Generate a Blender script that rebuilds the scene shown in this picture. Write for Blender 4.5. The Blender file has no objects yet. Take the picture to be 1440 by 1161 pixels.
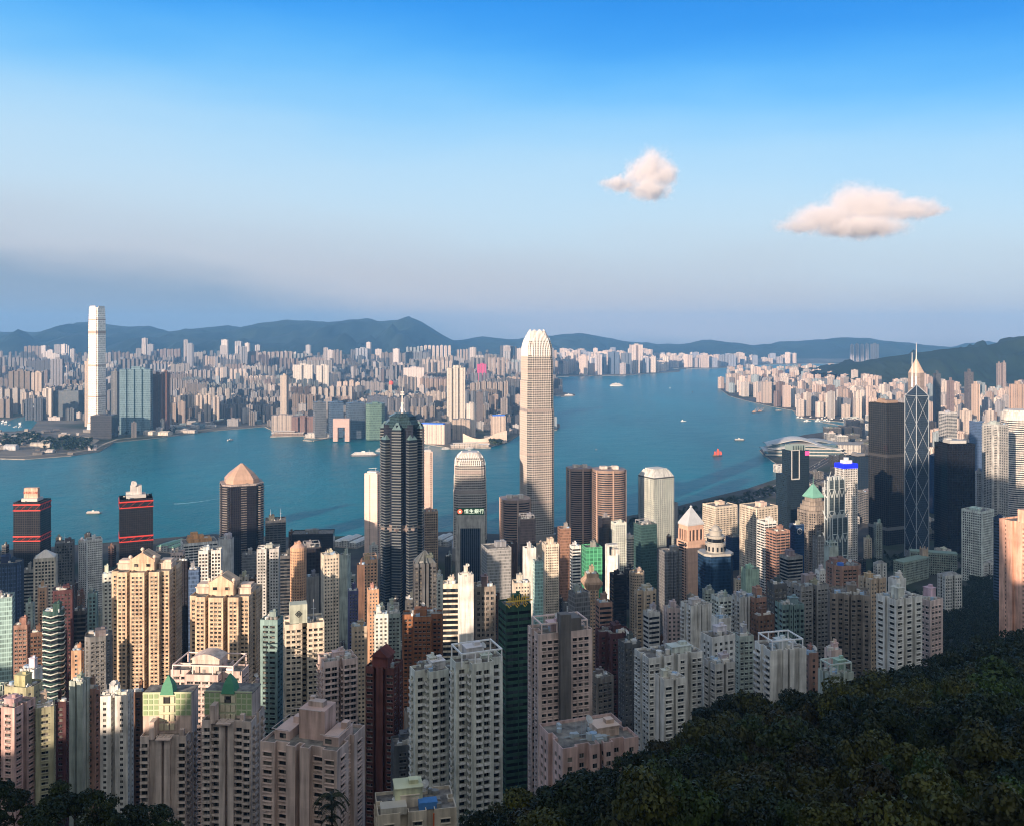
import bpy, math, random
import numpy as np
from mathutils import Vector, Matrix

SC = bpy.context.scene
COL = SC.collection
R = math.radians

# ------------------------------------------------------------------ camera
F, HZ, CX, H = 1317.0, 465.0, 720.0, 400.0          # focal length / horizon / centre in photo pixels, camera height in metres
cam = bpy.data.cameras.new('camera'); camo = bpy.data.objects.new('camera', cam); COL.objects.link(camo)
camo.location = (0, 0, H); camo.rotation_euler = (R(90), 0, 0)
cam.sensor_width = 36; cam.lens = 36 * F / 1440; cam.shift_y = -115.5 / 1440
cam.clip_start = 1; cam.clip_end = 200000
SC.camera = camo

# ------------------------------------------------------------------ sky, sun, exposure
SUN_AZ, SUN_EL = 32.0, 11.0                           # light travels towards +X by SUN_AZ from +Y
w = bpy.data.worlds.new('World'); SC.world = w; w.use_nodes = True
nt = w.node_tree; N = nt.nodes; N.clear()
out = N.new('ShaderNodeOutputWorld'); bg = N.new('ShaderNodeBackground')
sky = N.new('ShaderNodeTexSky'); sky.sky_type = 'NISHITA'; sky.sun_disc = False
sky.sun_elevation = R(SUN_EL); sky.sun_rotation = R(180 + SUN_AZ); sky.altitude = 200
sky.air_density = 1.3; sky.dust_density = 1.0; sky.ozone_density = 2.5
tc = N.new('ShaderNodeTexCoord'); sep = N.new('ShaderNodeSeparateXYZ'); nt.links.new(tc.outputs['Generated'], sep.inputs[0])
ramp = N.new('ShaderNodeValToRGB'); ramp.color_ramp.interpolation = 'B_SPLINE'
SKY = [(0.0, (.285, .275, .30)), (.03, (.27, .272, .308)), (.07, (.265, .295, .345)), (.125, (.285, .37, .44)), (.195, (.205, .345, .47)),
       (.255, (.06, .255, .485)), (.315, (.003, .14, .44)), (.40, (.004, .10, .34)), (.60, (.05, .08, .14)), (1.0, (.07, .09, .12))]
cr = ramp.color_ramp
while len(cr.elements) < len(SKY): cr.elements.new(.5)
for e, (p, c) in zip(cr.elements, SKY): e.position = p; e.color = (*c, 1)
# faint uneven cloudiness of the air shifts the gradient a little
nz = N.new('ShaderNodeTexNoise'); nz.inputs['Scale'].default_value = 3.2; nz.inputs['Detail'].default_value = 5
mp = N.new('ShaderNodeMapping'); mp.inputs['Scale'].default_value = (1, 1, 4.5)
nt.links.new(tc.outputs['Generated'], mp.inputs[0]); nt.links.new(mp.outputs[0], nz.inputs['Vector'])
ma = N.new('ShaderNodeMath'); ma.operation = 'MULTIPLY_ADD'; ma.inputs[1].default_value = .05; ma.inputs[2].default_value = -.025
nt.links.new(nz.outputs['Fac'], ma.inputs[0])
mx = N.new('ShaderNodeMath'); mx.operation = 'MULTIPLY_ADD'; mx.inputs[1].default_value = .055; nt.links.new(sep.outputs[0], mx.inputs[0])
nt.links.new(ma.outputs[0], mx.inputs[2])
ad = N.new('ShaderNodeMath'); ad.operation = 'ADD'; nt.links.new(sep.outputs[2], ad.inputs[0]); nt.links.new(mx.outputs[0], ad.inputs[1])
nt.links.new(ad.outputs[0], ramp.inputs[0])
# the ramp tints the daylight sky; 0.1 background strength => ramp is scaled by 10
sc_ = N.new('ShaderNodeMix'); sc_.data_type = 'RGBA'; sc_.blend_type = 'MULTIPLY'; sc_.inputs[0].default_value = 1
sc_.inputs[7].default_value = (10, 10, 10, 1); 
# low grey-blue cloud bank on the left of the view
bk = N.new('ShaderNodeTexNoise'); bk.inputs['Scale'].default_value = 5.5; bk.inputs['Detail'].default_value = 6; nt.links.new(mp.outputs[0], bk.inputs['Vector'])
def wmath(op, a, b_, c_=None):
    n_ = N.new('ShaderNodeMath'); n_.operation = op
    for i_, v_ in enumerate((a, b_, c_)):
        if v_ is None: continue
        if isinstance(v_, bpy.types.NodeSocket): nt.links.new(v_, n_.inputs[i_])
        else: n_.inputs[i_].default_value = v_
    return n_.outputs[0]
edge = wmath('MULTIPLY_ADD', bk.outputs['Fac'], .05, wmath('MULTIPLY_ADD', sep.outputs[0], -.16, -.02))       # height of the bank's upper edge, falling to the right
bm_ = N.new('ShaderNodeMapRange'); bm_.interpolation_type = 'SMOOTHSTEP'; nt.links.new(wmath('SUBTRACT', edge, sep.outputs[2]), bm_.inputs[0]); bm_.inputs[1].default_value = -.022; bm_.inputs[2].default_value = .03; bm_.inputs[4].default_value = .8
bank = N.new('ShaderNodeMix'); bank.data_type = 'RGBA'; nt.links.new(bm_.outputs[0], bank.inputs[0]); nt.links.new(ramp.outputs[0], bank.inputs[6]); bank.inputs[7].default_value = (.10, .16, .24, 1)
nt.links.new(bank.outputs[2], sc_.inputs[6])
mixs = N.new('ShaderNodeMix'); mixs.data_type = 'RGBA'; mixs.inputs[0].default_value = .94
# unseen sky behind the camera raised to an even pale fill for shaded walls
wm_ = N.new('ShaderNodeMapRange'); wm_.inputs[1].default_value = .15; wm_.inputs[2].default_value = -.55; nt.links.new(sep.outputs[1], wm_.inputs[0])
back_fill = N.new('ShaderNodeMix'); back_fill.data_type = 'RGBA'; nt.links.new(wm_.outputs[0], back_fill.inputs[0]); nt.links.new(sc_.outputs[2], back_fill.inputs[6]); back_fill.inputs[7].default_value = (4.8, 4.8, 4.75, 1)
lowm = N.new('ShaderNodeMapRange'); lowm.inputs[1].default_value = -.004; lowm.inputs[2].default_value = -.06; nt.links.new(sep.outputs[2], lowm.inputs[0])      # dim blue below the horizon, like distant sea
low = N.new('ShaderNodeMix'); low.data_type = 'RGBA'; nt.links.new(lowm.outputs[0], low.inputs[0]); nt.links.new(back_fill.outputs[2], low.inputs[6]); low.inputs[7].default_value = (.25, .42, .75, 1)
nt.links.new(sky.outputs[0], mixs.inputs[6]); nt.links.new(low.outputs[2], mixs.inputs[7])
nt.links.new(mixs.outputs[2], bg.inputs['Color']); bg.inputs['Strength'].default_value = .10
nt.links.new(bg.outputs[0], out.inputs['Surface'])

sun = bpy.data.lights.new('sun', 'SUN'); sun.energy = 4.4; sun.angle = R(.5); sun.color = (1.0, .76, .58)
suno = bpy.data.objects.new('sun', sun); COL.objects.link(suno)
LD = Vector((math.sin(R(SUN_AZ)) * math.cos(R(SUN_EL)), math.cos(R(SUN_AZ)) * math.cos(R(SUN_EL)), -math.sin(R(SUN_EL))))
suno.rotation_euler = LD.to_track_quat('-Z', 'Y').to_euler()

vs = SC.view_settings; vs.view_transform = 'Standard'; vs.look = 'None'; vs.gamma = 1; vs.exposure = 1.1
cy = SC.cycles; cy.max_bounces = 5; cy.diffuse_bounces = 2; cy.glossy_bounces = 2; cy.transmission_bounces = 2; cy.volume_bounces = 3
cy.pixel_filter_type = 'BLACKMAN_HARRIS'; cy.filter_width = 1.1; cy.use_denoising = True; cy.sample_clamp_indirect = 4; cy.transparent_max_bounces = 6
try: cy.denoiser = 'OPENIMAGEDENOISE'
except Exception: pass

# ------------------------------------------------------------------ helpers
def PX(px, D): return (px - CX) / F * D
def PZ(py, D): return H + (HZ - py) / F * D
def GD(py, z=0.0): return (H - z) * F / (py - HZ)      # distance of a ground point seen at row py
def G(px, py, z=0.0): D = GD(py, z); return (PX(px, D), D)

class MB:
    """collects polygons and links them as one mesh object"""
    def __init__(s): s.v = []; s.n = 0; s.lt = []; s.mi = []
    def quads(s, A, m=0):
        A = np.asarray(A, np.float32).reshape(-1, 4, 3); k = len(A)
        if not k: return
        s.v.append(A.reshape(-1, 3)); s.lt.append(np.full(k, 4, np.int32)); s.mi.append(np.full(k, m, np.int32)); s.n += 4 * k
    def tris(s, A, m=0):
        A = np.asarray(A, np.float32).reshape(-1, 3, 3); k = len(A)
        s.v.append(A.reshape(-1, 3)); s.lt.append(np.full(k, 3, np.int32)); s.mi.append(np.full(k, m, np.int32)); s.n += 3 * k
    def ngon(s, P, m=0):
        P = np.asarray(P, np.float32); s.v.append(P); s.lt.append(np.array([len(P)], np.int32)); s.mi.append(np.array([m], np.int32)); s.n += len(P)
    def boxes(s, C, S, m=0, rot=None):
        C = np.asarray(C, float).reshape(-1, 3); S = np.broadcast_to(np.asarray(S, float).reshape(-1, 3) / 2, C.shape)
        c = np.array([[-1,-1,-1],[1,-1,-1],[1,1,-1],[-1,1,-1],[-1,-1,1],[1,-1,1],[1,1,1],[-1,1,1]], float)
        P = c[None] * S[:, None]
        if rot is not None:
            ca, sa = math.cos(rot), math.sin(rot); P = np.stack([P[..., 0]*ca - P[..., 1]*sa, P[..., 0]*sa + P[..., 1]*ca, P[..., 2]], -1)
        P = P + C[:, None]
        f = np.array([[0,3,2,1],[4,5,6,7],[0,1,5,4],[1,2,6,5],[2,3,7,6],[3,0,4,7]])
        s.quads(P[:, f].reshape(-1, 4, 3), m)
    def box(s, x, y, z, sx, sy, sz, m=0, rot=None): s.boxes([[x, y, z + sz / 2]], [[sx, sy, sz]], m, rot)   # z = underside
    def loft(s, secs, cap=True, m=0, closed=True, base=False):
        S = np.asarray(secs, float); a, b = S[:-1], S[1:]
        if closed: an, bn = np.roll(a, -1, 1), np.roll(b, -1, 1)
        else: a, an, b, bn = a[:, :-1], a[:, 1:], b[:, :-1], b[:, 1:]
        s.quads(np.stack([a, an, bn, b], 2).reshape(-1, 4, 3), m)
        if cap: s.ngon(S[-1], m)
        if base: s.ngon(S[0][::-1], m)
    def prism(s, poly, z0, z1, cap=True, m=0, base=False):
        p = np.asarray(poly, float)[:, :2]; s.loft([np.c_[p, np.full(len(p), z0)], np.c_[p, np.full(len(p), z1)]], cap, m, base=base)
    def tube(s, p, q, r, r2=None, n=6, m=0):
        p, q = Vector(p), Vector(q); d = (q - p).normalized(); a = d.orthogonal().normalized(); b = d.cross(a); r2 = r if r2 is None else r2
        A = [p + (a*math.cos(t) + b*math.sin(t)) * r for t in np.linspace(0, 2*math.pi, n, False)]
        B = [q + (a*math.cos(t) + b*math.sin(t)) * r2 for t in np.linspace(0, 2*math.pi, n, False)]
        s.loft([[tuple(x) for x in A], [tuple(x) for x in B]], True, m, base=True)
    def ball(s, c, r, nu=12, nv=7, m=0, z0=-1.0, z1=1.0):
        S = []
        for t in np.linspace(math.asin(z0), math.asin(z1), nv):
            rr = max(math.cos(t), .02) ; S.append([(c[0] + r*rr*math.cos(u), c[1] + r*rr*math.sin(u), c[2] + r*math.sin(t)) for u in np.linspace(0, 2*math.pi, nu, False)])
        s.loft(S, True, m, base=True)
    def mesh(s, name, mats, smooth=False):
        me = bpy.data.meshes.new(name)
        if s.n:
            V = np.concatenate(s.v).astype(np.float32); lt = np.concatenate(s.lt); mi = np.concatenate(s.mi)
            me.vertices.add(len(V)); me.vertices.foreach_set('co', V.ravel())
            me.loops.add(len(V)); me.loops.foreach_set('vertex_index', np.arange(len(V), dtype=np.int32))
            me.polygons.add(len(lt)); me.polygons.foreach_set('loop_start', np.r_[0, np.cumsum(lt)[:-1]].astype(np.int32))
            try: me.polygons.foreach_set('loop_total', lt)
            except Exception: pass
            me.polygons.foreach_set('material_index', mi)
        for m_ in (mats if isinstance(mats, (list, tuple)) else [mats]): me.materials.append(m_)
        me.update(); me.validate()
        if smooth:
            import bmesh
            bm = bmesh.new(); bm.from_mesh(me); bmesh.ops.remove_doubles(bm, verts=bm.verts, dist=.001); bm.to_mesh(me); bm.free()
            me.polygons.foreach_set('use_smooth', [True] * len(me.polygons))
        return me
    def build(s, name, mats, parent=None, color=None, smooth=False, loc=None):
        if not s.n: return None
        return link(name, s.mesh(name, mats, smooth), parent, color, loc)

def link(name, data, parent=None, color=None, loc=None, rz=0.0):
    o = bpy.data.objects.new(name, data); COL.objects.link(o)
    if parent is not None: o.parent = parent
    if color is not None: o.color = (*color, 1)
    if loc is not None: o.location = loc
    if rz: o.rotation_euler = (0, 0, rz)
    return o
def tag(o, label=None, cat=None, group=None, kind=None):
    if label: o['label'] = label
    if cat: o['category'] = cat
    if group: o['group'] = group
    if kind: o['kind'] = kind
    return o
def empty(name, loc, rz=0.0, **k): return tag(link(name, None, None, None, loc, rz), **k)

def vnoise(x, y, seed=0):
    """smooth value noise, vectorised"""
    x = np.asarray(x, float); y = np.asarray(y, float)
    xi, yi = np.floor(x).astype(np.int64), np.floor(y).astype(np.int64); fx, fy = x - xi, y - yi
    fx, fy = fx*fx*(3 - 2*fx), fy*fy*(3 - 2*fy)
    def h(a, b):
        n = (a * 374761393 + b * 668265263 + seed * 1442695041) & 0x7fffffff
        n = ((n ^ (n >> 13)) * 1274126177) & 0x7fffffff
        return ((n ^ (n >> 16)) & 0xffff) / 65535.0
    return (h(xi, yi)*(1-fx) + h(xi+1, yi)*fx)*(1-fy) + (h(xi, yi+1)*(1-fx) + h(xi+1, yi+1)*fx)*fy
def fbm(x, y, o=4, seed=0):
    return sum(vnoise(np.asarray(x)*2**i, np.asarray(y)*2**i, seed + i) / 2**i for i in range(o)) / sum(1 / 2**i for i in range(o))

# ------------------------------------------------------------------ materials
def mat(name):
    m = bpy.data.materials.new(name); m.use_nodes = True; t = m.node_tree
    return m, t, t.nodes, t.nodes['Principled BSDF']
def nd(t, typ, op=None, ins=None, **k):
    n = t.nodes.new(typ)
    if op: n.operation = op
    for a, b in k.items(): setattr(n, a, b)
    for i, v in (ins or {}).items():
        if hasattr(v, 'links') or isinstance(v, bpy.types.NodeSocket): t.links.new(v, n.inputs[i])
        else: n.inputs[i].default_value = v
    return n
def mth(t, op, a, b=None, c=None):
    ins = {0: a}
    if b is not None: ins[1] = b
    if c is not None: ins[2] = c
    return nd(t, 'ShaderNodeMath', op, ins).outputs[0]
def mixc(t, f, a, b, blend='MIX'):
    n = t.nodes.new('ShaderNodeMix'); n.data_type = 'RGBA'; n.blend_type = blend
    for i, v in ((0, f), (6, a), (7, b)):
        if isinstance(v, bpy.types.NodeSocket): t.links.new(v, n.inputs[i])
        else: n.inputs[i].default_value = v if not isinstance(v, tuple) or len(v) == 4 else (*v, 1)
    return n.outputs[2]
def facecoords(t):
    """(u along the wall, z) in metres, from world position and true normal: works on any wall direction"""
    g = nd(t, 'ShaderNodeNewGeometry'); p = nd(t, 'ShaderNodeSeparateXYZ', ins={0: g.outputs['Position']}); n = nd(t, 'ShaderNodeSeparateXYZ', ins={0: g.outputs['True Normal']})
    u = mth(t, 'SUBTRACT', mth(t, 'MULTIPLY', p.outputs[1], n.outputs[0]), mth(t, 'MULTIPLY', p.outputs[0], n.outputs[1]))
    return u, p.outputs[2], n.outputs[2], g.outputs['Position']
def cellnoise(t, u, v):
    c = nd(t, 'ShaderNodeCombineXYZ', ins={0: mth(t, 'FLOOR', u), 1: mth(t, 'FLOOR', v)})
    return nd(t, 'ShaderNodeTexWhiteNoise', ins={'Vector': c.outputs[0]}, noise_dimensions='2D').outputs['Value']

def wall_material(name, rough=.85, stain=.62):
    m, t, n, b = mat(name)
    oi = nd(t, 'ShaderNodeObjectInfo'); u, z, nz_, pos = facecoords(t)
    c = nd(t, 'ShaderNodeCombineXYZ', ins={0: mth(t, 'MULTIPLY', u, .55), 1: mth(t, 'MULTIPLY', z, .045), 2: oi.outputs['Random']})
    s1 = nd(t, 'ShaderNodeTexNoise', ins={'Vector': c.outputs[0], 'Scale': 1.0, 'Detail': 4})
    s2 = nd(t, 'ShaderNodeTexNoise', ins={'Vector': pos, 'Scale': .12, 'Detail': 3})
    f = mth(t, 'MULTIPLY_ADD', s1.outputs['Fac'], .9, mth(t, 'MULTIPLY', s2.outputs['Fac'], .5))
    mr = nd(t, 'ShaderNodeMapRange', ins={0: f, 1: .42, 2: .92, 3: 1 - stain, 4: 1.12})
    # one floor differs a little from the next
    fl = cellnoise(t, mth(t, 'MULTIPLY', u, .0), mth(t, 'DIVIDE', z, 3.1))
    k = mth(t, 'MULTIPLY', mr.outputs[0], mth(t, 'MULTIPLY_ADD', fl, .10, .95))
    cc = nd(t, 'ShaderNodeCombineXYZ', ins={0: k, 1: k, 2: k})
    t.links.new(mixc(t, 1.0, oi.outputs['Color'], cc.outputs[0], 'MULTIPLY'), b.inputs['Base Color'])
    b.inputs['Roughness'].default_value = rough; b.inputs['Specular IOR Level'].default_value = .3
    return m
M_WALL = wall_material('painted_concrete')
M_CLAD = wall_material('stone_cladding', .45, .15)
M_METAL = wall_material('pale_metal', .35, .10)

def glass_material(name, lo, hi, pu=1.9, pz=3.1, rough=.12, lit=.0):
    m, t, n, b = mat(name)
    oi = nd(t, 'ShaderNodeObjectInfo'); u, z, nz_, pos = facecoords(t)
    r1 = cellnoise(t, mth(t, 'DIVIDE', u, pu), mth(t, 'DIVIDE', z, pz))
    r = mth(t, 'FRACT', mth(t, 'ADD', r1, oi.outputs['Random']))
    rp = nd(t, 'ShaderNodeValToRGB', ins={0: r}); e = rp.color_ramp
    e.elements[0].position = .0; e.elements[0].color = (*lo, 1); e.elements[1].position = 1; e.elements[1].color = (*hi, 1)
    x = e.elements.new(.62); x.color = tuple(lo[i]*.8 + hi[i]*.12 for i in range(3)) + (1,)
    t.links.new(rp.outputs[0], b.inputs['Base Color']); b.inputs['Roughness'].default_value = rough
    b.inputs['Specular IOR Level'].default_value = .14
    return m
M_GLASS = glass_material('window_glass', (.008, .012, .016), (.20, .19, .165))
M_OFFGLASS = glass_material('office_glass', (.010, .014, .020), (.05, .06, .07), 3.0, 3.6, .08)

M_PALEGLASS = glass_material('pale_office_glass', (.085, .085, .085), (.20, .19, .175), 3.0, 4.2, .2)

def curtain_material(name='curtain_wall', mu=1.6, fz=3.7, line=.10):
    m, t, n, b = mat(name)
    oi = nd(t, 'ShaderNodeObjectInfo'); u, z, nz_, pos = facecoords(t)
    fu = mth(t, 'FRACT', mth(t, 'DIVIDE', u, mu)); fv = mth(t, 'FRACT', mth(t, 'DIVIDE', z, fz))
    lu = mth(t, 'LESS_THAN', fu, line); lv = mth(t, 'LESS_THAN', fv, .30)
    r = cellnoise(t, mth(t, 'DIVIDE', u, mu), mth(t, 'DIVIDE', z, fz))
    k = mth(t, 'MULTIPLY_ADD', r, .7, .65)
    kk = nd(t, 'ShaderNodeCombineXYZ', ins={0: k, 1: k, 2: k})
    base = mixc(t, 1.0, oi.outputs['Color'], kk.outputs[0], 'MULTIPLY')
    sp = mixc(t, 1.0, oi.outputs['Color'], (1.7, 1.7, 1.7), 'MULTIPLY')
    fr = mixc(t, 1.0, oi.outputs['Color'], (2.6, 2.5, 2.4), 'MULTIPLY')
    c = mixc(t, lv, base, sp); c = mixc(t, lu, c, fr)
    t.links.new(c, b.inputs['Base Color'])
    t.links.new(mth(t, 'MULTIPLY_ADD', lu, .3, mth(t, 'MULTIPLY_ADD', lv, .1, .10)), b.inputs['Roughness'])
    b.inputs['Specular IOR Level'].default_value = .28
    return m
M_CURT = curtain_material()
M_CURTW = curtain_material('curtain_wall_wide', 4.0, 3.9, .12)

def far_material(name, attr=False):
    m, t, n, b = mat(name)
    oi = nd(t, 'ShaderNodeObjectInfo'); u, z, nz_, pos = facecoords(t)
    col = nd(t, 'ShaderNodeAttribute', attribute_name='paint').outputs['Color'] if attr else oi.outputs['Color']
    wn = nd(t, 'ShaderNodeTexNoise', ins={'Vector': pos, 'Scale': .004, 'Detail': 1})
    uu = mth(t, 'DIVIDE', u, 5.6); vv = mth(t, 'DIVIDE', z, 3.3)
    w1 = mth(t, 'LESS_THAN', mth(t, 'FRACT', uu), .60); w2 = mth(t, 'LESS_THAN', mth(t, 'FRACT', vv), .52)
    wv = mth(t, 'LESS_THAN', mth(t, 'ABSOLUTE', nz_), .5)
    wm = mth(t, 'MULTIPLY', mth(t, 'MULTIPLY', w1, w2), wv)
    g = mth(t, 'LESS_THAN', mth(t, 'FRACT', mth(t, 'DIVIDE', u, 17.0)), .12)
    wm = mth(t, 'MAXIMUM', wm, mth(t, 'MULTIPLY', g, wv))
    r = cellnoise(t, uu, vv); dk = mixc(t, r, (.02, .03, .04), (.13, .13, .13))
    roofc = mixc(t, .6, col, (.16, .15, .14))
    c = mixc(t, mth(t, 'MULTIPLY', wm, .85), col, dk)
    c = mixc(t, mth(t, 'GREATER_THAN', nz_, .5), c, roofc)
    t.links.new(c, b.inputs['Base Color']); t.links.new(mth(t, 'MULTIPLY_ADD', wm, -.4, .75), b.inputs['Roughness'])
    return m
M_FAR = far_material('distant_facade'); M_FARS = far_material('distant_facade_mass', True)

def noise_material(name, c1, c2, scale, rough=.9, detail=5, c3=None):
    m, t, n, b = mat(name)
    g = nd(t, 'ShaderNodeNewGeometry')
    a = nd(t, 'ShaderNodeTexNoise', ins={'Vector': g.outputs['Position'], 'Scale': scale, 'Detail': detail})
    f = nd(t, 'ShaderNodeMapRange', ins={0: a.outputs['Fac'], 1: .35, 2: .65})
    c = mixc(t, f.outputs[0], c1, c2)
    if c3:
        a2 = nd(t, 'ShaderNodeTexNoise', ins={'Vector': g.outputs['Position'], 'Scale': scale*.23, 'Detail': 3})
        f2 = nd(t, 'ShaderNodeMapRange', ins={0: a2.outputs['Fac'], 1: .5, 2: .62}); c = mixc(t, f2.outputs[0], c, c3)
    t.links.new(c, b.inputs['Base Color']); b.inputs['Roughness'].default_value = rough; b.inputs['Specular IOR Level'].default_value = .2
    return m
M_ROOF = noise_material('roof_screed', (.10, .095, .09), (.27, .25, .22), .35)
M_GROUND = noise_material('hillside_soil', (.012, .018, .010), (.03, .035, .02), .05)
M_CITY = noise_material('city_ground', (.05, .05, .05), (.10, .095, .085), .02, c3=(.03, .045, .025))
M_LAND = noise_material('shore_land', (.10, .095, .085), (.20, .18, .15), .008, c3=(.035, .05, .03))
M_HILL = noise_material('wooded_hills', (.004, .014, .010), (.010, .022, .014), .004, c3=(.018, .030, .018))
M_ASPH = noise_material('asphalt', (.04, .04, .042), (.065, .065, .065), .3)
M_QUAY = noise_material('quay_stone', (.22, .20, .17), (.38, .34, .29), .05)

def objcol_material(name, rough=.6, spec=.4, metal=0.0, emit=0.0):
    m, t, n, b = mat(name); oi = nd(t, 'ShaderNodeObjectInfo')
    g = nd(t, 'ShaderNodeNewGeometry'); a = nd(t, 'ShaderNodeTexNoise', ins={'Vector': g.outputs['Position'], 'Scale': .8, 'Detail': 3})
    k = mth(t, 'MULTIPLY_ADD', a.outputs['Fac'], .3, .85); kk = nd(t, 'ShaderNodeCombineXYZ', ins={0: k, 1: k, 2: k})
    t.links.new(mixc(t, 1.0, oi.outputs['Color'], kk.outputs[0], 'MULTIPLY'), b.inputs['Base Color'])
    b.inputs['Roughness'].default_value = rough; b.inputs['Specular IOR Level'].default_value = spec; b.inputs['Metallic'].default_value = metal
    if emit: t.links.new(oi.outputs['Color'], b.inputs['Emission Color']); b.inputs['Emission Strength'].default_value = emit
    return m
M_PAINT = objcol_material('paint'); M_LAMP = objcol_material('lit_sign', emit=.9); M_BARK = objcol_material('bark', .95, .1)

def leaf_material():
    m, t, n, b = mat('leaves'); oi = nd(t, 'ShaderNodeObjectInfo'); g = nd(t, 'ShaderNodeNewGeometry')
    a = nd(t, 'ShaderNodeTexNoise', ins={'Vector': g.outputs['Position'], 'Scale': .35, 'Detail': 4})
    f = nd(t, 'ShaderNodeMapRange', ins={0: a.outputs['Fac'], 1: .35, 2: .7})
    c = mixc(t, f.outputs[0], (.55, .6, .55), (1.5, 1.45, 1.0)); c = mixc(t, 1.0, oi.outputs['Color'], c, 'MULTIPLY')
    t.links.new(c, b.inputs['Base Color']); b.inputs['Roughness'].default_value = .55; b.inputs['Specular IOR Level'].default_value = .25
    return m
M_LEAF = leaf_material()

def water_material():
    m, t, n, b = mat('harbour_water'); g = nd(t, 'ShaderNodeNewGeometry')
    mp_ = nd(t, 'ShaderNodeMapping', ins={0: g.outputs['Position'], 'Rotation': (0, 0, R(20)), 'Scale': (.0009, .0003, 1)})
    a = nd(t, 'ShaderNodeTexNoise', ins={'Vector': mp_.outputs[0], 'Scale': 1.6, 'Detail': 7, 'Roughness': .6})
    f = nd(t, 'ShaderNodeMapRange', ins={0: a.outputs['Fac'], 1: .3, 2: .7})
    t.links.new(mixc(t, f.outputs[0], (.0, .095, .13), (.0, .185, .24)), b.inputs['Base Color'])
    b.inputs['Roughness'].default_value = .28; b.inputs['IOR'].default_value = 1.33; b.inputs['Specular IOR Level'].default_value = .1
    w1 = nd(t, 'ShaderNodeTexNoise', ins={'Vector': g.outputs['Position'], 'Scale': .09, 'Detail': 6, 'Roughness': .65})
    w2 = nd(t, 'ShaderNodeTexNoise', ins={'Vector': g.outputs['Position'], 'Scale': .012, 'Detail': 4})
    hgt = mth(t, 'MULTIPLY_ADD', w2.outputs['Fac'], 2.5, w1.outputs['Fac'])
    bp = nd(t, 'ShaderNodeBump', ins={'Height': hgt, 'Distance': 3.0, 'Strength': .7})
    t.links.new(bp.outputs[0], b.inputs['Normal'])
    return m
M_WATER = water_material()
# ------------------------------------------------------------------ terrain of the near shore
TC = {-500: [(15,378),(60,352),(120,328),(180,300),(230,262),(300,215),(400,165),(500,125),(700,72),(900,35),(1100,14),(1400,5),(1600,2.4)],
  0: [(15,378),(60,350),(120,322),(180,300),(230,262),(300,215),(400,165),(500,125),(700,72),(900,35),(1100,14),(1400,5),(1600,2.4)],
  230: [(15,376),(60,348),(120,318),(190,285),(230,258),(300,212),(400,165),(500,125),(700,72),(900,35),(1100,14),(1400,5),(1600,2.4)],
  320: [(15,376),(60,346),(120,312),(170,284),(230,246),(300,208),(400,165),(500,125),(700,72),(900,35),(1100,14),(1400,5),(1600,2.4)],
  560: [(15,376),(60,347),(120,314),(170,287),(230,248),(300,205),(400,160),(500,120),(700,70),(900,34),(1100,14),(1400,5),(1600,2.4)],
  650: [(15,378),(60,350),(120,320),(170,298),(230,255),(300,205),(400,160),(500,120),(700,72),(900,35),(1100,14),(1400,5),(1600,2.4)],
  760: [(15,379),(60,354),(120,325),(210,288),(260,240),(330,188),(420,150),(550,110),(700,76),(900,38),(1100,16),(1400,5),(1600,2.4)],
  900: [(15,378),(60,354),(110,331),(180,304),(250,277),(310,225),(380,180),(480,142),(600,105),(750,70),(900,42),(1100,18),(1400,5),(1600,2.4)],
  1000: [(15,379),(60,355),(100,336),(200,299),(320,263),(380,212),(450,162),(550,125),(700,85),(850,55),(1000,30),(1200,14),(1450,5),(1700,2.4)],
  1180: [(15,380),(60,356),(100,337),(200,301),(380,248),(440,205),(520,155),(650,112),(800,74),(950,46),(1100,25),(1300,12),(1500,6),(1800,2.4)],
  1320: [(15,380),(60,356),(100,338),(200,305),(300,275),(450,235),(520,192),(600,155),(750,116),(900,92),(1100,62),(1300,38),(1600,14),(1800,6),(2000,2.4)],
  1440: [(15,380),(60,357),(100,339),(200,307),(300,280),(560,215),(650,180),(750,150),(900,105),(1100,72),(1400,40),(1700,15),(1850,6),(2050,2.4)],
  1900: [(15,381),(60,358),(100,340),(200,310),(300,284),(600,225),(700,190),(850,140),(1000,105),(1200,72),(1400,45),(1700,18),(1850,8),(2100,2.4)]}
TK = np.array(sorted(TC)); 
def ground(X, Y):
    X, Y = np.atleast_1d(np.asarray(X, float)), np.atleast_1d(np.asarray(Y, float))
    px = CX + F * X / np.maximum(Y, 1)
    Z = np.stack([np.interp(Y, *zip(*TC[k])) for k in TK], 0)
    i = np.clip(np.searchsorted(TK, px) - 1, 0, len(TK) - 2); f = np.clip((px - TK[i]) / (TK[i+1] - TK[i]), 0, 1)
    j = np.arange(Y.size)
    return Z[i, j] * (1 - f) + Z[i + 1, j] * f
def gz(x, y): return float(ground(x, y)[0])

def grid_object(name, X, Y, Z, m, split=None, **k):
    P = np.stack([X, Y, Z], -1); Q = np.stack([P[:-1, :-1], P[:-1, 1:], P[1:, 1:], P[1:, :-1]], 2)
    b = MB(); b.quads(Q.reshape(-1, 4, 3), 0)
    if split is not None:
        b.mi = [split(Q.reshape(-1, 4, 3)).astype(np.int32)]
    o = b.build(name, m, smooth=True); return tag(o, kind='structure', **k)

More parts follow.
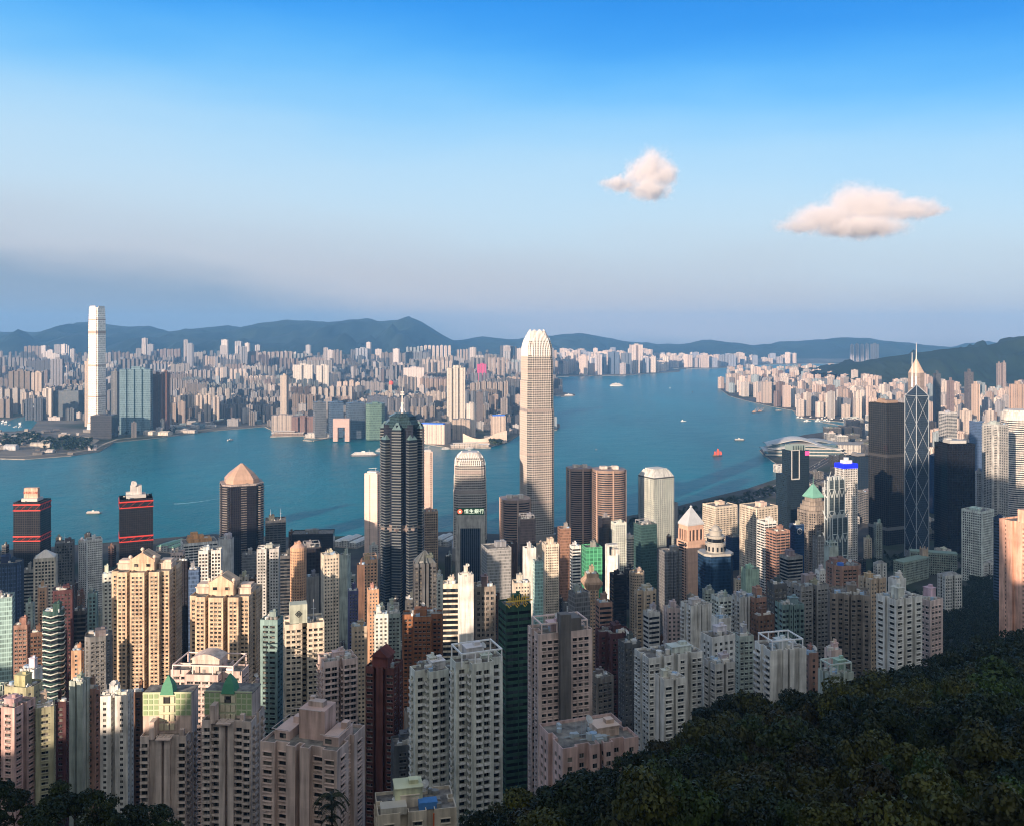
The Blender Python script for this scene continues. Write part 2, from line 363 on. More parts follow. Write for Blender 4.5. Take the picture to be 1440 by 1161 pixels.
pxs = np.arange(-420, 1861, 12.0); tt = np.linspace(0, 1, 170)
yend = np.interp(pxs, TK, [TC[k][-1][0] for k in TK])
Yg = 15 + (yend[:, None] - 15) * tt[None] ** 1.5; Xg = (pxs[:, None] - CX) / F * Yg
Zg = ground(Xg.ravel(), Yg.ravel()).reshape(Xg.shape)
Zg = Zg + (fbm(Xg / 40, Yg / 40, 3, 5) - .5) * np.clip((Zg - 60) / 60, 0, 1) * 5
grid_object('hillside', Xg, Yg, Zg, [M_GROUND, M_CITY], split=lambda Q: (Q[:, :, 1].mean(1) > 430) & (Q[:, :, 2].mean(1) < 215))

# the unseen mountain behind the camera, its crest shaped to place the shade
La = R(SUN_AZ); L2 = np.array([math.sin(La), math.cos(La)]); N2 = np.array([-math.cos(La), math.sin(La)])
TE = math.tan(R(SUN_EL)); RT = -300.0
HS = [(-3500, 420), (-1200, 500), (-300, 520), (-70, 520), (-30, 520), (5, 318), (38, 318), (75, 500), (230, 520), (290, 500), (325, 380), (370, 262), (430, 250), (520, 225), (640, 195),
      (760, 215), (835, 275), (880, 415), (930, 415), (990, 330), (1060, 310), (1150, 285), (1300, 230), (1700, 190), (2400, 150), (4000, 60)]
sg = np.concatenate([np.arange(-3500, -400, 80.), np.arange(-400, 700, 12.), np.arange(700, 4000, 60.)])
tg = np.concatenate([np.arange(-1500, -360, 60.), np.arange(-360, -19, 20.)])
S_, T_ = np.meshgrid(sg, tg, indexing='ij')
crest = np.interp(sg, *zip(*HS)) - RT * TE
foot = 372 * np.exp(-(sg / 600.) ** 2) + 60 * (1 - np.exp(-(sg / 600.) ** 2))
d = (T_ - RT); fr_ = np.clip(d / (-20 - RT), 0, 1); bk_ = np.clip(-d / 1200, 0, 1)
Zr = np.where(d >= 0, crest[:, None] * (1 - fr_) + foot[:, None] * fr_, crest[:, None] * (1 - bk_) + 60 * bk_)
Zr = Zr + (fbm(S_ / 60, T_ / 60, 3, 9) - .5) * 14 * np.clip(np.abs(d) / 60, 0, 1)
Xr = S_ * N2[0] + T_ * L2[0]; Yr = S_ * N2[1] + T_ * L2[1]
grid_object('shading_mountain_ridge', Xr, Yr, Zr, M_HILL)

# ------------------------------------------------------------------ harbour, shores
b = MB(); b.ngon([(-60000, -4000, 0), (60000, -4000, 0), (60000, 18450, 0), (-60000, 18450, 0)])
tag(b.build('water', M_WATER), kind='structure')
KOW = [(-500,640),(-150,644),(0,645),(35,646),(100,641),(140,635),(152,628),(160,622),(230,615),(300,606),(372,600),(384,606),(400,611),(440,611),(484,605),(490,609),(540,614),(590,623),(640,631),
       (690,628),(716,621),(735,608),(783,605),(785,603),(745,590),(745,575),(768,556),(790,558),(808,557),(809,555),(786,551),(782,530),(880,528.5),(955,523),(958,520.5),(930,519),(1000,518.5),(1050,516.5),(1075,513),(1500,506),(2600,500),(2600,494.2),(-1600,494.2),(-1600,640)]
def shore(name, pts, zt, m):
    P = [p if abs(p[0]) > 2700 else G(*p) for p in pts]
    A = sum(P[i][0]*P[(i+1) % len(P)][1] - P[(i+1) % len(P)][0]*P[i][1] for i in range(len(P)))
    if A < 0: P = P[::-1]
    b = MB(); n = len(P); P3 = np.array(P)
    b.prism(P3, -2, zt, True, 0); b.mi[0][:] = 1
    return tag(b.build(name, m), kind='structure'), P3
_, KPOLY = shore('far_shore', KOW, 2.5, [M_LAND, M_QUAY])
ISL = [(-650,800),(-100,778),(0,775),(150,764),(300,752),(420,757),(560,752),(640,748),(700,752),(790,741),(880,727),(940,716),(1000,700),(1050,688),(1092,674),(1100,658),(1074,640),(1068,633),(1085,624),(1130,612),
       (1212,600),(1212,595),(1180,593),(1125,588),(1118,578),(1080,571),(1050,564),(1025,557),(1013,548),(1016,541),(1040,530),(1060,526),(1250,516),(2600,514)]
ISLW = [G(*p) for p in ISL] + [(9000., 2500.), (6000., -1500.), (-2600., -1500.)]
b = MB(); P3 = np.array(ISLW); A = sum(P3[i-1][0]*P3[i][1] - P3[i][0]*P3[i-1][1] for i in range(len(P3)))
if A < 0: P3 = P3[::-1]
IPOLY = P3
b.prism(P3, -2, 2.45, True, 0); b.mi[0][:] = 1
tag(b.build('near_shore', [M_CITY, M_QUAY]), kind='structure')
def inpoly(poly, x, y):
    c = False; n = len(poly); j = n - 1
    for i in range(n):
        xi, yi = poly[i]; xj, yj = poly[j]
        if (yi > y) != (yj > y) and x < (xj - xi) * (y - yi) / (yj - yi) + xi: c = not c
        j = i
    return c
# sheltered basin at the far left
b = MB(); b.ngon([(*G(*p), 2.52) for p in [(-60,606),(20,607),(44,604),(52,594),(40,586),(24,588),(14,592),(-60,594)]])
tag(b.build('water', M_WATER), kind='structure')
# rows of breakwaters
def strip(name, pts, wid, z, m, h=None):
    b = MB(); P = [Vector((*G(*p), 0)) for p in pts]
    for a, c in zip(P[:-1], P[1:]):
        d_ = (c - a).normalized(); n_ = Vector((-d_.y, d_.x, 0)) * wid / 2
        q = [a - n_, c - n_, c + n_, a + n_]
        b.prism([(v.x, v.y) for v in q], z - (h or .001), z)
    return tag(b.build(name, m), kind='structure')
strip('breakwater', [(1117,578),(1124,586),(1128,588)], 14, 3, M_QUAY, 4)
strip('breakwater', [(1158,594),(1192,600),(1212,602)], 14, 3, M_QUAY, 4)
strip('breakwater', [(427,619),(440,620),(482,613),(505,610)], 9, 3, M_QUAY, 4)
# harbourfront roads of the near shore
def road(name, pts, wid, z):
    b = MB(); P = [Vector((x, y, 0)) for x, y in pts]; off = []
    for i, p in enumerate(P):
        d_ = (P[min(i+1, len(P)-1)] - P[max(i-1, 0)]).normalized(); off.append(Vector((-d_.y, d_.x, 0)))
    for i in range(len(P) - 1):
        for k, (a0, a1, dz, m) in enumerate([(-wid/2, wid/2, 0, 0), (-.35, .35, .02, 1), (-wid/2 - 2.4, -wid/2, .14, 2), (wid/2, wid/2 + 2.4, .14, 2)]):
            q = [P[i] + off[i]*a0, P[i] + off[i]*a1, P[i+1] + off[i+1]*a1, P[i+1] + off[i+1]*a0]
            b.quads([[(v.x, v.y, z + dz) for v in q]], m)
    return tag(b.build(name, [M_ASPH, M_LINE, M_QUAY]), kind='structure')
M_LINE = noise_material('road_paint', (.5, .5, .48), (.65, .65, .62), .5)
road('road', [G(*p) for p in [(1085,690),(1120,672),(1150,655),(1175,640),(1200,632),(1225,628)]], 22, 2.6)
road('road', [G(*p) for p in [(1100,700),(1140,678),(1165,668),(1200,662),(1230,655)]], 18, 2.62)
road('road', [G(*p) for p in [(1010,713),(1060,700),(1100,690),(1130,690)]], 18, 2.64)

# ------------------------------------------------------------------ far hills
def kground(x, y):
    t_ = np.clip((np.asarray(y, float) - 5600) / 3600, 0, 1); return 2.5 + 135 * t_ * t_ * (3 - 2 * t_)
def range_of_hills(name, pts, D, front, back, seed, step=7, base=2.0, rows=22, amp=1.0):
    px = np.arange(pts[0][0], pts[-1][0] + 1, step, dtype=float); py = np.interp(px, *zip(*pts))
    py = py + (fbm(px / 14, px * 0, 3, seed) - .5) * 3.0
    zr = H + (HZ - py) / F * D
    v = np.linspace(-1, 1, rows * 2 + 1)
    X = np.zeros((len(px), len(v))); Y = X.copy(); Z = X.copy()
    for j, q in enumerate(v):
        dd = D + (q * front if q < 0 else q * back); X[:, j] = (px - CX) / F * D; Y[:, j] = dd
        s = 1 - abs(q); prof = s ** .9 * (.85 + .15 * s)
        Z[:, j] = base + (zr - base) * prof
    gul = (fbm(X / (D * .016), Y / (D * .035), 5, seed + 3) - .5) * (zr[:, None] - base) * .95 * amp * np.sin(np.pi * np.clip(np.abs(v), 0, 1))[None]
    Z = np.maximum(Z + gul, base - 1)
    return grid_object(name, X, Y, Z, M_HILL)
range_of_hills('hills', [(-260,470),(-60,466),(0,467),(30,466),(80,467),(100,462),(128,451),(150,457),(185,460),(210,459),(240,467),(270,463),(320,457),(345,461),(370,454),(400,450),(440,452),(475,453),(490,450),(515,448),(535,452),(560,449),(573,446),(590,451),(605,460),(620,471),(635,478),(660,485),(700,491),(800,494)], 14300, 4400, 2500, 1)
range_of_hills('hills', [(560,484),(600,480),(640,479),(680,473),(720,478),(760,473),(790,471),(820,469),(850,474),(880,481),(950,485),(1010,490)], 15800, 2500, 2300, 2)
range_of_hills('hills', [(880,492),(920,488),(960,484),(1000,478),(1020,480),(1060,486),(1100,481),(1150,478),(1190,474),(1222,476),(1240,479),(1280,483),(1340,489),(1400,491)], 15400, 2200, 2500, 3)
range_of_hills('hills', [(1320,491),(1360,485),(1388,479),(1415,486),(1520,492)], 16500, 1500, 1600, 4)
range_of_hills('hills', [(1170,524),(1200,512),(1240,503),(1290,497),(1330,491),(1370,488),(1400,484),(1425,478),(1445,472),(1500,460),(1600,448),(1700,446)], 6300, 900, 2000, 5, 4)
# rising ground below the far hills
px = np.arange(-500, 1200, 25.0); yy = np.linspace(5500, 9800, 40)
Yk = np.broadcast_to(yy, (len(px), 40)); Xk = (px[:, None] - CX) / F * Yk
lim = np.interp(px, [-500, 700, 800, 1000, 1200], [1, 1, .55, .35, .3])[:, None]
Zk = 2.6 + (kground(Xk, Yk) - 2.5) * lim * (.8 + .4 * fbm(Xk / 700, Yk / 700, 3, 7)); Zk[:, 0] = 2.2
ok = Yk.copy()
grid_object('foothills', Xk[px <= 770], Yk[px <= 770], Zk[px <= 770], M_LAND)

# ------------------------------------------------------------------ clouds (outside the haze)
def cloud(name, px, py, D, wx, hz, dy, dens, seed, label, lobes):
    b = MB(); c = (PX(px, D), D, PZ(py, D)); s = D / F
    hx, hz_, hy = wx * s / 2, hz * s / 2, dy * s / 2
    b.boxes([[0, 0, 0]], [[hx * 2.6, hy * 2.6, hz_ * 2.8]])
    m = bpy.data.materials.new('cloud_vapour'); m.use_nodes = True; t = m.node_tree; t.nodes.clear()
    o_ = t.nodes.new('ShaderNodeOutputMaterial'); pv = t.nodes.new('ShaderNodeVolumePrincipled'); t.links.new(pv.outputs[0], o_.inputs['Volume'])
    tc_ = t.nodes.new('ShaderNodeTexCoord'); best = None
    nz1 = nd(t, 'ShaderNodeTexNoise', ins={'Vector': tc_.outputs['Object'], 'Scale': 2.6 / hz_, 'Detail': 7, 'Roughness': .66, 'W': seed}, noise_dimensions='4D')
    off = nd(t, 'ShaderNodeVectorMath', 'SUBTRACT', {0: nz1.outputs['Color'], 1: (.5, .5, .5)})
    off2 = nd(t, 'ShaderNodeVectorMath', 'SCALE', {0: off.outputs[0], 'Scale': hz_ * 1.0})
    pos = nd(t, 'ShaderNodeVectorMath', 'ADD', {0: tc_.outputs['Object'], 1: off2.outputs[0]})
    for (lx, lz, rx, rz) in lobes:                       # puffs, in half-widths
        q = nd(t, 'ShaderNodeVectorMath', 'SUBTRACT', {0: pos.outputs[0], 1: (lx*hx, 0, lz*hz_)})
        q = nd(t, 'ShaderNodeVectorMath', 'DIVIDE', {0: q.outputs[0], 1: (rx*hx, hy*rx*1.3, rz*hz_)})
        l = nd(t, 'ShaderNodeVectorMath', 'LENGTH', {0: q.outputs[0]})
        best = l.outputs['Value'] if best is None else mth(t, 'MINIMUM', best, l.outputs['Value'])
    f = nd(t, 'ShaderNodeMapRange', ins={0: best, 1: 1.15, 2: .10, 3: 0.0, 4: dens}, interpolation_type='SMOOTHSTEP')
    n2 = nd(t, 'ShaderNodeTexNoise', ins={'Vector': tc_.outputs['Object'], 'Scale': 9.0 / hz_, 'Detail': 6, 'Roughness': .65})
    er = nd(t, 'ShaderNodeMapRange', ins={0: mth(t, 'ADD', n2.outputs['Fac'], mth(t, 'MULTIPLY_ADD', best, -1.0, .72)), 1: .30, 2: .80}, interpolation_type='SMOOTHSTEP')
    t.links.new(mth(t, 'MULTIPLY', f.outputs[0], er.outputs[0]), pv.inputs['Density'])
    pv.inputs['Color'].default_value = (1, .972, .975, 1); pv.inputs['Anisotropy'].default_value = .1
    m.cycles.homogeneous_volume = False
    try: m.cycles.volume_step_rate = .6
    except Exception: pass
    return tag(b.build(name, m, loc=c), label, 'cloud')
cloud('cloud', 912, 246, 5200, 128, 104, 80, .034, 1.3, 'small round puffy cloud hanging alone left of the wider cloud',
      [(.06, .12, .52, .88), (-.2, .05, .42, .62), (.36, -.02, .42, .55), (-.62, -.25, .55, .26), (.05, -.42, .62, .40)])
cloud('cloud', 1208, 297, 5200, 262, 88, 120, .028, 4.1, 'wide flat bottomed cloud, larger and lower of the two',
      [(-.05, .2, .42, .95), (.2, .15, .45, .8), (-.35, -.2, .5, .62), (.55, .1, .42, .5), (-.6, -.45, .4, .35), (0, -.5, .7, .5), (.8, .0, .22, .25)])

# ------------------------------------------------------------------ haze
b = MB(); b.boxes([[0, 7000, 360]], [[130000, 23200, 722]])
hm = bpy.data.materials.new('haze'); hm.use_nodes = True; t = hm.node_tree; t.nodes.clear()
o_ = t.nodes.new('ShaderNodeOutputMaterial'); pv = t.nodes.new('ShaderNodeVolumePrincipled'); t.links.new(pv.outputs[0], o_.inputs['Volume'])
pv.inputs['Color'].default_value = (.21, .50, .90, 1); pv.inputs['Density'].default_value = 4.4e-5; pv.inputs['Anisotropy'].default_value = .0
hz_o = tag(b.build('haze', hm), kind='stuff')
# ------------------------------------------------------------------ facade and tower builders
def poly_box(w, d): return [(-w/2,-d/2),(w/2,-d/2),(w/2,d/2),(-w/2,d/2)]
def poly_oct(w, d, c=.22):
    c = c * min(w, d); return [(-w/2+c,-d/2),(w/2-c,-d/2),(w/2,-d/2+c),(w/2,d/2-c),(w/2-c,d/2),(-w/2+c,d/2),(-w/2,d/2-c),(-w/2,-d/2+c)]
def poly_round(w, d, n=20): return [(w/2*math.cos(t), d/2*math.sin(t)) for t in np.linspace(-math.pi, math.pi, n, False)]
def poly_notch(w, d, n=2, nw=.10, nd_=.16, side=1):
    """rectangle with deep light wells cut into its faces"""
    nw *= w; nd_ *= d; P = []
    def edge(a, b, k, nwid, ndep):
        a, b = Vector(a), Vector(b); e = (b - a); L = e.length; e.normalize(); inn = Vector((-e.y, e.x))
        P.append(tuple(a))
        for i in range(k):
            c = L * (i + 1) / (k + 1)
            for q in (a + e*(c - nwid/2), a + e*(c - nwid/2) + inn*ndep, a + e*(c + nwid/2) + inn*ndep, a + e*(c + nwid/2)): P.append(tuple(q))
    edge((-w/2,-d/2), (w/2,-d/2), n, nw, nd_); edge((w/2,-d/2), (w/2,d/2), side, nw, nd_*.7)
    edge((w/2,d/2), (-w/2,d/2), n, nw, nd_); edge((-w/2,d/2), (-w/2,-d/2), side, nw, nd_*.7)
    return P
def poly_cross(w, d, c=.27):
    x, y = w/2, d/2; a, b_ = x*(1-2*c), y*(1-2*c)
    return [(-a,-y),(a,-y),(a,-b_),(x,-b_),(x,b_),(a,b_),(a,y),(-a,y),(-a,b_),(-x,b_),(-x,-b_),(-a,-b_)]
def poly_step(w, d, k=.13):
    """projecting bays: the faces step out in the middle and at the ends"""
    s = k*.55*d; x = w/2; y = d/2
    return [(-x,-y),(-x*.62,-y),(-x*.62,-y+s),(-x*.3,-y+s),(-x*.3,-y-s*.4),(-x*.06,-y-s*.4),(-x*.06,-y+s*1.6),(x*.06,-y+s*1.6),(x*.06,-y-s*.4),(x*.3,-y-s*.4),(x*.3,-y+s),(x*.62,-y+s),(x*.62,-y),(x,-y),
            (x,-y*.2),(x-s,-y*.2),(x-s,y*.2),(x,y*.2),(x,y),(-x,y),(-x,y*.2),(-x+s,y*.2),(-x+s,-y*.2),(-x,-y*.2)]
POLY = dict(b=poly_box, o=poly_oct, r=poly_round, n=poly_notch, c=poly_cross, s=poly_step,
            m=lambda w, d: poly_notch(w, d, 1, .13, .3, 1), h=lambda w, d: poly_notch(w, d, 1, .2, .34, 0), t=lambda w, d: poly_notch(w, d, 3, .07, .14, 1))
def inset(P, t):
    P = [Vector(p[:2]) for p in P]; out = []; n = len(P)
    for i in range(n):
        e1 = (P[i] - P[i-1]).normalized(); e2 = (P[(i+1) % n] - P[i]).normalized()
        n1, n2 = Vector((e1.y, -e1.x)), Vector((e2.y, -e2.x)); out.append(tuple(P[i] - (n1 + n2) * (t / max(1 + n1.dot(n2), .35))))
    return out

STY = dict(
 res =dict(k='punch', fh=3.1, pitch=3.0, ww=2.15, wh=1.75, sill=.8, rec=.45, hood=.45),
 resw=dict(k='punch', fh=3.1, pitch=4.2, ww=3.3, wh=1.75, sill=.7, rec=.45, hood=.5),
 ress=dict(k='punch', fh=3.0, pitch=2.5, ww=1.45, wh=1.5, sill=.9, rec=.3, hood=0),
 resq=dict(k='punch', fh=3.2, pitch=3.4, ww=1.8, wh=1.7, sill=.8, rec=.3, hood=0),
 balc=dict(k='punch', fh=3.1, pitch=3.6, ww=2.8, wh=2.0, sill=.4, rec=.8, hood=0, balc=1),
 balw=dict(k='punch', fh=3.1, pitch=6.0, ww=4.6, wh=1.8, sill=.5, rec=.9, hood=0, balc=1),
 latt=dict(k='punch', fh=3.1, pitch=3.5, ww=2.5, wh=2.05, sill=.45, rec=1.1, hood=0, balc=2, bx=.15, bd=1.15),
 grid=dict(k='punch', fh=3.6, pitch=3.1, ww=2.1, wh=2.2, sill=.7, rec=.45, hood=0),
 band=dict(k='band', fh=3.6, gh=.52, rec=.35, mull=6.0),
 bandt=dict(k='band', fh=3.6, gh=.66, rec=.5, mull=0),
 slab=dict(k='band', fh=3.6, gh=.62, rec=1.1, mull=0),
 glass=dict(k='curt'), glassw=dict(k='curtw'),
 fin =dict(k='fin', pitch=2.6, fd=.55, fw=.6),
 plain=dict(k='plain'),
)
WINDOW_MESH = {}
def facade(B, p0, p1, z0, z1, S, zlow):
    p0, p1 = np.array(p0), np.array(p1); L = float(np.linalg.norm(p1 - p0)); e = (p1 - p0) / max(L, 1e-6); n = np.array([e[1], -e[0]])
    def Mp(A):
        A = np.asarray(A, float); return np.concatenate([p0 + A[..., :1] * e + A[..., 2:3] * n, A[..., 1:2]], -1)
    def rect(a0, a1, za, zb, d=0.0):
        a0, a1, za, zb, d = np.broadcast_arrays(*[np.asarray(q, float) for q in (a0, a1, za, zb, d)])
        return np.stack([np.stack([a0, za, d], -1), np.stack([a1, za, d], -1), np.stack([a1, zb, d], -1), np.stack([a0, zb, d], -1)], -2).reshape(-1, 4, 3)
    def hrect(a0, a1, z, d0, d1, up=True):
        a0, a1, z, d0, d1 = np.broadcast_arrays(*[np.asarray(q, float) for q in (a0, a1, z, d0, d1)])
        q = np.stack([np.stack([a0, z, d1], -1), np.stack([a1, z, d1], -1), np.stack([a1, z, d0], -1), np.stack([a0, z, d0], -1)], -2).reshape(-1, 4, 3)
        return q if up else q[:, ::-1]
    def srect(a, za, zb, d0, d1):
        a, za, zb, d0, d1 = np.broadcast_arrays(*[np.asarray(q, float) for q in (a, za, zb, d0, d1)])
        return np.stack([np.stack([a, za, d0], -1), np.stack([a, za, d1], -1), np.stack([a, zb, d1], -1), np.stack([a, zb, d0], -1)], -2).reshape(-1, 4, 3)
    W, Gl, T = B['wall'], B['glass'], B['trim']
    k = S['k']
    if k == 'punch': T = W
    if L < 1.5 or k == 'plain': W.quads(Mp(rect(0, L, z0, z1))); return
    if k in ('curt', 'curtw'): B['curt'].quads(Mp(rect(0, L, z0, z1))); return
    top = S.get('top', 1.6)
    if k == 'fin':
        B['curt'].quads(Mp(rect(0, L, z0, z1 - 1.5))); W.quads(Mp(rect(0, L, z1 - 1.5, z1)))
        m = max(2, int(round(L / S['pitch'])) + 1); a = np.linspace(S['fw']/2, L - S['fw']/2, m); h = S['fw'] / 2
        T.quads(Mp(np.concatenate([rect(a-h, a+h, z0, z1-.1, S['fd']), srect(a-h, z0, z1-.1, S['fd'], 0), srect(a+h, z0, z1-.1, 0, S['fd']), hrect(a-h, a+h, z1-.1, 0, S['fd'])])))
        return
    fh = S['fh']; nf = int((z1 - top - max(z0, zlow)) / fh)
    if nf < 1: W.quads(Mp(rect(0, L, z0, z1))); return
    zf = z1 - top - fh * (np.arange(nf) + 1)                       # floor levels, top down
    if k == 'band':
        gh = S['gh'] * fh; rec = S['rec']; zb, zt = zf + (fh - gh) * .55, zf + (fh - gh) * .55 + gh
        W.quads(Mp(rect(0, L, zt[0], z1))); W.quads(Mp(rect(0, L, z0, zb[-1])))
        if nf > 1: W.quads(Mp(rect(0, L, zt[1:], zb[:-1])))
        Gl.quads(Mp(rect(0, L, zb, zt, -rec)))
        W.quads(Mp(hrect(0, L, zb, -rec, 0))); W.quads(Mp(hrect(0, L, zt, -rec, 0, False)))
        if S.get('mull'):
            m = max(2, int(L / S['mull']) + 1); a = np.linspace(.2, L - .2, m); A, Z = np.meshgrid(a, zb, indexing='ij')
            T.quads(Mp(rect(A-.2, A+.2, Z, Z+gh, -.03))); T.quads(Mp(srect(A-.2, Z, Z+gh, -.03, -rec))); T.quads(Mp(srect(A+.2, Z, Z+gh, -rec, -.03)))
        return
    pitch, ww, wh, sill, rec = S['pitch'], S['ww'], S['wh'], S['sill'], S['rec']
    nc = int((L - .5) / pitch)
    if nc < 1:
        if L > ww + .7: nc = 1
        else: W.quads(Mp(rect(0, L, z0, z1))); return
    st = (L - nc * pitch) / 2; a0 = st + pitch * np.arange(nc) + (pitch - ww) / 2; a1 = a0 + ww
    za, zb = zf + sill, zf + sill + wh
    W.quads(Mp(rect(np.r_[0, a1], np.r_[a0, L], z0, z1)))
    W.quads(Mp(rect(a0, a1, zb[0], z1))); W.quads(Mp(rect(a0, a1, z0, za[-1])))
    if nf > 1:
        A0, Z0 = np.meshgrid(a0, zb[1:], indexing='ij'); A1, Z1 = np.meshgrid(a1, za[:-1], indexing='ij'); W.quads(Mp(rect(A0, A1, Z0, Z1)))
    A0, ZA = np.meshgrid(a0, za, indexing='ij'); A1, ZB = np.meshgrid(a1, zb, indexing='ij')
    W.quads(Mp(srect(A0, ZA, ZB, 0, -rec)[:, ::-1][:, ::-1])); W.quads(Mp(srect(A1, ZA, ZB, -rec, 0)))
    W.quads(Mp(hrect(A0, A1, ZA, -rec, 0))); W.quads(Mp(hrect(A0, A1, ZB, -rec, 0, False)))
    gq = Mp(rect(A0, A1, ZA, ZB, -rec)); B['win'].append((gq, math.atan2(e[1], e[0]), ww, wh))
    if S.get('hood'):
        hd = S['hood']; A = A0.ravel() - .15; A_ = A1.ravel() + .15; z = ZA.ravel()
        for zz in (z - .12, ZB.ravel() + .02):
            T.quads(Mp(np.concatenate([rect(A, A_, zz - .1, zz + .1, hd), hrect(A, A_, zz + .1, 0, hd), hrect(A, A_, zz - .1, 0, hd, False)])))
        r_ = B['rng']; q = np.array([r_.random() < .30 for _ in range(len(A))])
        if q.any():                                               # air conditioners under some windows
            x = A[q] + .5; zz = z[q] - .75; T.quads(Mp(np.concatenate([rect(x, x+.9, zz, zz+.55, .5), hrect(x, x+.9, zz+.55, 0, .5), srect(x, zz, zz+.55, 0, .5)[:, ::-1], srect(x+.9, zz, zz+.55, 0, .5)])))
    if S.get('balc'):
        bx = S.get('bx', .4); idx = np.arange(nc) if nc < 3 or S['balc'] == 2 else np.arange(nc)[::2] if nc % 2 else np.arange(nc)
        A0, Z = np.meshgrid(a0[idx] - bx, za, indexing='ij'); A1 = A0 + ww + 2*bx; A, A_, z = A0.ravel(), A1.ravel(), Z.ravel(); bd = S.get('bd', 1.1)
        zl, zh = z - .55, z + .55
        B['balc'].append(Mp(np.stack([rect(A, A_, zl, zh, bd), hrect(A, A_, zl, 0, bd, False), srect(A, zl, zh, 0, bd)[:, ::-1], srect(A_, zl, zh, 0, bd),
            rect(A+.12, A_-.12, zl+.15, zh, bd-.12)[:, ::-1], hrect(A, A_, zh, bd-.12, bd), hrect(A+.12, A_-.12, zl+.15, 0, bd-.12)], 1)))

def window_mesh(ww, wh, color):
    key = (round(ww, 2), round(wh, 2))
    if key not in WINDOW_MESH:
        b = MB(); x, z = ww / 2, wh / 2
        b.quads([[(-x, .0, -z), (x, .0, -z), (x, .0, z), (-x, .0, z)]], 0)
        f = .09
        b.boxes([[-x + f/2, -.05, 0], [x - f/2, -.05, 0], [0, -.05, z - f/2], [0, -.05, -z + f/2], [.12*x, -.04, 0]],
                [[f, .08, wh], [f, .08, wh], [ww - 2*f, .08, f], [ww - 2*f, .08, f], [f*.8, .06, wh - 2*f]], 1)
        WINDOW_MESH[key] = b.mesh('window', [M_GLASS, M_FRAME])
    return WINDOW_MESH[key]
M_FRAME = objcol_material('window_frame', .5, .4)

def dish(parent, x, y, z, r, rng, top=False, **k):
    b = MB(); az = rng.uniform(-.8, .8); m = Matrix.Rotation(az, 4, 'Z') @ Matrix.Rotation(R(50), 4, 'X')
    S = []
    for t in np.linspace(.05, 1, 6): S.append([tuple(m @ Vector((r*t*math.cos(u), r*t*math.sin(u), r*.35*t*t)) + Vector((0, 0, r*1.1))) for u in np.linspace(0, 2*math.pi, 14, False)])
    b.loft(S, False); b.loft([s[::-1] for s in S], False); b.tube((0, 0, -.2), (0, 0, r*1.05), .12*r)
    tip = m @ Vector((0, 0, r*.8)) + Vector((0, 0, r*1.1)); b.tube((0, 0, r*1.1), tip, .05*r)
    return b.build('satellite_dish', M_PAINT, parent, (.72, .72, .70), loc=(x, y, z))

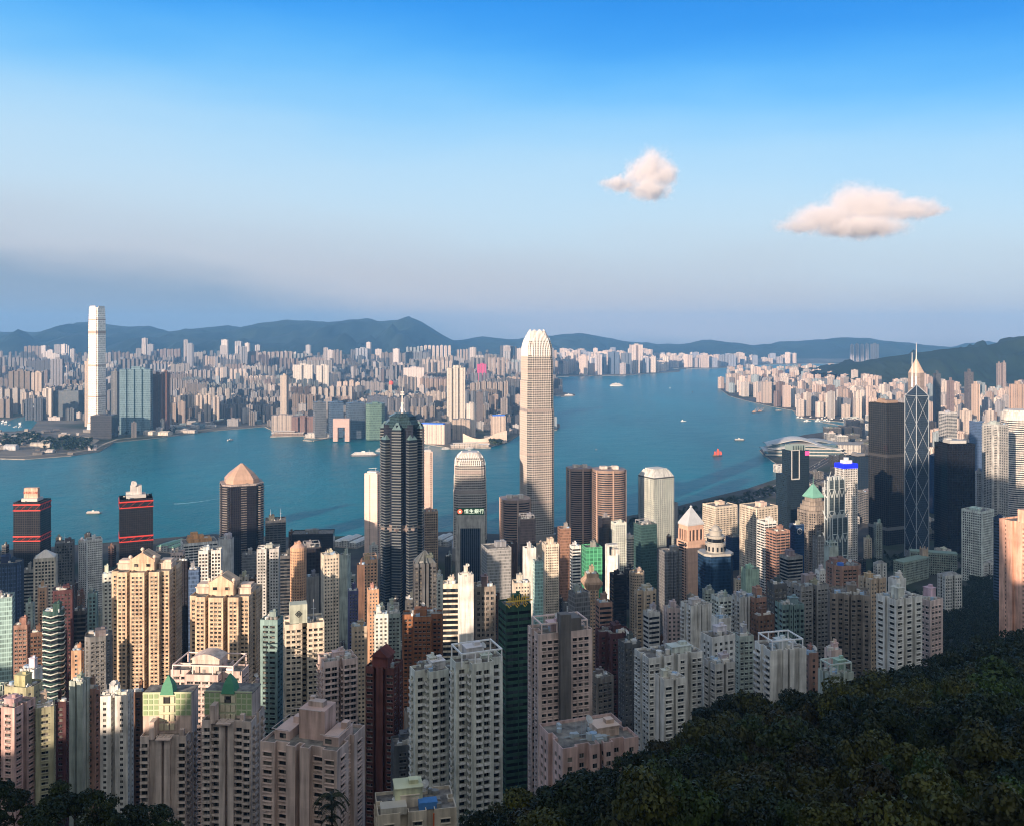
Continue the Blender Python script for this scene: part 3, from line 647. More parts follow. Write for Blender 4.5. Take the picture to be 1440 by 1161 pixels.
def roof_clutter(root, P, z, rng, col, near, opts):
    xs = [p[0] for p in P]; ys = [p[1] for p in P]; w, d = max(xs) - min(xs), max(ys) - min(ys); cx, cy_ = (max(xs)+min(xs))/2, (max(ys)+min(ys))/2
    if 'bare' in opts: return
    k = rng.randint(1, 2)
    for i in range(k):
        b = MB(); sx, sy, h = w*rng.uniform(.22, .42), d*rng.uniform(.25, .5), rng.uniform(3, 7)
        x, y = cx + (rng.random()-.5)*w*.4, cy_ + (rng.random()-.5)*d*.3
        if i: sx *= .6; sy *= .6; h *= .6
        b.box(x, y, z, sx, sy, h); b.box(x, y, z + h, sx + .5, sy + .5, .35); b.box(x + sx*.2, y, z + h + .35, sx*.35, sy*.4, 1.4)
        b.boxes([[x - sx*.25, y - sy/2 - .05, z + 1.2], [x + sx*.2, y - sy/2 - .05, z + h*.6]], [[1.1, .12, 2.2], [sx*.3, .12, .8]])
        b.build('lift_house', M_WALL, root, tuple(min(.7, c*rng.uniform(.85, 1.1)) for c in col))
    b = MB(); m = rng.randint(7, 14) if near else rng.randint(2, 4)
    for i in range(m):
        x, y = cx + (rng.random()-.5)*w*.72, cy_ + (rng.random()-.5)*d*.72
        if rng.random() < .4: b.tube((x, y, z), (x, y, z + rng.uniform(1.2, 2.4)), rng.uniform(.6, 1.3), n=10)
        else: b.box(x, y, z, rng.uniform(1, 3), rng.uniform(1, 3), rng.uniform(.7, 2.0))
    for i in range(3 if near else 1):
        x, y = cx + (rng.random()-.5)*w*.6, cy_ + (rng.random()-.5)*d*.6; b.tube((x, y, z), (x, y, z + rng.uniform(3, 7)), .07, n=4)
    if near:
        for i in range(2):
            x, y = cx + (rng.random()-.5)*w*.5, cy_ + (rng.random()-.5)*d*.5; b.tube((x - w*.2, y, z + .5), (x + w*.2, y, z + .5), .18, n=5)
    for i in range(3 if near else 1):
        tb = MB(); x, y = cx + (rng.random()-.5)*w*.66, cy_ - d*.30*rng.random(); rr = rng.uniform(.8, 1.5)
        if rng.random() < .6: tb.tube((x, y, z), (x, y, z + rr*1.8), rr, n=12); tb.tube((x + rr, y, z + .4), (x + rr*3, y, z + .4), .15, n=5)
        else: tb.box(x, y, z, rr*2.6, rr*1.8, rr*1.5); tb.box(x + rr, y, z + rr*1.5, .5, .5, .8)
        tb.build('water_tank', M_PAINT, root, rng.choice([(.66, .66, .63), (.55, .53, .48), (.30, .42, .55), (.62, .60, .55)]))
    g = rng.choice([(.42, .42, .40), (.5, .47, .42), (.22, .22, .21), (.35, .40, .42)])
    b.build('rooftop_plant', M_PAINT, root, g)
    if near and rng.random() < .5 or 'dish' in opts: dish(root, cx + (rng.random()-.5)*w*.5, cy_ - d*.2*rng.random(), z + (1.0 if 'dish' not in opts else 5.0), rng.uniform(1.1, 1.7) if D_SCALE < 900 else 2.2, rng)
    if 'frame' in opts:
        b = MB(); x0, x1, y0, y1 = cx - w*.42, cx + w*.42, cy_ - d*.42, cy_ + d*.42; h = 5.0
        for x in np.linspace(x0, x1, 4):
            for y in (y0, y1): b.box(x, y, z, .5, .5, h)
        for y in (y0, y1): b.box((x0+x1)/2, y, z + h, x1 - x0 + .5, .6, .6)
        for x in (x0, x1): b.box(x, (y0+y1)/2, z + h + .01, .6, y1 - y0 - .6, .58)
        b.build('roof_frame', M_PAINT, root, tuple(min(.75, c*1.1) for c in col))
    if 'ant' in opts:
        for i in range(2 if 'ant2' in opts else 1):
            b = MB(); x = cx + (i - .5 if 'ant2' in opts else 0) * w * .5; b.tube((x, cy_, z), (x, cy_, z + w*.55), .35, .1, 5); b.tube((x - 1.5, cy_, z + w*.3), (x + 1.5, cy_, z + w*.3), .15, n=4)
            b.build('antenna', M_PAINT, root, (.6, .6, .6))

D_SCALE = 0
FOOT = []                                                        # (x, y, radius) of everything standing, for the gap filling later
def fit(unit, x0, x1, D, rot):
    """scale and place a unit footprint so that it spans x0..x1 as seen in the photograph at distance D"""
    c, s = math.cos(rot), math.sin(rot); u = np.array([(x*c - y*s, x*s + y*c) for x, y in unit])
    a0, a1 = (x0 - CX) / F, (x1 - CX) / F; k = (a1 - a0) * D / (u[:, 0].max() - u[:, 0].min()); X = (a0 + a1) / 2 * D
    for _ in range(8):
        q = (X + k*u[:, 0]) / (D + k*u[:, 1]); k *= (a1 - a0) / (q.max() - q.min()); q = (X + k*u[:, 0]) / (D + k*u[:, 1]); X += ((a0 + a1) / 2 - (q.max() + q.min()) / 2) * D
    return X, k

def make_tower(x0, x1, yt, D, style, col, rot=0.0, poly='b', ar=.9, label=None, opts='', name=None, cat=None, group=None, seed=0, wallmat=None, gcol=None, tcol=None, zb=None, polyfn=None):
    global D_SCALE
    D_SCALE = D; rng = random.Random(seed * 7919 + int(x0) * 31 + int(yt)); r = R(rot)
    unit = (polyfn or POLY[poly])(1.0, ar); X, k = fit(unit, x0, x1, D, r)
    P = [(x*k, y*k) for x, y in unit]; z1 = PZ(yt, D); zg = gz(X, D) if zb is None else zb
    z0 = zg - 6 if zb is None else zg
    S = dict(STY[style]); near = D < 860 and group is None
    office = S['k'] in ('band', 'curt', 'curtw', 'fin') or style == 'grid'
    name = name or ('office_tower' if office else 'apartment_tower')
    root = empty(name, (X, D, z0), r, label=label, cat=cat or ('office tower' if office else 'apartment tower'), group=group)
    hh = z1 - z0; B = dict(wall=MB(), glass=MB(), trim=MB(), curt=MB(), balc=[], win=[], rng=rng)
    zlow = max(0.0, (H - .545 * D) - z0 - 5)
    c, s = math.cos(r), math.sin(r); n = len(P)
    for i in range(n):
        a, b_ = P[i], P[(i+1) % n]; mx_, my = (a[0]+b_[0])/2, (a[1]+b_[1])/2; ex, ey = b_[0]-a[0], b_[1]-a[1]; L = math.hypot(ex, ey)
        nx, ny = ey/L, -ex/L; wx, wy = X + mx_*c - my*s, D + mx_*s + my*c; nwx, nwy = nx*c - ny*s, nx*s + ny*c
        face = -(nwx*wx + nwy*wy) / math.hypot(wx, wy)
        if face > -.22: facade(B, a, b_, 0, hh, S, zlow)
        else: facade(B, a, b_, 0, hh, dict(k='plain') if S['k'] not in ('curt', 'curtw') else S, zlow)
    ins = inset(P, .3); W = B['wall']; ph = 1.1 if D < 900 else 1.4
    if S['k'] in ('curt', 'curtw'): W.loft([[(x, y, hh) for x, y in P], [(x, y, hh + ph) for x, y in P]], False)
    else: W.loft([[(x, y, hh) for x, y in P], [(x, y, hh + ph) for x, y in P]], False)
    W.loft([[(x, y, hh + ph) for x, y in P], [(x, y, hh + ph) for x, y in ins]], False)
    W.loft([[(x, y, hh + ph) for x, y in ins], [(x, y, hh) for x, y in ins]], False)
    wm = wallmat or M_WALL; tc_ = tcol or tuple(min(.75, q*1.05) for q in col)
    W.build('wall', wm, root, col if S['k'] not in ('curt', 'curtw') else (tcol or tuple(min(.5, q*1.6 + .02) for q in col)))
    rb = MB(); rb.ngon([(x, y, hh + .02) for x, y in ins]); rb.build('roof', M_ROOF, root)
    B['trim'].build('ledges' if S['k'] == 'punch' else 'mullions', wm, root, tc_)
    if B['balc']:
        bq = np.concatenate(B['balc']); bq = bq[np.argsort(-bq[:, 0, 0, 2], kind='stable')]; bc = tuple(min(.75, q*1.08) for q in col); m_ = 100 if near or len(bq) <= 100 else 0
        for q in bq[:m_]: bb = MB(); bb.quads(q); bb.build('balcony', wm, root, bc)
        if len(bq) > m_: bb = MB(); bb.quads(bq[m_:]); tag(bb.build('balconies', wm, root, bc), kind='stuff')
    B['curt'].build('curtain_wall', M_CURTW if S['k'] == 'curtw' else M_CURT, root, gcol or col)
    B['glass'].build('glazing', M_OFFGLASS, root, (.5, .5, .5))
    if B['win']:
        ql = np.concatenate([q for q, *_ in B['win']]); an = np.concatenate([np.full(len(q), a) for q, a, *_ in B['win']])
        ww, wh = B['win'][0][2:]
        if near or len(ql) <= 100:
            order = np.argsort(-ql[:, 0, 2], kind='stable'); sel = order[:100]; rest = order[100:]; me = window_mesh(ww, wh, None); fc = rng.choice([(.5, .5, .48), (.06, .06, .06), (.35, .36, .36)])
            for i in sel:
                o = bpy.data.objects.new('window', me); COL.objects.link(o); o.parent = root
                m_ = ql[i].mean(0); o.location = m_; o.rotation_euler = (0, 0, an[i]); o.color = (*fc, 1)
            if len(rest):
                gb = MB(); gb.quads(ql[rest]); tag(gb.build('windows', M_GLASS, root, (.5, .5, .5)), kind='stuff')
        else:
            gb = MB(); gb.quads(ql); tag(gb.build('windows', M_GLASS, root, (.5, .5, .5)), kind='stuff')
    roof_clutter(root, P, hh + .02, rng, col if S['k'] not in ('curt', 'curtw') else (.3, .3, .3), near, opts)
    if 'pyr' in opts:
        o = opts.split('pyr:')[1].split()[0].split(','); h = float(o[0]); pc = tuple(float(q) for q in o[1:4])
        b = MB(); q = inset(P, max(.5, .04*k)); cx, cy_ = 0, 0
        b.loft([[(x, y, hh + 1.2) for x, y in q], [(x*.10, y*.10, hh + 1.2 + h) for x, y in q]]); b.loft([[(x, y, hh) for x, y in q], [(x, y, hh + 1.2) for x, y in q]], False)
        b.build('pyramid_roof', M_CLAD, root, pc)
    FOOT.append((X, D, k * max(1, ar) * .62))
    return root, X, k, hh, z0

PAL = dict(wh=(.74, .73, .68), wg=(.66, .70, .63), cr=(.68, .60, .48), be=(.52, .42, .31), pk=(.60, .42, .38), pe=(.62, .38, .24), sa=(.50, .36, .25), gr=(.30, .30, .29), lg=(.52, .52, .50), dg=(.11, .115, .12),
           bk=(.018, .018, .022), br=(.17, .10, .07), rb=(.13, .05, .04), ob=(.36, .16, .08), gg=(.42, .48, .43), te=(.22, .33, .32), bl=(.05, .08, .14), nb=(.012, .03, .07), tg=(.03, .06, .06), gn=(.05, .20, .11), gd=(.035, .095, .065), wv=(.72, .74, .66), gb=(.25, .22, .19), mg=(.20, .205, .205))
def rows(txt, **kw):
    for ln in txt.strip().splitlines():
        ln = ln.strip()
        if not ln or ln.startswith('#'): continue
        a, lab = ln.split('|')[:2]; opts = ln.split('|')[2].strip() if ln.count('|') > 1 else ''
        x0, x1, yt, D, st, cl, rot, po, ar = a.split()
        make_tower(float(x0), float(x1), float(yt), float(D), st, PAL[cl], float(rot), po, float(ar), lab.strip(), opts, seed=len(FOOT), **kw)
# ------------------------------------------------------------------ landmark towers
def rings(root, polyf, zs, scf, gh, name_w, name_g, colw, rec=.6, wm=None, gm=None, gcol=(.5, .5, .5)):
    """storeys: a solid ring and a recessed glass ring per floor, following a changing outline"""
    W, Gm = MB(), MB(); zs = np.asarray(zs); fh = zs[1] - zs[0]
    for z in zs[:-1]:
        p = np.array(polyf(scf(z))); q = np.array(polyf(scf(z) - rec / 30)); sp = z + fh * (1 - gh)
        L3 = lambda a, h: np.c_[a, np.full(len(a), h)]
        W.loft([L3(q, z), L3(p, z), L3(p, sp), L3(q, sp)], False); Gm.loft([L3(q, sp), L3(q, z + fh)], False)
    return W.build(name_w, wm or M_CLAD, root, colw), Gm.build(name_g, gm or M_OFFGLASS, root, gcol)

def chamfer_square(h, c, notch=0.0):
    if not notch: return [(-h+c,-h),(h-c,-h),(h,-h+c),(h,h-c),(h-c,h),(-h+c,h),(-h,h-c),(-h,-h+c)]
    n = notch; P = []
    for a in range(4):
        t = a * math.pi / 2; cs, sn = round(math.cos(t)), round(math.sin(t))
        for x, y in [(-h+c, -h), (h-c, -h), (h-c, -h+n), (h-n, -h+n), (h-n, -h+c)]: P.append((x*cs - y*sn, x*sn + y*cs))
    return P

def harbour_giant(x0, x1, yt, D, rot, label, seed, ygl, fins_h):
    """tall tapering tower with pale vertical fins and a claw-like crown of curved fins"""
    r = R(rot); zt = PZ(yt, D); u = chamfer_square(.5, .12, .05); X, k = fit(u, x0, x1, D, r); hh = zt - 2.5
    root = empty('skyscraper', (X, D, 2.5), r, label=label, cat='skyscraper'); h0 = k / 2
    def sc(z):
        f = z / hh; s = 1.0
        if f > .62: s -= .035
        if f > .76: s -= .03
        if f > .86: s -= .03
        if f > .90: s -= .44 * ((f - .90) / .10) ** 1.5
        return s
    pf = lambda s: chamfer_square(h0 * s, h0 * .26 * s, h0 * .10 * s)
    zs = np.arange(0, hh * .945, 4.2); rings(root, pf, zs, sc, .58, 'spandrels', 'glazing', (.42, .40, .37), .5, None, M_PALEGLASS)
    zc = zs[-1]; b = MB(); p = pf(sc(zc) - .02); b.prism(p, zc, zc + .5); b.build('roof', M_ROOF, root)
    # vertical fins on all four faces, full height in three tiers
    F_ = MB(); M_ = max(8, int(k / 4.6))
    for (za, zb_) in ((0, .62), (.62, .76), (.76, .86), (.86, .90)):
        z0, z1 = za * hh, zb_ * hh; s = sc((z0 + z1) / 2 - .1); a = np.linspace(-h0*.70*s, h0*.70*s, M_); o = h0 * s + .35
        for (fx, fy) in ((0, -1), (0, 1), (-1, 0), (1, 0)):
            C = np.stack([a if fx == 0 else np.full(M_, fx*o), a if fy == 0 else np.full(M_, fy*o), np.full(M_, (z0+z1)/2)], -1)
            big = (.30, .9) if fx == 0 else (.9, .30)
            F_.boxes(C, [[big[0], big[1], z1 - z0]])
    F_.build('mullions', M_METAL, root, (.60, .53, .47))
    # refuge floors
    for f in (.20, .42, .62, .80):
        b = MB(); b.prism(pf(sc(f*hh) + .006), f*hh, f*hh + 5.2, base=True); b.build('refuge_floor', M_CLAD, root, (.30, .26, .24))
    # crown: curved fins leaning inwards above the parapet
    C_ = MB(); lev = np.linspace(.885, 1.0, 7)
    for (fx, fy) in ((0, -1), (0, 1), (-1, 0), (1, 0)):
        for i, a in enumerate(np.linspace(-.70, .70, 11)):
            top = .998 - .040 * abs(a / .7) ** 2; S = []
            for f in np.linspace(.875, top, 7):
                s = sc(f * hh) * 1.0 + .012; x = a * h0 * s; y = h0 * s + .5; t_ = .55; d_ = 1.1
                q = [(x-t_, y-d_), (x+t_, y-d_), (x+t_, y+.2), (x-t_, y+.2)]
                S.append([((px_*fy*-1 if fx == 0 else py_*fx), (py_*fy if fx == 0 else px_*fx), f*hh) for px_, py_ in q])
            C_.loft(S)
    Q = MB(); Q.loft([[(x, y, f*hh) for x, y in chamfer_square(h0*(sc(f*hh) - .03), h0*.2*sc(f*hh))] for f in np.linspace(.88, .992, 9)]); Q.build('crown_screen', M_METAL, root, (.50, .45, .41))
    C_.build('crown_fins', M_METAL, root, (.80, .77, .72))
    b = MB(); b.prism(chamfer_square(h0*1.12, h0*.2), 0, 22); b.build('podium', M_CLAD, root, (.25, .24, .23))
    FOOT.append((X, D, k * .8)); return root
harbour_giant(731, 779, 463, 1750, 19, 'tallest tower by the near shore, tapering to a claw-like crown of pale fins', 1, 0, 0)
harbour_giant(638, 684, 633, 1650, 4, 'shorter claw-crowned tower rising behind the green bank sign', 2, 0, 0)

def star_tower():
    """dark star-plan office tower with striped corner shafts, stepped glass top and a white mast"""
    D = 1280; r = R(14); z1 = PZ(601, D); h = lambda s: [(s*(.5 if i % 2 else .385)*math.cos(R(22.5*i)), s*(.5 if i % 2 else .385)*math.sin(R(22.5*i))) for i in range(16)]
    X, k = fit(h(1.0), 534, 597.5, D, r); z0 = gz(X, D); hh = z1 - z0
    root = empty('skyscraper', (X, D, z0), r, label='dark star-plan tower with striped corner shafts, stepped green top and white mast', cat='skyscraper')
    b = MB(); b.prism([(x*.90, y*.90) for x, y in h(k)], 0, hh + 6); b.build('curtain_wall', M_CURT, root, (.010, .014, .024))
    S_, Gs, Cp = MB(), MB(), MB()
    for i in range(8):
        t = R(45*i + 22.5); cx, cy_ = math.cos(t)*k*.365, math.sin(t)*k*.365; w = k*.205; top = hh if i % 2 else hh - 14
        for z in np.arange(0, top - 3.8, 3.75):
            S_.box(cx, cy_, z, w, w, 1.35, rot=t)
        Gs.box(cx, cy_, 0, w*.93, w*.93, top, rot=t)
        c, s = math.cos(t), math.sin(t); q = [(cx + (x*c - y*s)*w/2, cy_ + (x*s + y*c)*w/2) for x, y in ((-1,-1),(1,-1),(1,1),(-1,1))]
        Cp.loft([[(x, y, top) for x, y in q], [(x*.25 + cx*.75, y*.25 + cy_*.75, top + 9) for x, y in q]])
    S_.build('stripes', M_CLAD, root, (.115, .13, .135)); Gs.build('corner_shafts', M_CURT, root, (.009, .013, .02)); Cp.build('shaft_caps', M_CLAD, root, (.09, .15, .16))
    b = MB(); b.prism([(x*.93, y*.93) for x, y in h(k)], hh*.47, hh*.47 + 9, base=True); b.prism([(x*1.03, y*1.03) for x, y in h(k)], hh*.48, hh*.48 + 3, base=True); b.build('refuge_floor', M_CLAD, root, (.16, .13, .12))
    o8 = [(math.cos(R(45*i + 22.5)), math.sin(R(45*i + 22.5))) for i in range(8)]; b = MB(); zt = PZ(580, D) - z0
    b.loft([[(x*k*f, y*k*f, z) for x, y in o8] for f, z in ((.40, hh + 2), (.40, hh + 6), (.30, hh + 12), (.30, hh + 16), (.26, hh + 17), (.15, zt))]); b.build('stepped_top', M_CURT, root, (.02, .038, .045))
    b = MB(); zm = PZ(532, D) - z0; b.tube((0, 0, zt - 1), (0, 0, zt + 12), 1.9, 1.2, 8); b.tube((0, 0, zt + 12), (0, 0, zt + 29), .9, .6, 8); b.tube((0, 0, zt + 29), (0, 0, zm), .45, .12, 6)
    for z, w in ((zt + 12, 3.0), (zt + 24, 5.2), (zt + 27, 4.2)): b.box(0, 0, z, w, w, 1.4); 
    for a in range(4): b.tube((math.cos(a*1.571)*5, math.sin(a*1.571)*5, zt - 1), (0, 0, zt + 12), .35, n=4)
    b.build('mast', M_METAL, root, (.72, .66, .60)); FOOT.append((X, D, k*.7))
star_tower()

def far_giant():
    D = 3700; r = R(-22); u = chamfer_square(.5, .08, .06); X, k = fit(u, 121, 152, D, r); z1 = PZ(433, D); hh = z1 - 2.5
    root = empty('skyscraper', (X, D, 2.5), r, label='tallest tower on the far shore, a slim pale gold glass slab catching the sun', cat='skyscraper'); h0 = k/2
    sc = lambda z: .80 + .20 * max(0, 1 - z / (hh*.16)) ** 2 * 1.0 - (.06 * max(0, (z/hh - .80)/.20) ** 1.5)
    pf = lambda s: chamfer_square(h0*s, h0*.2*s, h0*.12*s)
    b = MB(); Z = np.linspace(0, hh, 60); b.loft([[(x, y, z) for x, y in pf(sc(z))] for z in Z]); b.build('curtain_wall', M_CURTF, root, (.56, .50, .43))
    for f in (.07, .28, .53, .79, .90): b = MB(); b.loft([[(x, y, z) for x, y in pf(sc(f*hh) + .012)] for z in (f*hh, f*hh + (5 if f != .79 else 11))], base=True); b.build('refuge_floor', M_CLAD, root, (.40, .30, .23))
    b = MB(); s = sc(hh); 
    for x, y, sx, sy in ((0, -1, 1.3, .06), (0, 1, 1.3, .06), (-1, 0, .06, 1.3), (1, 0, .06, 1.3)): b.box(x*h0*s, y*h0*s, hh - 2, sx*h0*s if sx > 1 else 1.2, sy*h0*s if sy > 1 else 1.2, 9)
    b.build('crown_screen', M_METAL, root, (.6, .55, .48))
    b = MB(); b.prism(poly_oct(k*1.5, k*1.5), 0, 10); b.build('podium', M_CLAD, root, (.2, .18, .16))
M_CURTF = curtain_material('curtain_wall_far', 3.2, 8.4, .16)
far_giant()

def prism_tower():
    """faceted glass tower with white cross bracing, sloping top and twin masts"""
    D = 1600; r = R(20); X, k = fit(poly_box(1, 1), 1272.5, 1306, D, r); z0 = gz(X, D); hh = PZ(556, D) - z0; h0 = k/2; apex = PZ(541, D) - z0
    root = empty('skyscraper', (X, D, z0), r, label='faceted blue glass tower with white diagonal bracing and twin masts', cat='skyscraper')
    b = MB(); P = poly_box(k, k); low = hh*.80
    b.loft([[(x, y, 0) for x, y in P], [(x, y, low) for x, y in P]], False)
    # above: three of the four triangular shafts carry on, the tops slope to the middle
    c = (0, 0, apex); A, B_, C_, D_ = [(x, y) for x, y in P]
    def shaft(p, q, zt, za):
        b.quads([[(*p, low), (*q, low), (*q, zt), (*p, zt)]]); b.tris([[(*p, low), (*p, zt), (0, 0, low)], [(*p, zt), (0, 0, za), (0, 0, low)], [(*q, zt), (*q, low), (0, 0, low)], [(*q, zt), (0, 0, low), (0, 0, za)], [(*p, zt), (*q, zt), (0, 0, za)]])
    shaft(A, B_, hh, apex); shaft(D_, A, hh - 2, apex + 1); shaft(C_, D_, hh*.90, hh*.97); shaft(B_, C_, hh*.83, hh*.90)
    b.build('curtain_wall', M_CURT, root, (.022, .034, .05))
    W = MB(); o = .35; mods = np.linspace(0, hh, 7)
    for p, q in ((A, B_), (D_, A), (B_, C_), (C_, D_)):
        top = 7 if (p, q) in ((A, B_), (D_, A)) else 6
        nx, ny = (q[1]-p[1])/k*o, -(q[0]-p[0])/k*o
        for i in range(top - 1):
            za, zb_ = mods[i], mods[i+1]; W.tube((p[0]+nx, p[1]+ny, za), (q[0]+nx, q[1]+ny, zb_), .34, n=5); W.tube((q[0]+nx, q[1]+ny, za), (p[0]+nx, p[1]+ny, zb_), .34, n=5)
    for p in P: W.tube((*p, 0), (*p, hh if p in (A, B_, D_) else hh*.83), .75, n=5)
    W.tube((*A, hh), (0, 0, apex), .6, n=5); W.tube((*B_, hh), (0, 0, apex), .6, n=5); W.tube((*A, hh), (*B_, hh), .6, n=5); W.tube((*D_, hh), (*A, hh), .6, n=5); W.tube((*D_, hh), (0, 0, apex), .6, n=5)
    W.build('bracing', M_METAL, root, (.27, .31, .34))
    zm = PZ(496, D) - z0
    for sx in (-1, 1):
        b = MB(); b.tube((sx*4.2 - 3, 3, apex - 4), (sx*4.2 - 3, 3, apex + 14), 1.4, 1.1, 7); b.tube((sx*4.2 - 3, 3, apex + 14), (sx*4.2 - 3, 3, zm - (8 if sx > 0 else 0)), .9, .35, 6); b.build('mast', M_METAL, root, (.75, .73, .70))
    b = MB(); b.prism(poly_box(k*1.02, k*1.02), 0, 14); b.build('base', M_CLAD, root, (.20, .21, .21))
    FOOT.append((X, D, k*.8))
prism_tower()

def box_tower(x0, x1, yt, D, rot, ar, label, col, band=None, mcol=(.10, .10, .10), pitch=4.4, fl=4.0, top=None, name='office_tower', c=0.0, seed=0, plant=(.2, .2, .2), zb=None):
    """plain office shaft with a real grid of mullions and floor edges"""
    r = R(rot); u = poly_box(1, ar) if not c else poly_oct(1, ar, c); X, k = fit(u, x0, x1, D, r); z0 = gz(X, D) if zb is None else zb; hh = PZ(yt, D) - z0; P = [(x*k, y*k) for x, y in u]; w, d = k, k*ar
    root = empty(name, (X, D, z0), r, label=label, cat='office tower'); b = MB(); b.prism(P, 0, hh, False); b.build('curtain_wall', M_CURT, root, col)
    rb = MB(); rb.ngon([(x, y, hh) for x, y in inset(P, .2)]); rb.build('roof', M_ROOF, root)
    T = MB(); zlow = max(0, H - .545*D - z0)
    for z in np.arange(hh, zlow, -fl): T.loft([[(x, y, z - .45) for x, y in inset(P, -.18)], [(x, y, z) for x, y in inset(P, -.18)]], True, base=True) if fl else None
    for i in range(len(P)):
        a, q = Vector(P[i]), Vector(P[(i+1) % len(P)]); L = (q - a).length; m = max(2, int(L / pitch))
        for j in range(m + 1): p = a + (q - a) * (j / m); T.box(p.x, p.y, 0, .42, .42, hh + 1.2)
    T.build('mullions', M_CLAD, root, mcol)
    if band:
        for zc, hb, bc in band:
            Bd = MB(); zc = PZ(zc, D) - z0; Bd.loft([[(x, y, zc) for x, y in inset(P, -.7)], [(x, y, zc + hb) for x, y in inset(P, -.7)]], True, base=True)
            Bd.build('band', M_PAINT, root, bc)
    rng = random.Random(seed + int(x0)); b = MB(); b.box(0, 0, hh, w*.6, d*.55, 5); b.box(-w*.2, d*.1, hh + 5, w*.2, d*.2, 3)
    for i in range(6): b.box((rng.random()-.5)*w*.8, (rng.random()-.5)*d*.8, hh, 3, 3, rng.uniform(1, 3))
    b.build('rooftop_plant', M_PAINT, root, plant); FOOT.append((X, D, k*.8)); return root, k, ar, hh, P, z0
box_tower(1221.5, 1274, 566, 1750, 24, 1.0, 'massive square charcoal glass tower left of the braced tower', (.014, .017, .020), [(640, 5, (.05, .05, .05)), (741, 6, (.16, .17, .17))], (.050, .048, .045), plant=(.28, .2, .15))
box_tower(1314, 1371, 622, 1640, 6, .8, 'jet black slab tower right of the braced tower with cluttered roof', (.006, .007, .010), None, (.012, .013, .016), plant=(.42, .42, .40))
box_tower(1190, 1224, 640, 2150, 18, .8, 'dark navy office block half hidden behind the charcoal tower', (.014, .025, .04), None, (.03, .04, .05))

# twin dark towers with red bands
def red_band_tower(x0, x1, yt, D, rot, label, sign):
    root, k, ar, hh, P, z0 = box_tower(x0, x1, yt, D, rot, .95, label, (.012, .013, .016), None, (.03, .028, .028), 3.2, 3.6, zb=2.5, plant=(.5, .48, .45))
    for zc in (0, .47):
        z = hh*(1 - zc) - (8 if zc == 0 else 0); h = 11 if zc == 0 else 9; q = inset(P, -.8); B_ = MB()
        B_.loft([[(x, y, z - h*.5) for x, y in q], [(x, y, z - h*.5 + 1.5) for x, y in q]], True, base=True); B_.loft([[(x, y, z + h*.5 - 2) for x, y in q], [(x, y, z + h*.5) for x, y in q]], False); B_.loft([[(x, y, z + h*.5 - 2) for x, y in inset(P, -.1)], [(x, y, z + h*.5 - 2) for x, y in q]], False); B_.loft([[(x, y, z + h*.5) for x, y in q], [(x, y, z + h*.5) for x, y in inset(P, .3)]], False)
        n = len(q)
        for i in range(n):
            a, c = Vector(q[i]), Vector(q[(i+1) % n]); m = 4
            for j in range(m):
                p0, p1 = a + (c - a)*(j/m), a + (c - a)*((j+1)/m); B_.tube((p0.x, p0.y, z - h*.5), (p1.x, p1.y, z + h*.5 - 1) if j % 2 == 0 else (p1.x, p1.y, z + h*.5 - 1), .24, n=4)
        B_.build('red_truss_band', M_PAINT, root, (.62, .05, .035))
    return root, k, hh
rt, k, hh = red_band_tower(19, 71.5, 703, 1520, 3, 'black tower with red truss bands and a lettered roof sign', True)
b = MB(); b.box(0, -2, hh + 5, k*.52, 8, 16); b.box(0, 4, hh, k*.34, 14, 6); b.build('roof_sign_box', M_WALL, rt, (.66, .46, .34))
def text_mesh(body, size, ext, m, name, parent, loc, rot, color, spread=1.0):
    cu = bpy.data.curves.new('lettering', 'FONT'); cu.body = body; cu.size = size; cu.extrude = ext; cu.align_x = 'CENTER'; cu.align_y = 'CENTER'; cu.space_character = spread
    o = bpy.data.objects.new('tmp', cu); COL.objects.link(o); dg = bpy.context.evaluated_depsgraph_get(); me = bpy.data.meshes.new_from_object(o.evaluated_get(dg)); bpy.data.objects.remove(o)
    me.materials.clear(); me.materials.append(m); q = link(name, me, parent, color, loc); q.rotation_euler = rot; return q
text_mesh('SHUN TAK', 5.2, .2, M_PAINT, 'lettering', rt, (0, -6.3, hh + 13.5), (R(90), 0, 0), (.45, .07, .03), .92)
rt, k, hh = red_band_tower(167.5, 215, 698, 1500, 24, 'black tower with red truss bands and white machinery on its roof', False)
b = MB(); b.box(0, 0, hh, k*.34, k*.3, 19); b.box(-3, 0, hh + 19, 7, 9, 6); b.tube((-3, -1, hh + 22), (-3, -9.6, hh + 22), 4.3, n=14); b.box(10, 4, hh, 9, 9, 6); b.build('roof_machinery', M_WALL, rt, (.68, .64, .60))

# black tower with bay stripes and a pale pyramid
rt, k, ar, hh, P, z0 = box_tower(309.5, 370.5, 678, 1500, 22, 1.0, 'black stepped tower topped by a pale copper coloured pyramid', (.012, .012, .016), None, (.02, .02, .024), 3.0, 3.7, c=.2, plant=(.1, .1, .1))
b = MB()
for z in np.arange(hh - 4, max(0, hh - 150), -3.7):
    for sx, sy in ((-1, -1), (1, -1), (-1, 1), (1, 1)): b.box(sx*k*.40, sy*k*.40, z, k*.16, k*.16, 1.3, rot=R(45))
    for sx, sy in ((0, -1), (-1, 0), (1, 0), (0, 1)): b.box(sx*k*.5, sy*k*.5, z, k*(.14 if sx == 0 else .03), k*(.14 if sy == 0 else .03), 1.0)
b.build('bay_sills', M_WALL, rt, (.22, .20, .19))
b = MB(); q = [(x*.80, y*.80) for x, y in P]; b.loft([[(x, y, hh + .3) for x, y in q], [(x, y, hh + 8) for x, y in q], [(x*.74, y*.74, hh + 16) for x, y in q], [(x*.06, y*.06, hh + 31) for x, y in q]]); b.build('pyramid_roof', M_CLAD, rt, (.45, .30, .22))
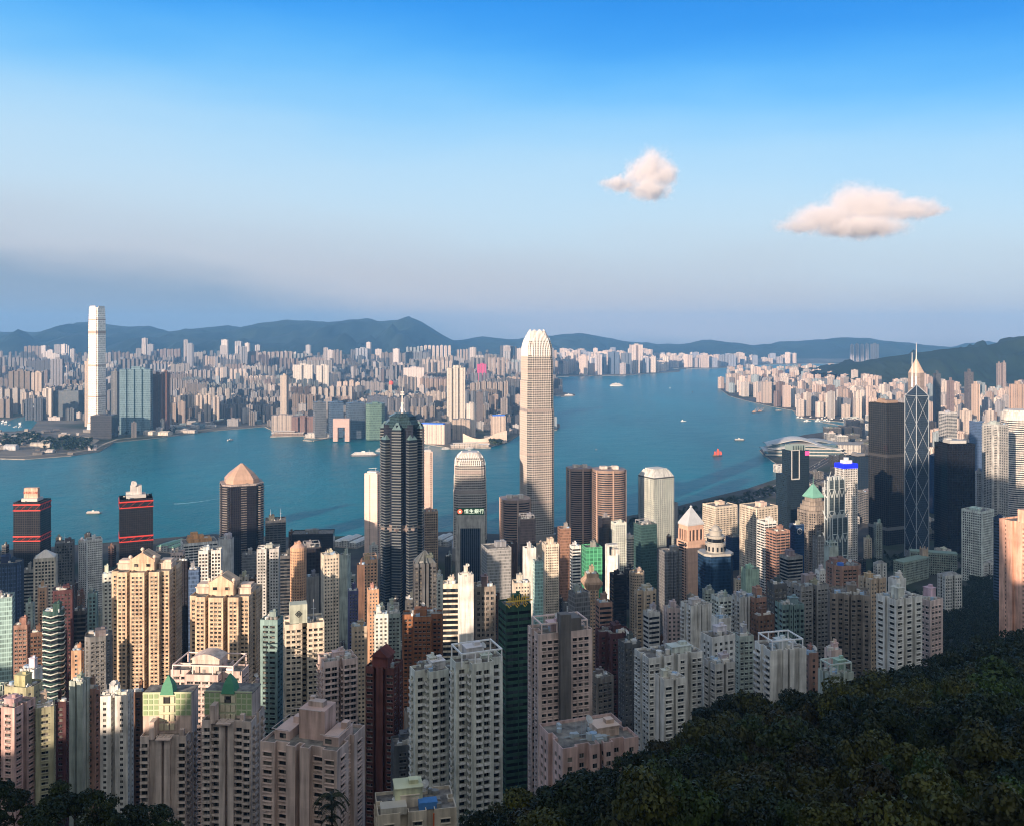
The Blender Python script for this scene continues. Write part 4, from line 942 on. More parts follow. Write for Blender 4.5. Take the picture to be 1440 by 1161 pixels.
b = MB(); b.loft([[(x*1.0, y*1.0, hh - 1) for x, y in P], [(x*1.02, y*1.02, hh + 1.6) for x, y in P]], True); b.build('cornice', M_WALL, rt, (.5, .42, .38))

# twin rounded office towers with brown horizontal bands
def curved_bands(x0, x1, yt, D, rot, label):
    r = R(rot); pf0 = lambda: [(.5*math.copysign(abs(math.cos(t))**.72, math.cos(t)), .5*math.copysign(abs(math.sin(t))**.72, math.sin(t))) for t in np.linspace(-math.pi, math.pi, 28, False)]
    u = pf0(); X, k = fit(u, x0, x1, D, r); z0 = 2.5; hh = PZ(yt, D) - z0; root = empty('office_tower', (X, D, z0), r, label=label, cat='office tower'); W, Gm = MB(), MB()
    P = np.array(u)*k; L3 = lambda s, z: np.c_[P*s, np.full(len(P), z)]
    for z in np.arange(hh - 4.2, 0, -3.9): W.loft([L3(.955, z), L3(1, z), L3(1, z + 1.75), L3(.955, z + 1.75)], False)
    Gm.loft([L3(.957, 0), L3(.957, hh - 2)], False); Gm.build('glazing', M_OFFGLASS, root, (.5, .5, .5)); W.loft([L3(1, hh - 2.8), L3(1, hh + 1)], True); W.build('bands', M_CLAD, root, (.27, .19, .15))
    T = MB()
    for a in (-90, -30, 30, 150, 210, 90): x, y = math.cos(R(a)), math.sin(R(a)); i = int(round((a + 180) / 360 * 28)) % 28; T.box(P[i][0]*1.0, P[i][1]*1.0, 0, 2.4, 2.4, hh + .6, rot=R(a))
    T.build('piers', M_CLAD, root, (.38, .27, .21))
    b = MB(); b.box(-k*.18, 0, hh + 1, k*.2, k*.2, 5); b.box(k*.17, -k*.1, hh + 1, k*.17, k*.2, 6); b.box(k*.05, k*.2, hh + 1, k*.3, k*.12, 3); b.build('rooftop_plant', M_WALL, root, (.62, .56, .50)); FOOT.append((X, D, k*.7))
curved_bands(797, 834, 657, 1720, 10, 'left of two joined round-cornered towers with brown floor bands')
curved_bands(833, 880, 659, 1690, 10, 'right of two joined round-cornered towers with brown floor bands')
curved_bands(703, 746, 700, 1560, 10, 'single round-cornered brown banded tower standing in front of the tallest one')

# white tower with rows of porthole windows and a chamfered roof
def porthole_tower():
    D = 1750; r = R(30); X, k = fit(poly_box(1, 1), 897.5, 948, D, r); z0 = 2.5; hh = PZ(668, D) - z0; root = empty('office_tower', (X, D, z0), r, label='white square tower with rows of round porthole windows and a chamfered roof', cat='office tower')
    b = MB(); P = poly_box(k, k); b.loft([[(x, y, 0) for x, y in P], [(x, y, hh) for x, y in P]], False); b.build('wall', M_WALL, root, (.52, .56, .50))
    Gm = MB(); n = 11; h = k/2
    for z in np.arange(hh - 5, max(0, hh - 175), -3.75):
        for i in range(n):
            a = -h + k*(i + .5)/n
            for (fx, fy) in ((0, -1), (-1, 0), (1, 0)):
                c = [(a + 1.05*math.cos(t), z + 1.05*math.sin(t)) for t in np.linspace(0, 6.283, 8, False)]; Gm.ngon([((p if fx == 0 else fx*(h + .06)), (fy*(h + .06) if fx == 0 else p), q) for p, q in c])
    Gm.build('glazing', M_GLASS, root, (.5, .5, .5))
    b = MB(); b.loft([[(x*1.01, y*1.01, hh - 2.5) for x, y in P], [(x*1.01, y*1.01, hh) for x, y in P]], False); b.build('dark_band', M_CLAD, root, (.05, .05, .05))
    b = MB(); b.loft([[(x*1.0, y*1.0, hh) for x, y in P], [(x*.70, y*.70, hh + 12) for x, y in P]]); b.box(0, 0, hh + 12, k*.62, k*.6, 2.2); b.build('bevelled_roof', M_WALL, root, (.60, .60, .56)); FOOT.append((X, D, k*.8))
porthole_tower()

# bank headquarters: pale portal round dark glass, green sign with characters
def portal_bank():
    D = 1420; r = R(2); X, k = fit(poly_box(1, .6), 640.5, 682.5, D, r); z0 = gz(X, D); hh = PZ(721, D) - z0; root = empty('office_tower', (X, D, z0), r, label='pale portal-framed bank block with green character sign on its roof edge', cat='office tower'); d = k*.6
    b = MB(); b.box(-k*.42, 0, 0, k*.16, d, hh); b.box(k*.42, 0, 0, k*.16, d, hh); b.box(0, 0, hh - 20, k*.68, d, 20); b.build('wall', M_WALL, root, (.50, .48, .43))
    b = MB(); b.box(0, 1.2, 0, k*.679, d - 2.4, hh - 20.2); b.build('curtain_wall', M_CURTW, root, (.010, .016, .03))
    T = MB(); n = 10; T.boxes([[-k*.34 + k*.68*(i + .5)/n, -d/2 + 1.0, (hh - 20.2)/2] for i in range(n)], [[.5, .6, hh - 20.2]]); T.build('mullions', M_METAL, root, (.14, .17, .22))
    b = MB(); b.box(0, -d/2 + 1.6, hh + .02, k*.93, 3, 10.5); b.box(0, d*.2, hh + .02, k*.6, d*.4, 5); b.build('sign_board', M_PAINT, root, (.025, .10, .035))
    tx = text_mesh('恒生銀行', 7.2, .2, M_LAMP, 'lettering', root, (k*.12, -d/2 - .15, hh + 5.2), (R(90), 0, 0), (.62, .66, .50), 1.12)
    b = MB(); b.tube((-k*.35, -d/2 + .2, hh + 5.3), (-k*.35, -d/2 - .25, hh + 5.3), 3.6, n=18); b.build('round_emblem', M_LAMP, root, (.75, .12, .06)); b = MB(); b.boxes([[-k*.35, -d/2 - .32, hh + 5.3]], [[2.4, .2, 2.4]]); b.build('emblem_square', M_LAMP, root, (.75, .62, .45)); FOOT.append((X, D, k*.7))
portal_bank()

# pale pink slim slabs behind and beside the star tower
def slab_pair(x0, x1, yt, D, rot, label, col, slots):
    r = R(rot); X, k = fit(poly_box(1, .8), x0, x1, D, r); z0 = 2.5; hh = PZ(yt, D) - z0; root = empty('office_tower', (X, D, z0), r, label=label, cat='office tower'); b = MB(); b.prism(poly_box(k, k*.8), 0, hh); b.build('wall', M_CLAD, root, col)
    b = MB()
    for z in np.arange(hh - 5, 10, -3.6):
        for f in slots: b.box(k*f, -k*.4, z, k*.055, .3, 2.4)
        for y in (-.2, .1): b.box(-k*.5, k*y, z, .3, k*.08, 1.8)
        b.box(k*.5, -k*.2, z, .3, k*.3, 1.6); b.box(k*.5, k*.2, z, .3, k*.25, 1.6)
    tag(b.build('windows', M_GLASS, root, (.5, .5, .5)), kind='stuff'); b = MB(); b.box(0, 0, hh, k*.7, k*.5, 3); b.tube((k*.2, 0, hh), (k*.2, 0, hh + 9), .3, n=5); b.tube((-k*.35, 0, hh + 7), (k*.3, 0, hh + 8.4), .35, n=4); b.build('rooftop_plant', M_PAINT, root, (.5, .5, .48)); FOOT.append((X, D, k))
slab_pair(512.5, 537, 664, 1640, -16, 'slim pale pink slab tower left of the dark star-plan tower', (.66, .50, .42), (-.08,))
slab_pair(592, 608.5, 634, 1660, 20, 'slim pale pink slab peeping out right of the dark star-plan tower', (.64, .49, .42), (0.25, .36))

# pink tower with loggia and grey pyramid
def loggia_tower():
    D = 1250; r = R(28); X, k = fit(poly_box(1, .8), 951.5, 992, D, r); z0 = gz(X, D); hh = PZ(757, D) - z0; root = empty('office_tower', (X, D, z0), r, label='pink stone tower with open loggia and grey metal pyramid on top', cat='office tower'); d = k*.8
    b = MB(); b.prism(poly_box(k, d), 0, hh); 
    q = poly_box(k*.86, d*.86); b.prism(q, hh + 14, hh + 20, base=True)
    for i in range(5):
        for s in (-1, 1):
            b.box(-k*.43 + k*.86*i/4, s*d*.40, hh, 1.6, 1.6, 14); b.box(s*k*.40, -d*.43 + d*.86*i/4, hh, 1.6, 1.6, 14)
    b.build('wall', M_CLAD, root, (.52, .34, .25)); b = MB(); b.box(0, 0, hh, k*.7, d*.7, 14); b.build('loggia_core', M_CLAD, root, (.10, .08, .07))
    b = MB()
    for z in np.arange(hh - 4, max(0, hh - 190), -3.6): b.box(-k*.5, -d*.3, z, .3, d*.12, 2); b.box(-k*.5, d*.1, z, .3, d*.5, 2)
    tag(b.build('windows', M_OFFGLASS, root, (.5, .5, .5)), kind='stuff')
    b = MB(); P = poly_box(k*.92, d*.92); b.loft([[(x, y, hh + 20) for x, y in P], [(x, y, hh + 22) for x, y in P], [(x*.08, y*.08, hh + 42) for x, y in P]], True, base=True); b.ball((0, 0, hh + 43), 1.8); b.build('pyramid_roof', M_METAL, root, (.42, .44, .45)); FOOT.append((X, D, k))
loggia_tower()

def crowned_blue():
    D = 1080; r = R(12); pf = poly_oct(1, .85, .2); X, k = fit(pf, 981.5, 1031, D, r); z0 = gz(X, D); hh = PZ(776, D) - z0; root = empty('office_tower', (X, D, z0), r, label='dark blue glass tower with round tiered stone crown', cat='office tower'); P = [(x*k, y*k) for x, y in pf]
    b = MB(); b.prism(P, 0, hh); b.build('curtain_wall', M_CURT, root, (.010, .026, .055)); b = MB(); b.loft([[(x*1.02, y*1.02, hh - 1.2) for x, y in P], [(x*1.02, y*1.02, hh + 1.4) for x, y in P]], True, base=True)
    cyl = lambda rr, za, zb_: b.prism([(rr*math.cos(t), rr*math.sin(t)) for t in np.linspace(0, 6.283, 22, False)], za, zb_, base=True)
    cyl(k*.30, hh + 1, hh + 10); cyl(k*.33, hh + 10, hh + 12); cyl(k*.27, hh + 12, hh + 18); cyl(k*.30, hh + 18, hh + 20); cyl(k*.2, hh + 20, hh + 25); cyl(k*.22, hh + 25, hh + 26); b.ball((0, 0, hh + 26), k*.15, 14, 6, z0=0.0); b.tube((0, 0, hh + 30), (0, 0, hh + 39), .4, .1, 5)
    b.build('tiered_crown', M_CLAD, root, (.33, .32, .29)); b = MB(); b.prism([(k*.275*math.cos(t), k*.275*math.sin(t)) for t in np.linspace(0, 6.283, 22, False)], hh + 13, hh + 17, False); 
    for t in np.linspace(0, 6.283, 14, False): b.box(k*.305*math.cos(t), k*.305*math.sin(t), hh + 3, 1.6, 1.6, 5, rot=t)
    b.build('crown_windows', M_OFFGLASS, root, (.4, .4, .4)); FOOT.append((X, D, k))
crowned_blue()

def green_pyramid_tower():
    D = 1400; rt, X, k, hh, z0 = make_tower(1121, 1166, 716, D, 'grid', (.26, .23, .20), 26, 'o', .95, 'brown stone tower stepping up to a green copper pyramid', 'bare')
    b = MB()
    for f, za, h in ((.80, 0, 7), (.66, 7, 6), (.52, 13, 5)): b.prism([(x*k*f, y*k*f) for x, y in poly_oct(1, .95, .2)], hh + 1 + za, hh + 1 + za + h)
    b.build('stepped_crown', M_WALL, rt, (.30, .26, .22)); b = MB(); P = poly_box(k*.50, k*.5); b.loft([[(x, y, hh + 19) for x, y in P], [(x*1.08, y*1.08, hh + 20) for x, y in P], [(x*.1, y*.1, hh + 38) for x, y in P]], True, base=True); b.tube((0, 0, hh + 38), (0, 0, hh + 50), .5, .1, 5); b.build('pyramid_roof', M_CLAD, rt, (.16, .36, .28))
green_pyramid_tower()

def truss_bank():
    D = 1320; r = R(24); X, k = fit(poly_box(1, .55), 1156, 1193, D, r); z0 = gz(X, D); hh = PZ(712, D) - z0; root = empty('office_tower', (X, D, z0), r, label='grey steel bank tower with exposed trusses and stepped tops', cat='office tower'); d = k*.55
    b = MB(); hs = (hh - 14, hh + 38, hh + 22)
    for i, (y, h) in enumerate(zip((-.33, 0, .33), hs)): b.box(0, d*y*1.0, 0, k*(.96 - .12*i), d*.33, h)
    b.build('curtain_wall', M_CURT, root, (.05, .07, .08)); W = MB(); ys = -d*.5 - .8
    for x in (-.44, -.14, .14, .44):
        W.tube((k*x, ys, 0), (k*x, ys, hs[0] + 5), .9, n=6); W.tube((k*x, -d*.165, hs[0]), (k*x, -d*.165, hs[1] + 4), .8, n=6)
    for x in (-.5, .5):
        for y in (-.4, -.1, .2): W.tube((k*x*.99, d*y, 0), (k*x*.99, d*y, hs[1] - (0 if y > -.3 else 50)), .8, n=6)
    for z in np.arange(hs[1] - 12, 20, -31):
        yy = ys if z < hs[0] else -d*.165 - .8
        for x in (-.44, .14): W.tube((k*x, yy, z), (k*(x + .15), yy, z - 12), .7, n=5); W.tube((k*(x + .30), yy, z), (k*(x + .15), yy, z - 12), .7, n=5); W.tube((k*x, yy, z), (k*(x+.3), yy, z), .6, n=5)
        W.tube((-k*.14, yy, z), (0, yy, z - 12), .7, n=5); W.tube((k*.14, yy, z), (0, yy, z - 12), .7, n=5)
        for x in (-.5, .5): W.tube((k*x, -d*.4, z), (k*x, d*.0, z - 12), .7, n=5); W.tube((k*x, d*.4, z), (k*x, 0, z - 12), .7, n=5)
    W.build('trusses', M_METAL, root, (.42, .47, .47)); b = MB()
    for x in (-.35, 0, .35): b.box(k*x*.8, d*.1, hs[1], 4, 6, 5); b.tube((k*x*.8, d*.1, hs[1] + 5), (k*x*.8 + 3, d*.1, hs[1] + 12), .4, n=4)
    b.box(0, -d*.33, hs[0], k*.7, d*.2, 4); b.build('rooftop_plant', M_PAINT, root, (.40, .43, .42)); FOOT.append((X, D, k))
truss_bank()

def blue_top():
    D = 1480; rt, X, k, hh, z0 = make_tower(1174, 1206, 655, D, 'grid', (.60, .60, .57), 20, 'b', .8, 'white gridded tower with a bright blue lit crown', 'bare')
    P = poly_box(k*1.03, k*.83); b = MB(); b.loft([[(x, y, hh - 2) for x, y in P], [(x, y, hh + 5) for x, y in P]], True, base=True); b.build('lit_crown', M_LAMP, rt, (.004, .012, .72)); b = MB(); b.box(0, 0, hh + 5, k*.5, k*.45, 5); b.tube((0, 0, hh + 10), (0, 0, hh + 14), 4, n=10); b.build('rooftop_plant', M_PAINT, rt, (.6, .6, .58))
blue_top()

def dark_step_tower():
    D = 1780; r = R(20); u = poly_box(1, .7); X, k = fit(u, 1091, 1138, D, r); z0 = 2.5; hh = PZ(632, D) - z0; lo = PZ(665, D) - z0; root = empty('office_tower', (X, D, z0), r, label='dark stepped tower with white roof arch and small pink sign by the harbour', cat='office tower'); d = k*.7
    b = MB(); b.box(k*.14, 0, 0, k*.72, d, hh); b.box(-k*.36, 0, 0, k*.28, d*.99, lo); b.build('curtain_wall', M_CURT, root, (.012, .02, .028)); b = MB(); x0 = -k*.30
    b.box(x0, -d*.5 - .6, lo - 8, 1.4, 1.4, hh - lo + 10); b.box(x0 + k*.34, -d*.5 - .6, lo - 8, 1.4, 1.4, hh - lo + 10); b.box(x0 + k*.17, -d*.5 - .6, lo - 9, k*.34, 1.4, 2.2); b.box(x0 + k*.17, -d*.5 - .6, hh + 1, k*.34, 1.4, 1.4); b.build('roof_arch', M_PAINT, root, (.42, .43, .42))
    b = MB()
    for i in range(6): b.box(-k*.15 + i*k*.11, 0, hh, .5, d*.7, 10)
    b.build('roof_fins', M_METAL, root, (.20, .26, .25)); b = MB(); b.box(k*.40, -d*.5 - .3, hh - 9, 9, .6, 8); b.build('sign', M_LAMP, root, (.72, .05, .16)); FOOT.append((X, D, k))
dark_step_tower()

# grey-white slender pair on the right, one of them curved
make_tower(1381, 1418, 596, 1780, 'balw', (.44, .44, .42), 24, 'o', .9, 'tall pale grey tower of stacked balconies near the right edge', 'ant', seed=3)
def curved_white():
    D = 1950; u = poly_round(1, .8, 26); X, k = fit(u, 1407, 1462, D, 0); z0 = gz(X, D); hh = PZ(590, D) - z0; root = empty('hotel_tower', (X, D, z0), 0, label='white curved hotel tower with dark horizontal window bands at the right edge', cat='hotel tower'); P = np.array(u)*k; W, Gm = MB(), MB(); L3 = lambda s, z: np.c_[P*s, np.full(len(P), z)]
    for z in np.arange(hh - 4, 0, -4.4): W.loft([L3(.96, z), L3(1, z), L3(1, z + 2.3), L3(.96, z + 2.3)], False)
    W.loft([L3(.96, hh), L3(1.02, hh), L3(1.02, hh + 17), L3(.9, hh + 17), L3(.86, hh + 21)]); W.build('bands', M_WALL, root, (.66, .62, .56)); Gm.loft([L3(.965, 0), L3(.965, hh)], False); Gm.build('glazing', M_OFFGLASS, root, (.5, .5, .5)); FOOT.append((X, D, k*.7))
curved_white()

def orange_tower():
    D = 650; r = R(24); X, k = fit(poly_box(1, .9), 1405, 1500, D, r); z0 = gz(X, D) - 25; hh = PZ(733, D) - z0; root = empty('apartment_tower', (X, D, z0), r, label='salmon orange apartment tower alone among dark trees at the right edge', cat='apartment tower')
    P = [(-.5,-.45),(-.34,-.45),(-.34,-.32),(-.28,-.32),(-.28,-.47),(.28,-.47),(.28,-.32),(.34,-.32),(.34,-.45),(.5,-.45),(.5,.45),(-.5,.45),(-.5,.12),(-.44,.12),(-.44,-.02),(-.5,-.02)]; P = [(x*k, y*k) for x, y in P]
    B = dict(wall=MB(), glass=MB(), trim=MB(), curt=MB(), balc=[], win=[], rng=random.Random(4)); n = len(P)
    for i in range(n):
        a, c = P[i], P[(i+1) % n]; S = dict(STY['resw']) if c[0] - a[0] > 1.5 and a[1] < 0 and abs(a[1]-c[1]) < .1 else dict(STY['ress'], pitch=5.5, ww=.8) if a[0] < -k*.45 and c[0] < -k*.45 else dict(STY['plain'])
        facade(B, a, c, 0, hh, S, 0)
    col = (.76, .44, .32); B['wall'].loft([[(x, y, hh) for x, y in P], [(x, y, hh + 1.2) for x, y in P]], False); B['wall'].box(-k*.2, -k*.1, hh + .02, k*.3, k*.4, 9); B['wall'].box(k*.15, 0, hh + .02, k*.2, k*.3, 6); B['wall'].build('wall', M_WALL, root, col)
    rb = MB(); rb.ngon([(x, y, hh) for x, y in P]); rb.build('roof', M_ROOF, root); ql = np.concatenate([q for q, *_ in B['win']]); ql = ql[np.argsort(-ql[:, 0, 2])]; gm = MB(); gm.quads(ql); tag(gm.build('windows', M_GLASS, root, (.5, .5, .5)), kind='stuff'); FOOT.append((X, D, k))
orange_tower()

# ---- beige residential twins with gabled lift towers
def slot_plan(w, d):
    x, y = w/2, d/2; s = .05*d
    return [(-x,-y+s),(-x*.76,-y+s),(-x*.76,-y-s),(-x*.42,-y-s),(-x*.42,-y+.42*d),(-x*.30,-y+.42*d),(-x*.30,-y-s*1.6),(x*.20,-y-s*1.6),(x*.20,-y+.42*d),(x*.34,-y+.42*d),(x*.34,-y-s),(x*.70,-y-s),(x*.70,-y+s),(x,-y+s),
            (x,-y*.3),(x-.1*w,-y*.3),(x-.1*w,y*.1),(x,y*.1),(x,y),(-x,y)]
def gabled_twin(x0, x1, yt, pit, D, rot, label, seed):
    rt, X, k, hh, z0 = make_tower(x0, x1, yt, D, 'res', (.63, .48, .34), rot, 's', .8, label, 'bare', seed=seed, polyfn=lambda w, d: slot_plan(w, d)); z = hh + 1.1; w = k*.42; pk = PZ(pit, D) - z0 - 3
    b = MB(); b.box(0, -k*.1, z - 1, w, k*.34, pk - z - 5); e = pk - 6
    y0, y1 = -k*.27 - .3, k*.07 + .3; b.loft([[(-w/2 - .6, y0, e), (w/2 + .6, y0, e), (0, y0, pk)], [(-w/2 - .6, y1, e), (w/2 + .6, y1, e), (0, y1, pk)]], True, base=True); b.box(0, y0 - .2, e - .9, w + 1.6, .6, .9)
    b.build('gabled_lift_tower', M_WALL, rt, (.66, .47, .33)); b = MB()
    for x in (-w*.25, w*.25): b.box(x, y0 + .05, e - 5, w*.16, .4, 2.2)
    b.build('tower_windows', M_GLASS, rt, (.4, .4, .4)); b = MB()
    for x, zz in ((-w/2, e), (w/2, e), (0, pk)): b.ball((x, y0 + 1.2, zz + 2.4), 1.5); b.tube((x, y0 + 1.2, zz - 1), (x, y0 + 1.2, zz + 1.4), .55, n=6)
    b.build('roof_globes', M_PAINT, rt, (.66, .52, .42)); b = MB()
    for s in (-1, 1): b.box(s*k*.36, 0, z - 1, k*.22, k*.3, 4.4); b.box(s*k*.36, 0, z + 3.4, k*.25, k*.33, .5); b.box(s*k*.36, -k*.02, z + 3.9, k*.20, k*.2, 2.0)
    b.build('roof_pavilions', M_WALL, rt, (.66, .52, .42))
gabled_twin(157, 256, 797, 766, 745, 3, 'sunlit beige apartment block with gabled top and roof globes, the one further left', 11)
gabled_twin(267, 369, 831, 797, 715, -2, 'sunlit beige apartment block with gabled top behind the green-roofed pair', 12)

def green_roofed(x0, x1, yt, bx0, bx1, byt, D, rot, label, seed):
    rt, X, k, hh, z0 = make_tower(x0, x1, yt, D, 'balc', (.62, .52, .46), rot, 's', .8, label, 'bare', seed=seed); z = hh + 1.1; w = (bx1 - bx0) / F * D; up = PZ(byt, D) - z0
    xo = ((bx0 + bx1)/2 - (x0 + x1)/2) / F * D; b = MB(); b.box(xo, k*.1, z - 1, w, k*.5, up - z - 3); b.build('upper_block', M_WALL, rt, (.64, .50, .43))
    q = k*.1 - k*.25; b = MB(); fz = up - 13.5
    for half in ((0, 1, 2), (6, 7, 8)):
        b = MB()
        for i in half:
            for j in range(4): b.box(xo - w/2 + w*(i + .5)/9, q - .15, fz + j*2.6, w/9*.72, .5, 1.9)
        b.build('green_tiles', M_PAINT, rt, (.25, .34, .18))
    b = MB(); b.box(xo, q - .12, fz - .4, w, .2, 11); b.build('pale_green_frieze', M_PAINT, rt, (.46, .50, .34))
    b = MB()
    for i in range(3):
        for j in range(4): b.box(xo + (i - 1)*w/9, q - .5, fz - 7 + j*4.2, w/9*.8, .5, 3.1)
    b.build('centre_panels', M_PAINT, rt, (.55, .50, .36)); b = MB(); pw = w*.28; y0 = q - 1.0
    b.loft([[(xo - pw/2, y0, up - 4), (xo + pw/2, y0, up - 4), (xo + pw/2, y0 + k*.3, up - 4), (xo - pw/2, y0 + k*.3, up - 4)], [(xo - pw*.36, y0 + 1, up + .2), (xo + pw*.36, y0 + 1, up + .2), (xo + pw*.36, y0 + k*.28, up + .2), (xo - pw*.36, y0 + k*.28, up + .2)], [(xo - .3, y0 + k*.12, up + 4.2), (xo + .3, y0 + k*.12, up + 4.2), (xo + .3, y0 + k*.16, up + 4.2), (xo - .3, y0 + k*.16, up + 4.2)]], True, base=True)
    b.build('green_gable', M_PAINT, rt, (.045, .21, .12)); b = MB(); b.box(xo, k*.1, up - 4.0, w*1.02, k*.52, .5); b.build('roof_slab', M_ROOF, rt)
    b = MB(); b.box(xo, y0 + .6, up - 8, pw*.5, .8, 3); b.box(xo, q - .1, fz - 16, 1.3, .3, 1.3); b.build('attic_windows', M_GLASS, rt, (.4, .4, .4))
    b = MB(); b.box(xo - w*.22, q - 4, z - 1, w*.10, 5, 8); b.box(xo + w*.35, q - 3, z - 1, 2, 2, 3.4); b.box(xo + .5, q - 5, z - 1, w*.3, 6, .6); b.build('rooftop_plant', M_WALL, rt, (.60, .48, .42))
green_roofed(197, 277, 1027, 204, 271, 960, 440, 2, 'pale pink twin topped by a green tiled gable, the left of the pair', 21)
green_roofed(284, 372, 1005, 290, 358, 958, 430, -4, 'pale pink twin topped by a green tiled gable, the right of the pair', 22)
# ------------------------------------------------------------------ the rest of the towers, one line each: x0 x1 top distance style colour turn plan depth | label | extras
PAL.update(ps=(.66, .47, .43), yg=(.42, .41, .27), mn=(.36, .50, .40), vi=(.12, .13, .27), tl=(.05, .11, .10), ma=(.10, .045, .05), rs=(.36, .22, .17), gp=(.66, .52, .47))
rows('''
-22 50 988 470 resw pk -14 m .8 | pink apartment tower cut by the left edge with wide window rows
50 77 992 478 resw yg 24 b 1.2 | narrow yellow-green apartment tower wedged against the pink one
6 60 962 520 ress yg -10 o .7 | low yellow topped block just behind the pink left-edge tower
77 97 986 530 res ma 10 b 1 | dark maroon slab right of the yellow-green tower
97 127 957 500 balc gg -8 m .9 | pale green balcony tower left of the white twin shafts
119 141 968 505 res rs -8 b .9 | dull rose tower squeezed beside the pale green balcony tower
138 188 976 540 resq wh 4 m .6 | clean white tower of twin shafts with small square windows | dish
186 206 972 565 res br 5 b 1 | narrow brown tower between white shafts and green roof
240 350 940 510 resw gp -4 c .6 | salmon and white block with arched roof block behind the green roofs | dish frame
550 604 1042 440 resw dg 14 b .7 | squat dark grey block low in the centre
568 597 1000 470 plain gb 14 o .9 | windowless brown-grey tower head behind the squat dark block
531 549 1014 480 plain ob -20 b 1.4 | thin blank orange slab low in the centre
527 642 1128 330 resw cr 12 n .6 | low cream tenement with patched rooftops at the bottom edge | dish
576 642 938 412 latt wv 26 c .75 | left wing of the white lattice of stacked balconies in the centre foreground
633 707 926 402 latt wv 22 c .75 | right wing of the white lattice of stacked balconies, with roof frame | dish frame
514 567 934 480 resw rb -14 n .9 | dark red brick tower with pointed roof block left of the white lattice
447 503 924 510 balc gp 24 m .8 | pinkish white balcony tower with dark glass side
399 456 872 560 res cr 16 m .8 | cream tower with emblem block on its roof and tall aerials | ant ant2
366 398 870 575 resw te -6 b .9 | dull teal slab apartment block left of the cream aerial tower
701 747 848 520 band gd 18 b .9 | tower wrapped in dark green netting with yellow formwork on top
742 833 884 450 res gp 18 m .55 | tall pinkish beige apartment block with grey spine, centre right | frame dish
758 898 1030 335 resq ps 20 s .75 | broad salmon block with few storeys above the forest edge | dish
829 863 950 520 res gb 26 b .8 | grey-brown block tucked right of the pinkish beige block
837 886 886 600 res ma 12 c .9 | dark red-brown cross shaped tower with rough roof
869 901 902 565 ress dg 20 b .8 | slim charcoal tower left of the white hillside complex | dish
892 988 916 480 res wh 20 t .5 | white hillside complex with blank upper walls, widest part
921 964 952 440 resw wh 20 m .8 | pair of thin white shafts projecting before the white complex
985 1034 892 510 resq wh 24 b .7 | blank white upper block at the right of the white complex
990 1034 930 470 resw lg 22 m .8 | short white shaft pair in front of the blank white block
1030 1060 893 570 res gg 16 b .9 | pale sage tower with dish right of the white complex | dish
1061 1134 908 470 balw wh 14 s .8 | white stepped balcony tower standing at the forest edge | frame
1131 1151 918 490 ress rs 12 b 1 | narrow dusky rose tower behind the white stepped balcony tower
1150 1201 945 430 resw gg 18 m .7 | low pale green block with white roof frame at the forest edge | frame
1159 1184 914 445 ress gp 18 b .9 | small pink stair tower rising behind the low pale green block
1165 1224 832 620 res gb -16 s .8 | big dark taupe tower with tan stripes right of centre
1207 1246 812 680 ress be 22 m .9 | tan tower with dark centre slot behind the white and pink pair
1232 1297 838 520 resw wh 26 n .7 | white tower with long window rows standing before its blank machine-room block
1286 1326 842 540 res gp 30 b .9 | pink-sided tower closing the row before the dark park
1249 1274 814 600 plain wh 26 b .8 | white machine-room block over the banded white tower
1161 1211 792 800 resw rs 10 o .9 | dusky pink eight-sided tower with a blue roof tank
1089 1131 848 640 band te 8 s .8 | teal banded tower on the slope left of the dark taupe tower
1104 1166 820 700 res gr 18 m .8 | grey tower with stepped roof left of the dusky eight-sided tower
1047 1084 838 690 res rs 20 b .9 | dull rose tower behind the grey framed cube
1078 1107 820 650 grid dg 14 b 1 | charcoal gridded cube behind the teal banded tower
1056 1089 864 600 ress br 20 b .7 | rust brown slab with narrow slits right of the sage tower
957 1001 848 700 balc wh 22 s .8 | white green-tinted balcony tower left of centre right cluster
1000 1031 838 730 balc wg 18 b .9 | mint tinted balcony tower beside the white green-tinted one
1029 1062 838 690 balc lg 18 s .8 | light grey tower of close balconies above the white complex
1000 1028 868 610 plain wh 20 b 1 | small blank white tank house amid the balcony towers
933 958 854 720 resq gp 8 b .9 | small pink block between dark offices
904 928 860 700 band lg 22 b .9 | grey tower with sloping balcony bands
892 923 829 800 resw be 14 c .8 | beige stepped apartment block with twin setbacks
837 861 846 720 band rs 14 b .9 | brown banded block right of the dark box
799 830 832 760 glass dg 22 b .9 | plain dark glass box in the middle of the city
822 842 806 830 ress sa 8 b .9 | tan tower widening to a capital at the top
818 847 768 950 glassw gn 12 b .9 | block shrouded in bright green construction netting
720 746 818 800 ress cr 10 b .9 | cream low block left of the yellow formwork
''')
